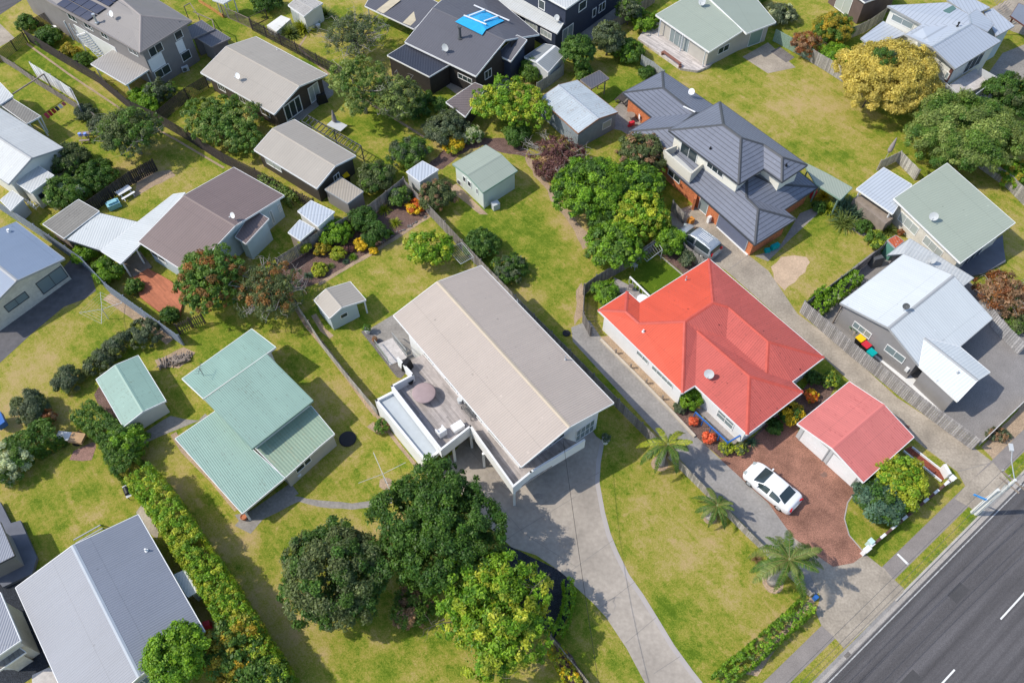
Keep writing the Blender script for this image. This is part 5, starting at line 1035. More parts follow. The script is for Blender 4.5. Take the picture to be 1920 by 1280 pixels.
mono('carport', 'old carport with a dirty grey corrugated roof', [(80, 420), (147, 374), (186, 396), (120, 447)], [2.3, 2.5, 2.5, 2.3], R_GREYO, WOOD, FASC_W, cat='carport')
q = MB(); pp = [at(250, 520, .25), at(277, 503, .25), at(318, 525, .25), at(345, 550, .25), at(337, 590, .25), at(306, 590, .25), at(262, 556, .25)]; q.prism([(p.x, p.y) for p in pp], .0, .25); one('deck', 'red stained timber deck behind the blue-grey fence', 'deck', q, boards('red_deck_boards', (.42, .15, .08), -.8, var=.12))
q = MB(); pp = [at(230, 492, .15), at(262, 470, .15), at(285, 500, .15), at(250, 520, .15)]; q.prism([(p.x, p.y) for p in pp], .0, .15); one('deck', 'shaded tan deck under the white verandah canopy', 'deck', q, WOOD)
mono('shed', 'narrow zinc roofed shed between the brown house and the garden fence', [(540, 436), (562, 412), (590, 428), (563, 451)], [2.0] * 4, R_ZINC, WOOD, FASC_W, cat='shed', ovh=.1); mono('shed', 'taller zinc lean-to next to the narrow shed', [(558, 396), (583, 376), (627, 397), (596, 425)], [2.3] * 4, R_ZINC, OFFW, FASC_W, cat='shed', ovh=.12)
# 16 beige roofed pair
root, poly, F = gable('cottage', 'dark-walled cottage with a taupe gable roof and white french doors', [(376, 136), (480, 69), (614, 140), (514, 214)], 2.6, 1.05, R_TAN, mat('brown_black_boards', (.075, .06, .05), .7, .1), FASC_W, mat('tan_ridge', (.38, .34, .29), .6, .05), ovh=.55)
window(root, poly, 2, (535, 218), (564, 190), panes=3, zr=(.1, 2.2), gm=GLASS, ft=.12, name='french_door'); window(root, poly, 2, (580, 182), (598, 165), panes=2, zr=(.1, 2.2), gm=GLASSC, ft=.12, name='door'); dish(root, F, 449, 151, .35, WHITE); window(root, poly, 3, (490, 208), (508, 222), panes=2, zr=(.8, 1.9)); vent(root, F, 520, 94, .04, .3, WHITE)
for tl, br in (((410, 163), (425, 175)), ((450, 185), (470, 200))): window(root, poly, 3, tl, br, panes=3, zr=(.8, 2.0))
root, poly, F = gable('sleepout', 'smaller dark sleepout with a taupe gable roof next to the pergola', [(476, 281), (551, 224), (667, 291), (627, 322)][:0] + [(476, 281), (552, 224), (667, 292), (594, 353)], 2.35, .8, R_TAN, mat('brown_black_boards', (.07, .06, .05), .7, .1), FASC_W, mat('tan_ridge', (.38, .34, .29), .6, .05), ovh=.3, cat='sleepout')
window(root, poly, 2, (624, 330), (634, 318), panes=2, zr=(.9, 1.8)); window(root, poly, 3, (500, 305), (530, 325), panes=2, zr=(.9, 1.8), gm=GLASSC)
mono('shed', 'beige ribbed tin shed against the garden fence', [(609, 355), (639, 332), (681, 359), (652, 381)], [1.95] * 4, R_TAN2, TAUPE, FASC_GR, cat='shed', ovh=.06)
mono('shed', 'small silver tin shed at the top corner of the middle lawn', [(762, 322), (792, 302), (822, 318), (787, 341)], [1.95] * 4, R_ZINC, LGREY, FASC_W, cat='shed', ovh=.06)
# 17 two-storey taupe house
TZ = 5.3; T = dict(a=(96, 6, TZ), b=(262.5, 98.8, TZ), c=(358.8, 38.8, TZ), r=(264, 29, TZ + 1.7), s=(232, 2, TZ + 1.7), u=(180, -70, TZ + 1.7), w=(330, 12, TZ), x=(230, -60, TZ))
root, poly, F = house('two_storey_house', 'two-storey taupe house with a hipped grey roof carrying solar panels', [T['a'], T['b'], T['c'], (150, -90, TZ), (10, -50, TZ)], [[T['a'], T['b'], T['r'], T['s'], (90, -80, TZ + 1.7), (10, -50, TZ)], [T['b'], T['c'], T['r']], [T['c'], T['r'], T['s'], (90, -80, TZ + 1.7), (150, -90, TZ)]], R_TAUPE, TAUPE, FASC_T, FASC_T, ovh=.5)
for tl, br, zz, n in (((277, 95), (302, 80), (3.7, 4.8), 2), ((290, 140), (316, 120), (.9, 2.0), 2), ((327, 68), (339, 55), (3.8, 4.8), 1), ((340, 108), (354, 92), (1.0, 2.1), 1)): window(root, poly, 1, tl, br, panes=n, zr=zz)
q = MB(); 
for z0, z1, px0, px1 in ((2.1, 3.65, (279, 120), (305, 105)), (2.2, 3.7, (330, 85), (342, 75))):
    f = window(root, poly, 1, px0, px1, panes=1, zr=(z0, z1), gm=WHITE, name='white_panel')
for (a, b, c, d) in (((106, 10), (164, 41), (200, 16), (140, -14)), ((140, -20), (204, 14), (224, -2), (170, -30))):
    q = MB()
    def RP(p): t_ = roofpoint(F, *p); return t_ + Vector((0, 0, .1))
    A_, B_, C_, D__ = map(RP, (a, b, c, d)); nC = 4
    for i in range(nC):
        for j in range(2):
            e = .02
            def bl(u, v_): return (A_.lerp(B_, u)).lerp(D__.lerp(C_, u), v_)
            u0, u1, v0, v1 = i / nC + e / 3, (i + 1) / nC - e / 3, j / 2 + e, (j + 1) / 2 - e; t4 = [bl(u0, v0), bl(u1, v0), bl(u1, v1), bl(u0, v1)]; q.quadbox([p - Vector((0, 0, .05)) for p in t4] + t4)
    obj('solar_panel', q, SOLAR, root)
vent(root, F, 182, 43, .12, 1.0, METAL, 'chimney_flue', True); dish(root, F, 213, 35, .35, WHITE)
a, b = poly[0], poly[1]; d = (b - a).normalized(); nrm = Vector((d.y, -d.x)) * (1 if orient(poly) > 0 else -1); L = (b - a).length
win_rect(root, a, d, nrm, L * .12, L * .62, .1, 3.0, WHITE, OFFW, 1, 'white_panel', ft=.1)
for s0, s1, z0, z1 in ((.30, .40, 3.7, 4.7), (.50, .58, 3.7, 4.7), (.1, .2, 3.6, 4.8), (.82, .92, 3.7, 4.6)): win_rect(root, a, d, nrm, L * s0, L * s1, z0, z1, FASC_W, GLASS, 2)
mono('', '', [(170, 120), (212.5, 92.5), (279.5, 130), (236, 159)], [2.4] * 4, R_TAUPE if False else roofmat('pergola_roofing', (.36, .34, .32), 'corr', .3, .5, .06, line=.14), None, FASC_W, root=root, posts=True, rname='verandah_roof'); mono('', '', [(350, 52), (378, 38), (402, 55), (360, 72)], [2.7] * 4, R_DARK, TAUPE, FASC_T, root=root, rname='porch_roof'); mono('', '', [(370, 72), (405, 55), (432, 72), (396, 88)], [2.5] * 4, R_DARK, TAUPE, FASC_T, root=root, rname='lean_to_roof')
# 18 dark houses top centre
Dv = dict(a=(759, 79, 3.1), b=(812.3, 14.6, 4.6), c=(947.7, 75, 4.6), d=(892.5, 142.7, 3.1), e=(900, -25, 3.3), f=(1011, 64.6, 3.3))
root, poly, F = house('bungalow', 'dark stained house with a charcoal gable roof and a blue tarpaulin on it', [Dv['a'], (870, -60, 3.1), Dv['f'], Dv['d']], [[Dv['a'], Dv['b'], Dv['c'], Dv['d']], [Dv['b'], (880, -45, 3.3), Dv['f'], Dv['c']]], R_DARK, DARKW, FASC_W, R_DARK, ovh=.4); DKR = root
fq = [at(969.6, 66, 4.2), at(931, 102, 2.9), at(958, 114.6, 2.9), at(988, 75, 4.2)]; roof(root, [fq], R_DARK, FASC_W, .12, None, name='porch_roof'); p4 = inset(fq, .2); walls(root, p4, lambda x, y: tri_z([fq], x, y), NAVY)
vent(root, F, 863, 72, .16, 1.4, DGREY, 'chimney', True); dish(root, F, 836, 98, .45, LGREY, aim=(-.5, -.8, .2)); window(root, poly, 3, (858, 130), (885, 145), panes=3, zr=(1.3, 2.0)); window(root, poly, 2, (908, 133), (921, 115), panes=2, zr=(1.4, 2.5))
mono('', '', [(726, 104), (765.4, 80), (844.6, 120), (805, 143.8)], [2.7] * 4, roofmat('black_membrane', (.03, .034, .05), 'corr', .3, .5, .1, line=.05), DARKW, FASC_W, root=root, rname='sunroom_roof', ovh=.15)
mono('', '', [(684, 11.5), (720, -50), (828, 9), (776, 54.6)], [2.5, 3.0, 3.0, 2.5], R_DARK, None, FASC_W, root=root, posts=True, rname='carport_roof')
for k, (a, b) in enumerate((((712, 23), (744, -2)), ((762, 46), (804, 4)))):
    q = MB(); d0 = Vector((.5, -.32, 0)); A_, B_ = at(*a, 2.53), at(*b, 2.9); q.poly([A_ + d0, B_ + d0, B_ - d0, A_ - d0]); q.poly([A_ - d0 - Vector((0, 0, .03)), B_ - d0 - Vector((0, 0, .03)), B_ + d0 - Vector((0, 0, .03)), A_ + d0 - Vector((0, 0, .03))]); obj('skylight_sheet', q, mat('yellowed_skylight', (.50, .44, .32), .6, .15), root)
q = MB(); tp = [(853.5, 43.5), (904, 68.5), (911, 58.5), (945.6, 41.5), (904, 21), (867, 34.5)]; tw = [roofpoint(F, *p) + Vector((0, 0, .09)) for p in tp]; tw = [p + Vector((0, 0, .08)) for p in tw]; rc_ = roofpoint(F, 882, 48) + Vector((0, 0, .12)); rd_ = roofpoint(F, 928, 52) + Vector((0, 0, .1)); cen = sum(tw, Vector()) / 6 + Vector((0, 0, .38))
for a, b in zip(tw, tw[1:] + tw[:1]): q.poly([a, b, cen])
one('tarpaulin', 'bright blue tarpaulin weighted down on the charcoal roof', 'tarpaulin', q, TARP)
q = MB()
for a, b in (((870, 35), (912, 52)), ((880, 36), (910, 24)), ((908, 46), (935, 36)), ((889, 16), (955, 45))):
    q.beam(roofpoint(F, *a) + Vector((0, 0, .42)), roofpoint(F, *b) + Vector((0, 0, .42)), .16, .07)
one('timber_battens', 'pale timber battens holding down the blue tarpaulin', 'battens', q, WHITE)
# navy two-storey
root, poly, F = house('two_storey_house', 'navy two-storey house with white roofs behind the dark house', [(870, -60, 2.9), (1040, 45, 2.9), (1062, 40, 2.9), (1150, -60, 2.9)], [[(865, -30, 2.9), (1045, 62, 2.9), (1060, 38, 3.3), (890, -50, 3.3)]], R_WHITEO, NAVY, FASC_W, FASC_W, wall=False)
nb = [at(880, -35, 2.9), at(1042, 58, 2.9), at(1180, -40, 2.9), at(1060, -140, 2.9)]; nb = [Vector((p.x, p.y)) for p in nb]; walls(root, nb, lambda x, y: 2.9, NAVY); nu = [at(905, -70, 5.6), at(1062, 16, 5.6), at(1190, -75, 5.6), at(1060, -170, 5.6)]; rr = [[nu[0], nu[1], nu[2], nu[3]]]; roof(root, rr, R_WHITEO, FASC_W, .15, None, name='upper_roof'); walls(root, inset(nu, .4), lambda x, y: 5.6, NAVY, z0=2.9)
for tl, br, n in (((940, 15), (968, 25), 3), ((985, 30), (1008, 45), 3), ((1014, 48), (1035, 58), 3), ((905, 0), (930, 10), 3)): window(root, nb, 0, tl, br, panes=n, zr=(1.3, 2.2), gm=GLASSC, ft=.09)
window(root, nb, 1, (1054, 70), (1075, 45), panes=2, zr=(.1, 2.3), gm=GLASSB, ft=.09); iu = inset(nu, .4); window(root, iu, 0, (1010, 0), (1022, 14), panes=1, zr=(3.4, 4.6), ft=.09); window(root, iu, 1, (1085, 15), (1100, 0), panes=1, zr=(3.4, 4.6), ft=.09); window(root, nb, 1, (1110, 30), (1118, 15), panes=1, zr=(1.0, 2.2), ft=.09); window(root, nb, 1, (1122, 22), (1135, 8), panes=2, zr=(1.0, 2.2), ft=.09)
dish(root, [[at(865, -30, 2.9), at(1045, 62, 2.9), at(1060, 38, 3.3), at(890, -50, 3.3)]], 1044, 42, .35, LGREY)
root, poly, F = gable('shed', 'grey gabled shed in front of the navy house', [(983, 107), (1020.6, 82), (1060, 100), (1028, 135.4)][1:] + [(983, 107)], 2.2, .35, roofmat('grey_shed_roof', (.24, .26, .27), 'corr', .3, .5, .07), LGREY, FASC_W, FASC_W, cat='shed', ovh=.1)
mono('shed', 'small shed with a brown tiled roof beside the bright green tree', [(836, 191.7), (890, 155), (912, 164), (872.7, 219)], [2.2] * 4, R_BTILE, DARKW, FASC_W, cat='shed', ovh=.2)
root, poly, F = gable('shed', 'old shed with a weathered zinc gable roof and rusty gutters', [(1011, 184), (1082.5, 150), (1159, 210), (1084, 250)], 2.4, .55, R_OLD, mat('dull_zinc_wall', (.24, .28, .32), .6, .12, 2), mat('rusty_gutter', (.30, .17, .11), .8, .3, 3), METAL, cat='shed', ovh=.15); window(root, poly, 2, (1130, 232), (1147, 218), panes=1, zr=(.8, 1.8), gm=GLASSC)
mono('lean_to', 'dark lean-to roof on posts behind the weathered zinc shed', [(1088, 150), (1124, 132), (1142, 147), (1109, 166)], [2.2] * 4, R_DARK, None, WOOD, posts=True, cat='lean-to')
# 19 green roof top right
root, poly, F = house('bungalow', 'cream bungalow with a two-part sage green roof and a whitewashed deck', [(1229.5, 28, 2.7), (1345, -45, 2.7), (1455, 42, 2.7), (1399, 62, 2.7), (1330, 97.5, 2.7)], [[(1229.5, 28, 2.6), (1315, -22, 3.5), (1392, 58, 3.3), (1330, 97.5, 2.6)], [(1312, -20, 3.7), (1370, -60, 2.9), (1455, 42, 2.7), (1400, 63, 3.3)]], R_MINT, BEIGEW, FASC_W, FASC_W, ovh=[.5, .4, .4, .3, 2.0] if False else .5)
window(root, poly, 4, (1258, 55), (1292, 85), panes=4, zr=(.1, 2.1), gm=GLASSB, name='sliding_door'); window(root, poly, 3, (1346, 98), (1370, 75), panes=2, zr=(1.0, 1.9)); window(root, poly, 2, (1400, 90), (1430, 60), panes=1, zr=(.05, 2.1), gm=FASC_G, name='garage_door'); dish(root, F, 1315, 12, .45, LGREY)
q = MB(); pp = [at(1196, 72, .3), at(1212, 50, .3), at(1240, 38, .3), at(1345, 108, .3), at(1330, 124, .3), at(1308, 133, .3), at(1276, 128, .3)]; q.prism([(p.x, p.y) for p in pp], .0, .3); obj('deck', q, boards('whitewashed_boards', (.50, .46, .44), -.85), root)
for px, py in ((1234, 68), (1275, 96), (1317, 125)):
    p = at(px, py, .3); q = MB(); q.box((p.x, p.y, 1.4), (.12, .12, 2.25)); obj('post', q, WHITE, root)
# 20 silver roofed house top right
S = dict(a=(1664, 11, 5.2), b=(1776, 5, 5.6), c=(1817, 28, 5.6), d=(1821, 44.5, 5.6), e=(1728.4, 46, 5.0), f=(1697, 64.7, 5.0), g=(1748, 88, 5.6), h=(1828, 19, 5.2), i=(1876.6, 77, 4.6), j=(1791, 129.4, 4.6))
S['f'] = (1697, 64.7, 4.3); root, poly, F = house('modern_house', 'two-level silver-roofed house with a raised deck at the top right', [(1664, 11, 5.2), (1776, -20, 5), (1876.6, 77, 4.6), (1791, 129.4, 4.6), (1748, 90, 4.9), (1728.4, 46, 5.0)], [[S['a'], S['b'], S['c'], S['d'], S['e']], [S['e'], S['d'], S['g'], S['f']], [S['g'], S['d'], S['i'], S['j']], [S['d'], S['c'], (1832, 17, 5.3), (1864, 45, 5.1), (1851, 60, 5.05)]], R_SILVER, OFFW, FASC_GR, METAL, ovh=.3)
bw_ = [Vector((p.x, p.y)) for p in inset([at(1791, 129.4, 4.6), at(1748, 88, 4.8), at(1760, 60, 4.8), at(1860, 77, 4.6)], .25)]
walls(root, bw_, lambda x, y: 4.55, BROWNW, name='lower_wall')
mono('', '', [(1614, 72), (1656, 40), (1700, 64), (1634, 87)], [2.9, 3.1, 3.1, 2.9], R_SILVER, OFFW, FASC_GR, root=root, rname='lower_roof'); mono('', '', [(1776, 0), (1800, -15), (1856, 14), (1820, 30)], [4.6] * 4, R_SILVER, GREYW, FASC_GR, root=root, rname='rear_roof'); mono('', '', [(1845, 22), (1862, 16), (1902, 49), (1868, 68)], [4.2] * 4, R_SILVER, PBLUE, FASC_GR, root=root, rname='side_roof')
window(root, poly, 5, (1674, 28), (1712, 50), panes=2, zr=(3.7, 4.5), gm=GLASSB); window(root, bw_, 0, (1745, 112), (1786, 135), panes=1, zr=(2.7, 3.6), gm=GLASSB, ft=.1); window(root, poly, 2, (1800, 145), (1835, 120), panes=3, zr=(2.2, 4.1))
q = MB(); skp = [roofpoint(F, *p) + Vector((0, 0, .12)) for p in ((1767, 22), (1786, 12), (1792, 18), (1776, 30))]; q.quadbox([p - Vector((0, 0, .15)) for p in skp][::-1] + skp[::-1]); obj('skylight', q, glassmat('green_skylight', (.10, .18, .16)), root); vent(root, F, 1795, 50, .08, .4, BLACK, cap=True); vent(root, F, 1797, 9, .08, .4, BLACK, cap=True)
q = MB(); pp = [at(1781, 158, 2.2), at(1830, 128, 2.2), at(1853, 158, 2.2), at(1800, 180, 2.2)]; q.prism([(p.x, p.y) for p in pp], 1.9, 2.2); obj('raised_deck', q, WDECK, root)
parapet(root, [(1752, 138), (1797, 174), (1828, 178), (1872, 146), (1838, 127)], 3.0, 1.0, LGREY, t=.06, name='deck_screen')
for px, py in ((1797, 176), (1828, 180), (1870, 148)): p = at(px, py, 3.0); q = MB(); q.box((p.x, p.y, 1), (.15, .15, 2.0)); obj('post', q, LGREY, root)
# 21 bits along the top edge
root, poly, F = mono('house', 'brown timber house cut by the top edge with white curtained doors', [(1560, -40), (1650, -60), (1690, -20), (1622, 5)], [3.2] * 4, R_DARK, mat('brown_timber_wall', (.13, .095, .085), .8, .12), FASC_W); window(root, poly, 3, (1565, 10), (1590, 28), panes=2, zr=(.1, 2.3), gm=GLASSC)
mono('carport', 'blue-grey roofed carport at the far top right corner', [(1895, 30), (1910, 6), (1990, 40), (1960, 75)], [2.6] * 4, R_SLATE, None, BROWNW, posts=True, cat='carport')
root, poly, F = gable('cabin', 'small white cabin with a mossy flat roof at the top edge', [(540, 10), (568, -10), (605, 6), (570, 31)], 2.4, .12, roofmat('dirty_white_roof', (.40, .38, .35), 'corr', .3, .6, .2, (.18, .16, .14), .5), OFFW, FASC_W, cat='cabin', ovh=.15); window(root, poly, 3, (546, 28), (562, 38), panes=2, zr=(.2, 2.0), gm=GLASSC)
mono('awning', 'white awning roof at the top edge above the orange timber edging', [(398, 0), (420, -12), (445, -8), (419, 7)], [2.2] * 4, R_WHITEO, None, FASC_W, posts=True, cat='awning')
q = MB(); pp = [at(500, 48, 1.0), at(527, 29, 1.0), at(545, 36, 1.0), at(518, 60, 1.0)]; q.prism([(p.x, p.y) for p in pp], 0.02, 1.0); one('storage_box', 'low white storage box behind the dark picket fence', 'box', q, OFFW)
mono('shed', 'small cream sided shed by the twin fan palms', [(1003 - 500, -60), (560, -80), (590, -50), (545, -30)], [2.4] * 4, R_WHITEO, CREAM, FASC_W, cat='shed') if False else None
# fence-side greenhouse frame etc: balcony chairs handled with objects
# ---------------------------------------------------------------- fences and walls
GF = (.235, .215, .205); DF = (.05, .042, .04); BG = (.25, .29, .36)
fence('paling_fence', 'long grey paling fence between the big beige roof and the middle lawn', [(757, 336), (800, 380), (900, 486), (1000, 588), (1068, 655), (1160, 748), (1250, 838)], 1.6, GF, h2=1.5)
fence('paling_fence', 'low weathered paling fence along the palms and the long driveway', [(1250, 838), (1300, 888), (1400, 990), (1525, 1112)], 1.3, (.36, .33, .31), h2=.85)
fence('paling_fence', 'grey paling fence behind the mulched garden bed', [(517, 484), (600, 432), (690, 385), (757, 332)], 1.7, (.26, .235, .225))
fence('rail_fence', 'pale paling fence between the green-roofed house and the beige-roofed house', [(552, 562), (602, 640), (650, 700), (706, 766)], 1.2, (.42, .40, .37), post_col=(.12, .1, .09))
fence('sheet_fence', 'blue-grey sheet fence running down from the left edge', [(-20, 368), (60, 420), (150, 482), (195, 530), (262, 578), (332, 628)], 1.7, BG, style='sheet', cat='fence')
fence('slat_fence', 'dark slat fence beside the long strip of lawn, top left', [(42, 55), (110, 96), (175, 134), (240, 188), (292, 211)], 1.7, DF, style='slat')
fence('slat_fence', 'dark slat fence curving behind the green shrubs', [(292, 211), (345, 242), (412, 284), (475, 315), (520, 340)], 1.7, DF, style='slat')
fence('slat_fence', 'short dark slat fence below the wall of the taupe house', [(292, 208), (345, 165), (384, 142)], 1.7, DF, style='slat')
fence('slat_fence', 'dark slat fence at the top left corner by the concrete drive', [(-10, 98), (20, 76), (42, 60)], 1.5, DF, style='slat'); fence('slat_fence', 'dark slat fence beside the veranda of the solar-panel house', [(62, 34), (102, 14)], 1.6, DF, style='slat')
fence('picket_fence', 'dark open picket fence behind the taupe-roofed cottage', [(466, 34), (550, 78), (590, 100), (638, 124)], 1.7, (.06, .052, .055), style='picket', bw=.14)
fence('mesh_fence', 'rusty tan screen fence at the top of the frame', [(412, 10), (440, 22), (466, 34)], 1.5, (.28, .22, .19), style='mesh', post_col=(.2, .22, .25)); fence('board_edging', 'orange timber board edging at the top of the frame', [(370, -4), (392, 10), (416, 26)], .6, (.55, .27, .10), style='slat', cat='edging')
fence('mesh_gate', 'open dark mesh gate by the picket fence', [(466, 32), (497, 17)], 1.4, DF, style='mesh', cat='gate')
fence('paling_fence', 'low grey fence under the white trellis screen', [(-5, 100), (25, 118), (62, 144), (147, 196), (195, 224)], 1.1, (.25, .22, .21)); fence('trellis_screen', 'tall white trellis screen on the left strip of lawn', [(54, 116), (92, 139), (132, 165), (147, 196)], 2.2, (.76, .77, .78), cat='screen', post_col=(.3, .3, .3), h2=1.9)
fence('board_fence', 'dark solid fence behind the old carport', [(160, 378), (200, 350), (240, 322), (285, 298)], 1.7, (.045, .04, .038), bw=.2)
fence('paling_fence', 'weathered paling fence behind the red house back lawn', [(1097, 532), (1120, 515), (1185, 478), (1230, 448)], 1.7, (.20, .185, .18)); fence('paling_fence', 'weathered paling fence turning down beside the red house deck', [(1097, 532), (1094, 585), (1108, 612)], 1.5, (.19, .175, .17))
fence('paling_fence', 'short paling fence beside the silver car', [(1282, 455), (1300, 470), (1325, 488)], 1.5, (.27, .25, .235)); fence('paling_fence', 'short paling fence by the brick entrance wall', [(1262, 375), (1284, 400)], 1.5, (.30, .28, .26))
fence('paling_fence', 'tall rough paling fence along the shared driveway', [(1509, 564), (1600, 641), (1700, 722), (1840, 824)], 1.75, (.33, .31, .30)); fence('board_fence', 'grey board fence behind the clipped hedge of white flowers', [(1513, 565), (1612, 495), (1663, 454)], 1.5, (.19, .185, .195), bw=.25)
fence('front_wall', 'low pale wall in front of the pebble yard', [(1835, 835), (1925, 748)], .9, (.55, .53, .52), style='solid', top=False, cat='wall'); fence('board_fence', 'grey board fence at the right edge behind the white house', [(1850, 560), (1880, 600), (1925, 645)], 1.6, (.40, .39, .39), bw=.2)
fence('panel_fence', 'smooth green panel fence beside the sage roofed bungalow', [(1455, 55), (1465, 60), (1526, 93)], 1.6, (.22, .31, .24), style='solid'); fence('paling_fence', 'grey paling fence between the red shrub and the golden tree', [(1526, 93), (1555, 110), (1590, 132)], 1.7, (.36, .34, .32)); fence('board_fence', 'pale timber fence behind the orange-green tree', [(1590, 55), (1630, 38), (1665, 14)], 1.7, (.36, .33, .27))
fence('sheet_fence', 'old grey sheet fence beside the grey gabled shed', [(1008, 155), (1035, 138), (1058, 120)], 1.5, (.30, .31, .30), style='sheet'); fence('sheet_fence', 'short sheet fence above the tiled roof', [(1203, 103), (1225, 116), (1245, 132)], 1.3, (.32, .34, .34), style='sheet'); fence('paling_fence', 'fence behind the shrubs at the top centre', [(1145, 40), (1180, 20), (1230, -15)], 1.5, (.28, .25, .21))
fence('paling_fence', 'grey paling fence at the far right above the orange shrubs', [(1810, 265), (1850, 295), (1900, 330), (1935, 365)], 1.6, (.36, .34, .32)); fence('timber_screen', 'pale courtyard screen beside the folded umbrella', [(1655, 300), (1690, 283), (1725, 318)], 1.5, (.42, .40, .37), bw=.2, cat='screen')
fence('rail_fence', 'timber rail fence at the bottom beside the yellow shrubs', [(1032, 1189), (1070, 1235), (1110, 1285)], 1.1, (.27, .24, .20)); fence('paling_fence', 'short wall of boards under the dark tree beside the tiled shed', [(640 + 160, 200), (822, 216)], 1.3, (.25, .22, .2)) if False else None
fence('bamboo_screen', 'brown slatted screen at the end of the blue-grey fence', [(327, 608), (352, 596), (376, 588)], 1.6, (.13, .10, .075), style='picket', bw=.1, cat='screen'); fence('picket_fence', 'dark brown pickets behind the brown ribbed roof', [(548, 355), (565, 363), (585, 372)], 1.5, (.10, .08, .07), style='picket')
# brick wall at the front with white caps
BW1 = [at(1625, 1030, .7), at(1785, 897, .7)]; r = thing('brick_wall', 'low dark brick wall with white caps along the footpath', 'wall', (BW1[0].x, BW1[0].y, 0)); a, b = BW1; L = (b - a).length; d = (b - a).normalized(); rz = math.atan2(d.y, d.x)
q = MB(); q.beam((a.x, a.y, .32), (b.x, b.y, .32), .18, .64); obj('brickwork', q, mat('dark_brick', (.13, .07, .06), .9, .2, 3, fine=.3, fscale=9), r)
for k in range(8): p = a + d * L * (k + .5) / 8; q = MB(); q.box((p.x, p.y, .68), (L / 8 * .42, .2, .07), rz); obj('cap', q, WHITE, r)
q = MB(); q.box((a.x, a.y, .42), (.5, .3, .84), rz); q.box((a.x, a.y, .86), (.6, .4, .06), rz); obj('end_pier', q, WHITE, r); q = MB(); q.box((b.x, b.y, .42), (.4, .3, .84), rz); q.box((b.x, b.y, .86), (.5, .42, .06), rz); obj('end_pier', q, WHITE, r)
r = thing('garden_edging', 'two white edge beams around a strip of red bark by the double garage', 'edging', at(1750, 865)); q = MB()
for s in (((1694, 845), (1765, 902)), ((1710, 838), (1778, 891))): q.beam(at(*s[0], .12), at(*s[1], .12), .1, .2)
obj('beam', q, WHITE, r); patch('bark_strip', [(1696, 842), (1709, 836), (1779, 890), (1766, 901)], mat('red_bark', (.22, .06, .035), .95, .25, 3, fine=.4, fscale=12), z=.0125)
q = MB(); p = at(1768, 888, 0); q.box((p.x, p.y, .45), (.25, .9, .9), .2); one('letterbox', 'white letterbox pier at the corner of the brick wall', 'letterbox', q, WHITE)
q = MB(); p = at(1627, 1021, 0); q.box((p.x, p.y, .4), (.35, .35, .8), rz); q.box((p.x, p.y, .82), (.42, .42, .05), rz); one('letterbox', 'pale green letterbox at the near end of the brick wall', 'letterbox', q, mat('letterbox_mint', (.50, .66, .62), .5, .05))
# edge wall by the red house with short posts
r = thing('retaining_edge', 'pale retaining kerb with small posts beside the white weatherboard wall', 'edging', at(1200, 710)); q = MB(); P_ = [at(1126, 636, .1), at(1190, 700, .1), at(1262, 774, .1), at(1303, 818, .1)]
for a, b in zip(P_, P_[1:]): q.beam(a, b, .22, .2)
obj('kerb', q, mat('cream_kerb', (.50, .44, .36), .8, .1), r)
for px, py in ((1154, 663), (1182, 690), (1211, 719), (1241, 749)): p = at(px, py); q = MB(); q.box((p.x, p.y, .35), (.13, .13, .7), .8); obj('post', q, WOOD, r)

# ---------------------------------------------------------------- trees
tree('evergreen_tree', 'big round grey-green tree on the lower lawn, left of the darkest tree', 628, 1075, 97, 6.2, 'olive', leaf=(.17, .10), pal2='deep', mix2=.4, lobes=[(0, 0, .05, .78), (-.5, .25, 0, .5), (-.4, -.35, 0, .5), (.1, -.62, -.2, .42), (.5, .1, 0, .5), (0, .55, 0, .45), (.45, -.4, -.1, .45)])
tree('evergreen_tree', 'largest very dark green tree beside the concrete driveway', 822, 985, 122, 7.2, 'dark', leaf=(.19, .11), pal2='deep', mix2=.45, lobes=[(-.12, .52, .1, .5), (-.45, .1, .1, .52), (.15, .1, .25, .55), (.5, -.1, .05, .48), (-.5, -.4, -.1, .42), (.0, -.45, .05, .52), (.55, -.45, -.1, .38), (.3, .55, -.1, .3)])
tree('evergreen_tree', 'bright yellow-green and rust tree at the bottom beside the driveway', 925, 1150, 108, 6.4, 'bright', pal2='lime', mix2=.35, leaf=(.24, .12), dens=.9, bare=5, lobes=[(-.45, .35, .05, .5), (.1, .5, .05, .5), (.5, .3, 0, .45), (.05, 0, .2, .6), (-.1, -.5, -.1, .48), (.4, -.4, -.1, .45), (.62, -.1, 0, .34), (-.55, -.05, -.1, .35)])
shrub('mixed green shrub with dead twigs between the two big lower trees', 772, 1136, 38, 1.6, 'mid', pal2='brown', mix2=.35)
tree('round_tree', 'bright light green round tree in front of the slate-blue roof', 332, 1228, 50, 5.6, 'bright', leaf=(.17, .11), zc=4.1, rz=1.5)
tree('ornamental_tree', 'orange and green mottled tree at the bottom end of the tall hedge', 440, 1215, 58, 3.6, 'autumn', pal2='mid', mix2=.5, leaf=(.2, .13)); tree('evergreen_tree', 'dark conifer-like tree cut by the bottom edge', 490, 1275, 45, 3.6, 'deep', leaf=(.2, .12), pal2='mid')
tree('ornamental_tree', 'glossy green tree with red new leaves beside the brown ribbed roof', 398, 520, 66, 5.5, 'mid', pal2='rust', mix2=.2, leaf=(.19, .12), lobes=[(0, 0, .1, .65), (.05, .6, .1, .42), (-.45, .35, 0, .38), (-.6, -.15, -.1, .35), (.45, .1, 0, .45), (-.1, -.7, -.1, .42), (.35, -.45, -.1, .4), (-.35, -.5, -.2, .38)])
tree('deciduous_tree', 'thin olive-brown tree with bare twigs beside the glossy tree', 505, 545, 64, 4.4, 'olive', pal2='rust', mix2=.25, leaf=(.16, .09), dens=.5, sparse=.4, bare=26, bark=PALEBARK)
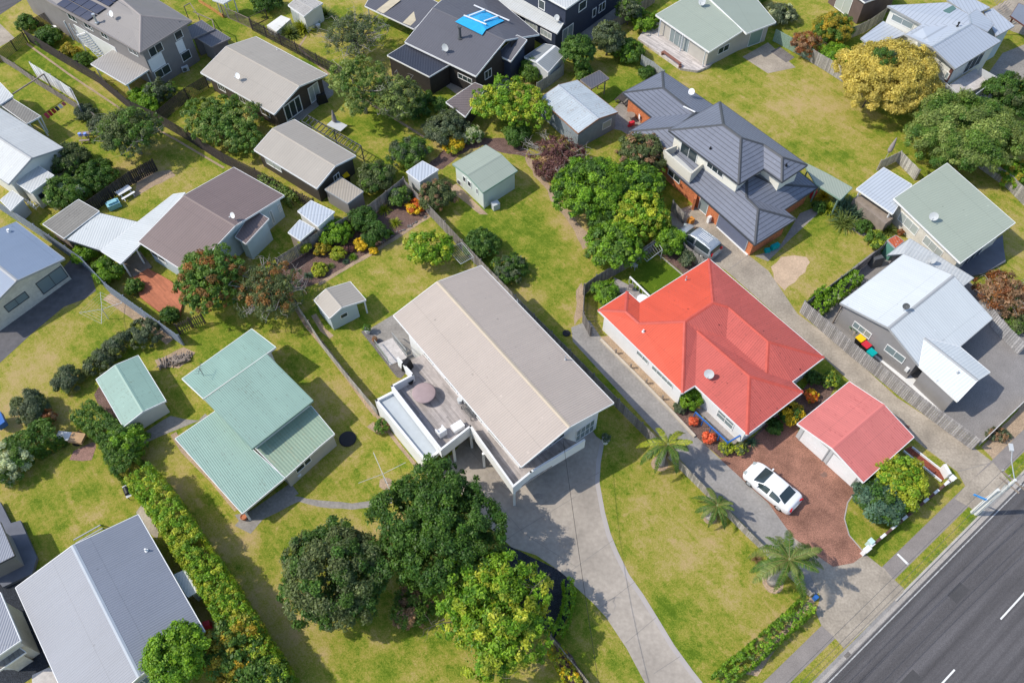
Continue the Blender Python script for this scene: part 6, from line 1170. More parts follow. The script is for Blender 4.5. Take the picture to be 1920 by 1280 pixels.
tree('deciduous_tree', 'loose olive tree with a pale forked trunk on the left lawn', 243, 248, 55, 5.2, 'olive', pal2='mid', mix2=.35, leaf=(.19, .1), dens=.7, sparse=.25, bare=7, bark=PALEBARK)
tree('broad_shrub_tree', 'broad clump of leafy green trees beside the taupe-roofed cottage', 412, 228, 74, 3.8, 'mid', pal2='feath', mix2=.3, lobes=[(-.5, .35, 0, .45), (0, .35, .1, .45), (.5, .1, 0, .45), (0, -.1, .1, .5), (.45, -.45, 0, .45), (-.3, -.2, 0, .4), (.75, -.65, -.1, .35)])
tree('deciduous_tree', 'nearly bare grey-olive tree on the lawn by the charcoal roof', 665, 68, 56, 5.0, 'olive', pal2='grey', mix2=.4, leaf=(.16, .08), dens=.35, sparse=.55, bare=30, bark=PALEBARK); tree('gum_tree', 'tall feathery green tree in the middle of the top left yard', 676, 160, 62, 6.5, 'feath', pal2='mid', mix2=.3, leaf=(.26, .09), dens=.7, sparse=.12, bare=6, bark=PALEBARK, lobes=[(-.4, .3, .1, .5), (.1, .45, .15, .45), (-.2, -.1, .1, .5), (.35, .1, .1, .4), (.1, -.45, 0, .4), (-.1, -.75, -.2, .3)])
tree('gum_tree', 'lower spreading feathery tree right of the tall feathery one', 742, 185, 50, 5.0, 'feath', pal2='olive', mix2=.5, leaf=(.26, .09), dens=.6, sparse=.2, bare=8, bark=PALEBARK)
shrub('grey-green bushy shrub beside the brown tiled shed', 833, 240, 42, 2.6, 'grey', pal2='olive', name='large_shrub'); shrub('dense green shrub just above the silver tin shed', 767, 286, 36, 2.2, 'mid', pal2='grey'); shrub('olive shrub behind the beige ribbed shed', 706, 333, 36, 2.2, 'olive', pal2='mid'); shrub('brownish olive round shrub below the silver tin shed', 818, 366, 34, 2.6, 'olive', pal2='brown', mix2=.2, name='round_shrub')
shrub('small dark shrub between the tarpaulin house and the brown tiled shed', 802, 186, 15, 1.4, 'deep'); shrub('small leafy shrub under the sunroom wall', 828, 200, 16, 1.4, 'mid'); shrub('dark shrub in the shade of the feathery trees', 783, 205, 22, 1.8, 'deep')
tree('citrus_tree', 'rounded bright citrus tree on the lawn behind the beige roof', 805, 466, 45, 2.9, 'bright', pal2='lime', mix2=.35, leaf=(.2, .13), lobes=[(0, 0, .1, .75), (-.45, .3, 0, .45), (.45, .25, 0, .45), (.4, -.35, 0, .42), (-.3, -.4, -.1, .45)])
shrub('dark green shrub against the long paling fence', 902, 457, 34, 1.8, 'deep', pal2='mid'); shrub('loose dark shrub with pale tips on the middle lawn edge', 956, 503, 34, 1.6, 'deep', pal2='grey')
tree('pohutukawa_tree', 'very bright yellow-green tree at the top corner of the middle lawn', 955, 192, 70, 4.6, 'bright', pal2='lime', mix2=.5, leaf=(.19, .12), lobes=[(0, .35, .1, .5), (-.55, .3, 0, .35), (.4, .1, 0, .45), (-.25, -.2, .05, .45), (-.65, -.1, -.1, .3), (.65, -.35, -.1, .4), (.15, -.45, 0, .38)])
shrub('dark bushy shrub under the bright yellow-green tree', 970, 253, 26, 1.8, 'deep', pal2='mid'); shrub('yellow flowering shrub behind the mint cabin', 850, 272, 20, 1.3, 'gold', pal2='lime', mix2=.4); shrub('variegated cream shrub left of the bright tree', 885, 252, 22, 1.4, 'pale', pal2='mid', mix2=.4)
shrub('purple-brown twiggy bush with grey dead branches', 1040, 292, 56, 2.6, 'purple', pal2='brown', mix2=.15, bare=26, bark=PALEBARK, dens=.8, name='purple_bush', leaf=(.17, .08), lobes=[(-.3, .1, 0, .55), (.2, .2, .1, .55), (.6, 0, -.1, .4), (-.2, -.4, -.1, .45), (.1, -.5, -.1, .4)])
tree('dense_tree', 'large dense green tree right of the middle lawn', 1112, 355, 75, 4.8, 'bright', pal2='deep', mix2=.35, leaf=(.18, .115)); tree('dense_tree', 'dense green tree between the lawn trees and the brick wall', 1192, 345, 52, 4.4, 'bright', pal2='deep', mix2=.4, leaf=(.18, .115)); tree('dense_tree', 'lighter green tree nearest the silver car', 1200, 400, 54, 4.2, 'bright', pal2='lime', mix2=.5, leaf=(.19, .12)); tree('dense_tree', 'green tree in front of the clothes line fence', 1150, 460, 56, 3.8, 'bright', pal2='mid', mix2=.3, leaf=(.23, .14)); shrub('darker shrub in the hollow between the dense lawn trees', 1140, 415, 34, 2.8, 'deep')
tree('olive_tree', 'grey-olive tree against the tiled roof', 1202, 292, 48, 4.4, 'olive', pal2='brown', mix2=.25, leaf=(.22, .11), sparse=.08)
shrub('round green bush on the red house back deck', 1135, 551, 26, 2.0, 'bright', pal2='mid'); shrub('leafy green bush at the end of the red house fence', 1256, 450, 27, 2.4, 'bright', pal2='mid'); shrub('small grey-leaved shrub in the narrow bark bed', 1290, 484, 16, 1.2, 'grey')
tree('dense_tree', 'rounded dark green tree beside the navy house', 1084, 97, 30, 4.2, 'deep', pal2='mid', mix2=.3); tree('dense_tree', 'grey-green bushy tree right of the navy house', 1140, 72, 30, 4.0, 'grey', pal2='olive', mix2=.4); shrub('low green shrub row left of the whitewashed deck', 1178, 96, 28, 2.0, 'mid', pal2='bright', mix2=.4); shrub('small shrub under the dark green tree by the grey fence', 1095, 138, 18, 1.3, 'mid'); tree('dense_tree', 'tall grey-green tree at the top edge', 1180, 18, 24, 3.6, 'grey', pal2='mid'); shrub('bright shrub at the top edge beside the sage roof', 1208, 40, 26, 1.8, 'bright', pal2='mid'); shrub('small round shrub at the end of the short sheet fence', 1213, 137, 15, 1.0, 'deep'); shrub('leafy shrub against the old grey sheet fence', 1000, 132, 24, 2.0, 'mid')
tree('golden_tree', 'huge golden-yellow domed tree at the top right', 1666, 143, 78, 6.6, 'yellow', leaf=(.17, .10), lobes=[(0, 0, .1, .8), (-.5, .3, 0, .5), (.5, .3, 0, .5), (-.45, -.35, 0, .5), (.1, -.6, -.1, .42), (.55, -.3, -.1, .42), (0, .55, 0, .45)]); shrub('small dark green tuft growing out of the golden tree', 1658, 108, 17, 6.9, 'deep', trunk=True) if False else None
tree('broad_tree', 'large light green round tree below the golden tree', 1810, 247, 88, 5.6, 'feath', pal2='mid', mix2=.35, leaf=(.18, .1)); tree('dense_tree', 'dark green tree at the right edge by the silver-roofed house', 1892, 178, 40, 4.4, 'deep', pal2='olive', mix2=.3)
shrub('red leaved shrub on the green panel fence', 1512, 86, 26, 2.6, 'red', pal2='brown', mix2=.3, dens=.6, sparse=.25, bare=8); shrub('green and orange tree-like shrub above the red leaved one', 1562, 55, 34, 2.8, 'mid', pal2='autumn', mix2=.45); shrub('bright green shrub behind the grey paling fence', 1566, 103, 28, 1.6, 'bright'); shrub('grey-green flowering shrub at the top of the sage roof fence', 1466, 28, 26, 1.8, 'grey', pal2='pale', mix2=.15); shrub('bushy shrub at the top edge near the timber house', 1420, -5, 20, 1.6, 'mid')
tree('deciduous_tree', 'rust brown shrubby tree at the right edge below the green roof', 1885, 548, 40, 2.8, 'brown', pal2='red', mix2=.3, leaf=(.2, .1), dens=.6, sparse=.25, bare=14, bark=PALEBARK); shrub('trailing green creeper over the right edge fence', 1912, 605, 24, 1.0, 'olive', pal2='mid'); shrub('bright bush at the right edge by the far fence', 1905, 325, 28, 2.0, 'bright', pal2='autumn', mix2=.3); shrub('bush hanging over the right edge by the tree', 1928, 250, 26, 2.4, 'mid', pal2='olive')
tree('citrus_tree', 'bright lemon tree beside the faded red garage', 1690, 898, 45, 2.9, 'lime', pal2='bright', mix2=.4, leaf=(.19, .12)); tree('broadleaf_shrub_tree', 'blue-green shrub tree inside the brick wall', 1652, 940, 42, 2.2, 'bluegreen', pal2='deep', mix2=.3, leaf=(.24, .10))
shrub('bright green bush at the corner of the white weatherboard wall', 1297, 744, 23, 2.2, 'bright'); shrub('small grey shrub next to the palm by the red house', 1275, 764, 12, .7, 'grey'); shrub('clipped round bush in front of the blue rail', 1362, 839, 13, .9, 'lime', pal2='olive'); shrub('clipped round bush right of the blue rail', 1388, 842, 12, .9, 'olive', pal2='lime')
blades('agave', 'spiky green agave at the edge of the red driveway', 1411, 828, 17, .8, 'bluegreen', n=60, wide=.1); shrub('coral-orange flowering bush left of the blue rail', 1300, 790, 9, .7, 'coral'); shrub('larger coral-orange flowering bush below the blue rail', 1330, 821, 12, .7, 'coral')
shrub('round green bush on the paved corner by the shared driveway', 1556, 713, 15, 1.2, 'mid', pal2='lime'); shrub('yellow and dark bush between the red roof and the garage', 1482, 774, 24, 1.6, 'deep', pal2='gold', mix2=.5); shrub('orange bromeliad clump between the two red roofs', 1521, 742, 13, .7, 'orange', pal2='gold', mix2=.3); shrub('dark shrub in the shade of the red roof', 1525, 708, 14, 1.0, 'deep'); shrub('dark low shrub left of the red garage', 1450, 800, 16, 1.0, 'deep')
for nm, px, py, r, l in (('a', 55, 765, 26, 'lowest grey-green clipped bush in the row on the left lawn'), ('b', 125, 712, 23, 'grey-green clipped bush, second from the bottom of the row on the left lawn'), ('c', 185, 680, 22, 'middle grey-green clipped bush of the row on the left lawn'), ('d', 224, 648, 22, 'grey-green clipped bush next above the middle one of the left lawn row'), ('e', 270, 624, 29, 'largest grey-green clipped bush at the top of the left lawn row')): shrub(l, px, py, r, 1.9 if r > 25 else 1.5, 'grey', pal2='olive', mix2=.2, lobes=[(0, 0, 0, .95)], dens=2.2, name='clipped_bush', group='row of clipped grey-green bushes on the left lawn', leaf=(.13, .08))
shrub('cream flowering bush at the left edge', 12, 868, 36, 2.4, 'pale', pal2='mid', mix2=.3, name='flowering_shrub'); shrub('dark red shrub between the hedge and the lawn', 90, 783, 15, 1.2, 'red', pal2='brown'); shrub('bright shrub over the hedge corner by the green garage', 240, 830, 32, 2.6, 'bright', pal2='mid', name='large_shrub')
shrub('green shrub above the old grey carport', 122, 360, 34, 2.8, 'mid', pal2='pale', mix2=.12, name='large_shrub'); shrub('sprawling olive shrub right of the white-roofed cottage', 128, 300, 32, 2.6, 'olive', pal2='mid'); shrub('dark shrub under the pale forked tree', 175, 330, 34, 2.0, 'deep', pal2='mid'); shrub('bright shrub beside the white carport canopy', 157, 477, 21, 1.6, 'bright'); shrub('bright bush at the end of the verandah canopy', 203, 508, 25, 1.9, 'bright', pal2='mid'); shrub('green bush beside the red stained deck', 252, 537, 15, 1.3, 'mid'); shrub('dark shrub at the lower corner of the red stained deck', 318, 592, 16, 1.3, 'deep')
shrub('small shrub at the corner of the top left slat fence', 50, 45, 16, 1.6, 'mid'); shrub('garden shrub behind the slat fence near the solar-panel house', 92, 68, 20, 1.6, 'deep', pal2='mid'); shrub('leafy shrub below the grey verandah roof', 300, 172, 26, 2.2, 'grey', pal2='mid', mix2=.4); shrub('bright shrub next to the slat fence under the verandah', 262, 182, 20, 1.5, 'bright'); shrub('flowering pots shrub beside the white stair frame', 128, 95, 15, .9, 'autumn'); shrub('low shrub on the slat fence line', 155, 112, 16, 1.0, 'mid'); shrub('low bushes at the foot of the trellis screen', 160, 212, 18, 1.2, 'grey'); shrub('grey-green bush next to the pale forked tree', 188, 235, 20, 1.4, 'grey'); shrub('bright shrub by the corner of the dark slat fences', 278, 200, 18, 1.8, 'bright')
shrub('green shrub at the top edge above the fan palms', 500, 5, 26, 2.0, 'deep', pal2='mid')
# hedges
hedge('tall_hedge', 'tall bright green hedge beside the slate-blue roof', [(258, 888), (290, 925), (330, 985), (365, 1040), (398, 1085), (430, 1140), (470, 1205), (520, 1285)], 2.0, 2.9, 'bright', pal2='lime', mix2=.4, leaf=(.13, .08)); hedge('hedge', 'darker hedge between the green garage and the small lawn', [(150, 765), (180, 790), (208, 815), (222, 850), (240, 880)], 1.9, 2.0, 'mid', pal2='deep', mix2=.4, leaf=(.13, .08))
hedge('hedge', 'dark green hedge near the cream flowering bush', [(20, 845), (60, 822), (100, 800)], 2.2, 2.0, 'deep', pal2='mid', mix2=.3); hedge('hedge', 'curved clipped hedge strip between the dark bed and the driveway', [(1065, 1085), (1068, 1120), (1060, 1155), (1046, 1188)], .7, 1.3, 'bright', leaf=(.12, .08)); hedge('hedge', 'clipped front hedge along the footpath', [(1348, 1282), (1375, 1252), (1405, 1232), (1438, 1202), (1480, 1165), (1518, 1130)], 1.15, .95, 'bright', pal2='mid', mix2=.3, leaf=(.12, .08))
hedge('hedge', 'white-flowering hedge beside the white roofed house', [(1530, 578), (1570, 545), (1610, 512)], 1.2, 1.3, 'bright', pal2='pale', mix2=.10); hedge('hedge', 'low bright hedge climbing over the grey board fence', [(1525, 560), (1552, 538)], .6, 1.7, 'bright'); hedge('hedge', 'clipped light hedge between the sleepout and the brown roof', [(488, 332), (520, 350), (550, 372)], .9, 1.6, 'feath', pal2='mid', mix2=.3); hedge('hedge', 'yellow-green shrub strip at the bottom rail fence', [(1040, 1215), (1060, 1250), (1078, 1285)], 1.0, .8, 'lime', pal2='gold', mix2=.3)
shrub('round bush in the mulched bed against the paling fence, upper end', 750, 368, 22, 1.6, 'grey', pal2='mid', mix2=.5)
# bed plants
shrub('orange and yellow bromeliad clump at the upper end of the mulched bed', 778, 387, 19, .7, 'orange', pal2='gold', mix2=.6, trunk=False, name='bromeliad'); tree('dark_tree', 'small dark green treetop poking out of the golden tree', 1658, 106, 17, 7.4, 'deep', pal2='grey', mix2=.3, zc=6.7, lobes=[(0, 0, 0, .95)], leaf=(.15, .09))
for px, py, r, h, pal, l, kind in ((720, 390, 15, .9, 'lime', 'light green strap-leaved plant against the fence in the mulched bed', 'b'), (741, 416, 14, .7, 'lime', 'yellow-green tufted plant near the stone edge of the mulched bed', 'b'), (683, 412, 20, 1.6, 'deep', 'dark green bush with a tall tip in the middle of the mulched bed', 's'), (703, 438, 20, 1.5, 'deep', 'dark bush below the one with a tall tip', 's'), (629, 435, 24, 1.5, 'bright', 'large bright bush against the fence of the mulched bed', 's'), (677, 458, 11, .7, 'gold', 'yellow-green plant near the lawn edge, middle of the mulched bed', 's'), (661, 481, 10, .5, 'bright', 'bright green low clump at the lawn edge of the mulched bed', 'b'), (634, 476, 12, .7, 'lime', 'lime coloured clump left of the bright green one', 's'), (604, 468, 12, .8, 'autumn', 'autumn coloured shrub under the fence at the lower bed end', 's'), (598, 505, 12, .6, 'lime', 'pale lime clump at the lower end of the mulched bed', 's'), (578, 516, 11, .5, 'bluegreen', 'spiky bluish clump at the lowest corner of the mulched bed', 'b'), (620, 498, 8, .4, 'feath', 'small pale tuft near the lower bed edge', 'b'), (648, 490, 7, .4, 'bluegreen', 'little bluish tuft by the lawn edge', 'b'), (733, 437, 7, .4, 'bright', 'small tuft on the stone edge', 'b'), (652, 465, 9, .5, 'purple', 'dark purple low plant in the mulched bed', 's'), (700, 470, 7, .4, 'gold', 'tiny yellow plant beside the edging', 's'), (570, 462, 10, 1.3, 'lime', 'vine with lime leaves climbing the paling fence', 's')):
    if kind == 'b': blades('strap_leaf_plant', l, px, py, r * 1.15, h, pal, n=110, wide=.07)
    else: shrub(l, px, py, r * 1.3, h * 1.2, pal, leaf=(.14, .09), trunk=False)
blades('cabbage_tree', 'cluster of grey-green yucca rosettes beside the timber screen', 1594, 388, 34, 2.0, 'bluegreen', n=300, wide=.12, scatter=.5, cat='yucca'); blades('cabbage_tree', 'second yucca rosette below the grey-green cluster', 1586, 412, 28, 1.4, 'feath', n=220, wide=.12, scatter=.3, cat='yucca'); blades('cabbage_tree', 'yellow-green yucca left of the rosette cluster', 1556, 388, 22, 1.2, 'lime', n=150, wide=.12, cat='yucca'); blades('dwarf_palm', 'golden-tipped palm at the corner of the green canopy', 1548, 362, 22, 1.6, 'gold', n=160, wide=.12, cat='palm'); blades('cabbage_tree', 'yucca in front of the cream window wall', 1668, 428, 19, 1.4, 'feath', n=140, wide=.1, cat='yucca'); blades('cabbage_tree', 'small yucca beside the terracotta pots', 1701, 433, 9, 1.2, 'feath', n=60, cat='yucca')
shrub('green shrub at the end of the rocky edge by the grey board fence', 1645, 452, 20, 1.2, 'mid', pal2='lime'); shrub('low green shrub beside the yuccas', 1620, 425, 14, .9, 'deep'); shrub('shrub below the golden-tipped palm', 1535, 388, 12, .9, 'deep')
shrub('sprawling low shrub beside the front wall of the pebble yard', 1872, 815, 20, .5, 'grey', pal2='brown', mix2=.5, squash=.6); shrub('small rose-like shrub by the white garage wall', 716, 800, 14, 1.0, 'mid', pal2='brown', mix2=.2); shrub('bushes beside the sunroom path of the dark house', 905, 120, 12, .8, 'mid')
blades('fan_palm', 'fan palm left of its twin behind the picket fence', 540, 56, 25, 1.9, 'feath', n=200, wide=.16, cat='palm', scatter=.15); blades('fan_palm', 'fan palm with a yellow heart beside the dark picket fence', 567, 44, 27, 2.2, 'lime', n=210, wide=.16, cat='palm', scatter=.15); blades('cabbage_tree', 'yucca in front of the mossy roofed cabin', 608, 18, 22, 2.2, 'feath', n=160, wide=.1, cat='yucca'); blades('cabbage_tree', 'small yucca in a white pot right of the cabin', 597, 42, 9, .9, 'bright', n=60, cat='yucca')
blades('ornamental_grass', 'rusty ornamental grass tuft near the low paling fence', 1420, 1046, 14, .7, 'brown', n=120, wide=.03, cat='grass'); blades('strap_leaf_plant', 'green grass tuft beside the rusty one', 1428, 1056, 12, .5, 'bright', n=80, wide=.03, cat='grass')
# palms
palm('date_palm', 'palm with arching yellow-tipped fronds nearest the red house', (1237, 868), 2.6, 2.7, 14, ('mid', 'lime'), lean=(.25, .1), seed=1); palm('date_palm', 'smaller palm between the other two, at the low fence', (1331, 968), 1.2, 2.1, 13, ('mid', 'feath'), lean=(.3, .2), seed=2); palm('date_palm', 'tallest palm with long fronds over the long driveway', (1448, 1090), 3.4, 3.3, 18, ('mid', 'feath'), lean=(.3, .3), seed=3)

# ---------------------------------------------------------------- cars
car('sedan_car', 'white sedan with a dark rear window parked on the red pebble driveway', (1404, 874), (1494, 948), .75, 'sedan', PW)
car('station_wagon', 'silver people mover with roof rails parked under the tree by the brick house', (1275, 424), (1344, 474), .85, 'van', PS)
# ---------------------------------------------------------------- street furniture
b = at(1829.5, 963); r = thing('power_pole', 'white concrete power pole beside the road with crossarms and a transformer', 'power pole', b); q = MB(); q.tube([b, b + Vector((0, 0, 6.2))], [.17, .11], 8); q.beam(b + Vector((-.28, .1, 0)), b + Vector((-.28, .1, 4.3)), .22, .2); obj('pole', q, mat('white_concrete', (.62, .63, .62), .8, .08, 2), r)
q = MB(); q.beam(b + RN * -1.1 + Vector((0, 0, 6.0)), b + RN * 1.1 + Vector((0, 0, 6.0)), .1, .12); q.beam(b + RN * -.8 + Vector((0, 0, 5.3)), b + RN * .8 + Vector((0, 0, 5.3)), .09, .1); obj('crossarm', q, WOOD, r)
q = MB()
for k in (-1, -.45, .45, 1): q.tube([b + RN * k + Vector((0, 0, 6.05)), b + RN * k + Vector((0, 0, 6.25))], [.05, .03], 8)
obj('insulators', q, LGREY, r); q = MB(); q.box(tuple(b + Vector((0, 0, 4.7)) + RD * .3), (.4, .35, .6), .65); obj('junction_box', q, METAL, r)
q = MB(); q.tube([b + Vector((0, 0, 6.1)), b + Vector((-.2, 1.2, 6.9)), b + Vector((.1, 2.0, 7.0))], .04, 6); obj('lamp_arm', q, METAL, r); q = MB(); q.box(tuple(b + Vector((.1, 2.2, 7.0))), (.28, .6, .12), -.2); obj('lamp_head', q, LGREY, r)
q = MB(); c0 = b + Vector((-.3, 0, 2.6)); q.beam(c0, c0 + Vector((-.9, .5, 0)), .04, .22); obj('street_sign', q, mat('sign_blue', (.06, .32, .75), .4, .03), r)
for i, (k, zz) in enumerate(((-1, 6.2), (-.45, 6.2), (.45, 6.2), (1, 6.2), (-.1, 5.35))):
    q = MB()
    for s_ in (-1, 1):
        pts = []
        for j in range(13): f = j / 12; p = b + RN * k + RD * s_ * 42 * f; pts.append(Vector((p.x, p.y, zz - 1.1 * 4 * f * (1 - f))))
        q.tube(pts, .014, 5)
    one('power_line', 'overhead power line strung above the verge', 'cable', q, DGREY, group='overhead power lines above the verge')
q = MB(); a = at(1056, 825, 4.6); e = b + RD * -38 + Vector((0, 0, 6.0)); pts = [a.lerp(e, j / 12) - Vector((0, 0, 1.2 * 4 * (j / 12) * (1 - j / 12))) for j in range(13)]; q.tube(pts, .016, 5); one('service_cable', 'single dark cable from the beige-roofed house over the driveway', 'cable', q, BLACK)

# ---------------------------------------------------------------- clothes lines and garden objects
def rotary(label, px, py, arm, h, rot, lines=True, m=METAL, name='rotary_clothes_line'):
    p = at(px, py); r = thing(name, label, 'clothes line', p); q = MB(); q.tube([p, p + Vector((0, 0, h))], .03, 8); obj('pole', q, m, r); q = MB(); tips = []
    for k in range(4):
        t = rot + k * math.pi / 2; e = p + Vector((math.cos(t) * arm, math.sin(t) * arm, h + .15)); q.tube([p + Vector((0, 0, h - .1)), e], .022, 6); tips.append(e)
    obj('arms', q, m, r)
    if lines:
        q = MB(); c = p + Vector((0, 0, h + .02))
        for s in range(1, 6):
            for k in range(4): q.tube([c.lerp(tips[k], s / 5), c.lerp(tips[(k + 1) % 4], s / 5)], .008, 4)
        obj('lines', q, LGREY, r)
    return r
rotary('large cross-shaped rotary clothes line beside the green-roofed house', 723, 905, 2.0, 1.75, .45, lines=False, m=LGREY); rotary('rotary clothes line with many strings on the left lawn', 204, 598, 1.9, 1.6, .3, m=LGREY)
def frame_line(label, p4, z, legs):
    P = [at(*p, z) for p in p4]; r = thing('folding_clothes_line', label, 'clothes line', (P[0].x, P[0].y, 0)); q = MB()
    for a, b_ in zip(P, P[1:] + P[:1]): q.tube([a, b_], .025, 6)
    obj('frame', q, LGREY, r); q = MB()
    for k in range(1, 8): q.tube([P[0].lerp(P[1], k / 8), P[3].lerp(P[2], k / 8)], .009, 4)
    obj('lines', q, LGREY, r); q = MB()
    for i in legs: q.tube([P[i], Vector((P[i].x, P[i].y, 0))], .03, 6)
    obj('legs', q, LGREY, r)
frame_line('folding clothes line against the long paling fence near the citrus tree', [(838, 466), (866, 455), (888, 482), (864, 495)], 1.4, (1, 2)); frame_line('folding clothes line on the fence above the red house back lawn', [(1200, 475), (1232, 452), (1242, 468), (1213, 490)], 1.4, (0, 1, 2))
r = thing('clothes_line', 'string of red, grey and white washing hanging by the cottage porch', 'clothes line', at(77, 235)); a, b_ = at(77, 215, 1.9), at(122, 187, 1.9); q = MB(); q.tube([a, a.lerp(b_, .5) - Vector((0, 0, .15)), b_], .01, 4); obj('cord', q, BLACK, r); cols = [(.55, .06, .12), (.45, .03, .05), (.40, .05, .03), (.06, .06, .09), (.7, .72, .8), (.5, .12, .15)]
for k, c in enumerate(cols):
    f = .08 + k * .145; p = a.lerp(b_, f) - Vector((0, 0, .1)); e = a.lerp(b_, f + .11) - Vector((0, 0, .1)); q = MB(); l = .75 - .05 * k; n_ = Vector((.08, .1, 0)); q.quadbox([p - Vector((0, 0, l)) + n_, e - Vector((0, 0, l)) + n_, e - Vector((0, 0, l)) + n_ * 1.15, p - Vector((0, 0, l)) + n_ * 1.15, p, e, e + n_ * .15, p + n_ * .15]); obj('garment', q, mat('cloth_%d' % k, c, .9, .1, 4), r)
q = MB(); a, b_ = at(23, 177, 2.6), at(82, 139, 2.6); q.beam(a, b_, .12, .12); q.beam(b_, Vector((b_.x, b_.y, 0)), .1, .1); one('timber_beam', 'long timber beam reaching from the cottage roof to the white trellis', 'beam', q, WOOD)
q = MB(); a = at(76, 218, 2.5); e = at(90, 249, 0); q.beam(a, e, .12, .12); one('brace_post', 'leaning white post at the corner of the cottage porch', 'post', q, WHITE)

def table(label, px, py, z0, r_, h, m, name='round_table', umb=None):
    p = at(px, py, z0 + h); base = Vector((p.x, p.y, z0)); r = thing(name, label, 'table', base); q = MB(); q.lathe((p.x, p.y, z0), [(r_ * .3, 0), (r_ * .3, .03), (.04, .05), (.04, h - .05), (r_, h - .04), (r_, h)], 24); obj('tabletop', q, m, r); return r
p = at(795, 736, DZ + .75); r = thing('round_table', 'round table under a mauve fitted cover on the big deck', 'table', (p.x, p.y, DZ)); q = MB(); q.lathe((p.x, p.y, DZ), [(.5, .0), (.62, .05), (.98, .68), (1.0, .74), (.9, .78), (.4, .80), (.02, .80)], 28); obj('cover', q, PINKF, r, smooth=True); q = MB(); q.lathe((p.x, p.y, DZ), [(.35, .0), (.35, .04)], 16); obj('base', q, BLACK, r)
def tub_chair(label, px, py, z0, rot, m, w=.62):
    p = at(px, py, z0 + .4); r = thing('armchair', label, 'chair', (p.x, p.y, z0)); r.rotation_euler = (0, 0, rot); cz = z0
    q = MB(); q.box((p.x, p.y, .2 + cz), (w * .85, w * .8, .36)); obj('seat', q, m, r); q = MB(); q.box((p.x - w * .4, p.y, .42 + cz), (.14, w, .8)); obj('backrest', q, m, r)
    for s in (-1, 1): q = MB(); q.box((p.x + .05, p.y + s * w * .45, .32 + cz), (w * .8, .1, .6)); obj('armrest', q, m, r)
tub_chair('white tub chair at the corner of the big deck', 827, 808, DZ, 2.2, WHITE, .7); q = MB(); p = at(858, 798, DZ + .45); q.box((p.x, p.y, DZ + .24), (.95, .62, .46), .6); q.box((p.x, p.y, DZ + .49), (1.0, .67, .05), .6); one('storage_box', 'white storage box beside the tub chair on the big deck', 'box', q, WHITE)
# iron bench on deck
p = at(878, 770, DZ + .4); r = thing('garden_bench', 'black slatted iron bench along the house wall on the big deck', 'bench', (p.x, p.y, DZ)); r.rotation_euler = (0, 0, -.95)
q = MB(); 
for k in range(6): q.box((p.x, p.y - .22 + .085 * k, DZ + .42), (1.5, .045, .03))
obj('seat', q, DGREY, r); q = MB()
for k in range(4): q.box((p.x, p.y + .28, DZ + .52 + .1 * k), (1.5, .03, .045))
obj('backrest', q, DGREY, r)
for s in (-1, 1):
    for t in (-1, 1): q = MB(); q.box((p.x + s * .68, p.y + t * .22, DZ + .2), (.05, .05, .42)); obj('leg', q, DGREY, r)
q = MB(); p = at(862, 748, DZ + .5); q.lathe((p.x, p.y, DZ), [(.2, 0), (.2, .42), (.24, .45), (.24, .48)], 16); one('side_table', 'small round table with a white top next to the iron bench', 'table', q, LGREY)
def bbq(label, px, py, z0, rot, m=BLACK, cover=False, w=1.1):
    p = at(px, py, z0 + .9); r = thing('barbecue', label, 'barbecue', (p.x, p.y, z0)); r.rotation_euler = (0, 0, rot); q = MB()
    if cover: q.quadbox([Vector((p.x + a * w / 2, p.y + b * .33, z0)) for a, b in ((-1, -1), (1, -1), (1, 1), (-1, 1))] + [Vector((p.x + a * w * .4, p.y + b * .2, z0 + 1.1)) for a, b in ((-1, -1), (1, -1), (1, 1), (-1, 1))]); obj('cover', q, m, r)
    else:
        q.box((p.x, p.y, z0 + .8), (w * .6, .5, .2)); obj('firebox', q, m, r); q = MB(); q.tube([Vector((p.x - w * .3, p.y, z0 + .95)), Vector((p.x + w * .3, p.y, z0 + .95))], .22, 12); obj('lid', q, m, r); q = MB()
        for s in (-1, 1): q.box((p.x + s * w * .42, p.y, z0 + .86), (w * .22, .45, .03))
        obj('side_shelf', q, METAL, r); q = MB()
        for s in (-1, 1):
            for t in (-1, 1): q.box((p.x + s * w * .27, p.y + t * .2, z0 + .35), (.05, .05, .7))
        obj('legs', q, DGREY, r)
    return r
bbq('black covered barbecue at the top of the big deck', 762, 680, DZ, 1.0, cover=True, w=.9); bbq('black covered barbecue outside the french doors', 602, 180, 0, .5, cover=True, w=1.2); bbq('large black barbecue at the edge of the small left lawn', 238, 920, 0, -1.0, BLACK); bbq('covered barbecue beside the grey board fence', 1646, 485, 0, .3, DGREY, True, 1.2)
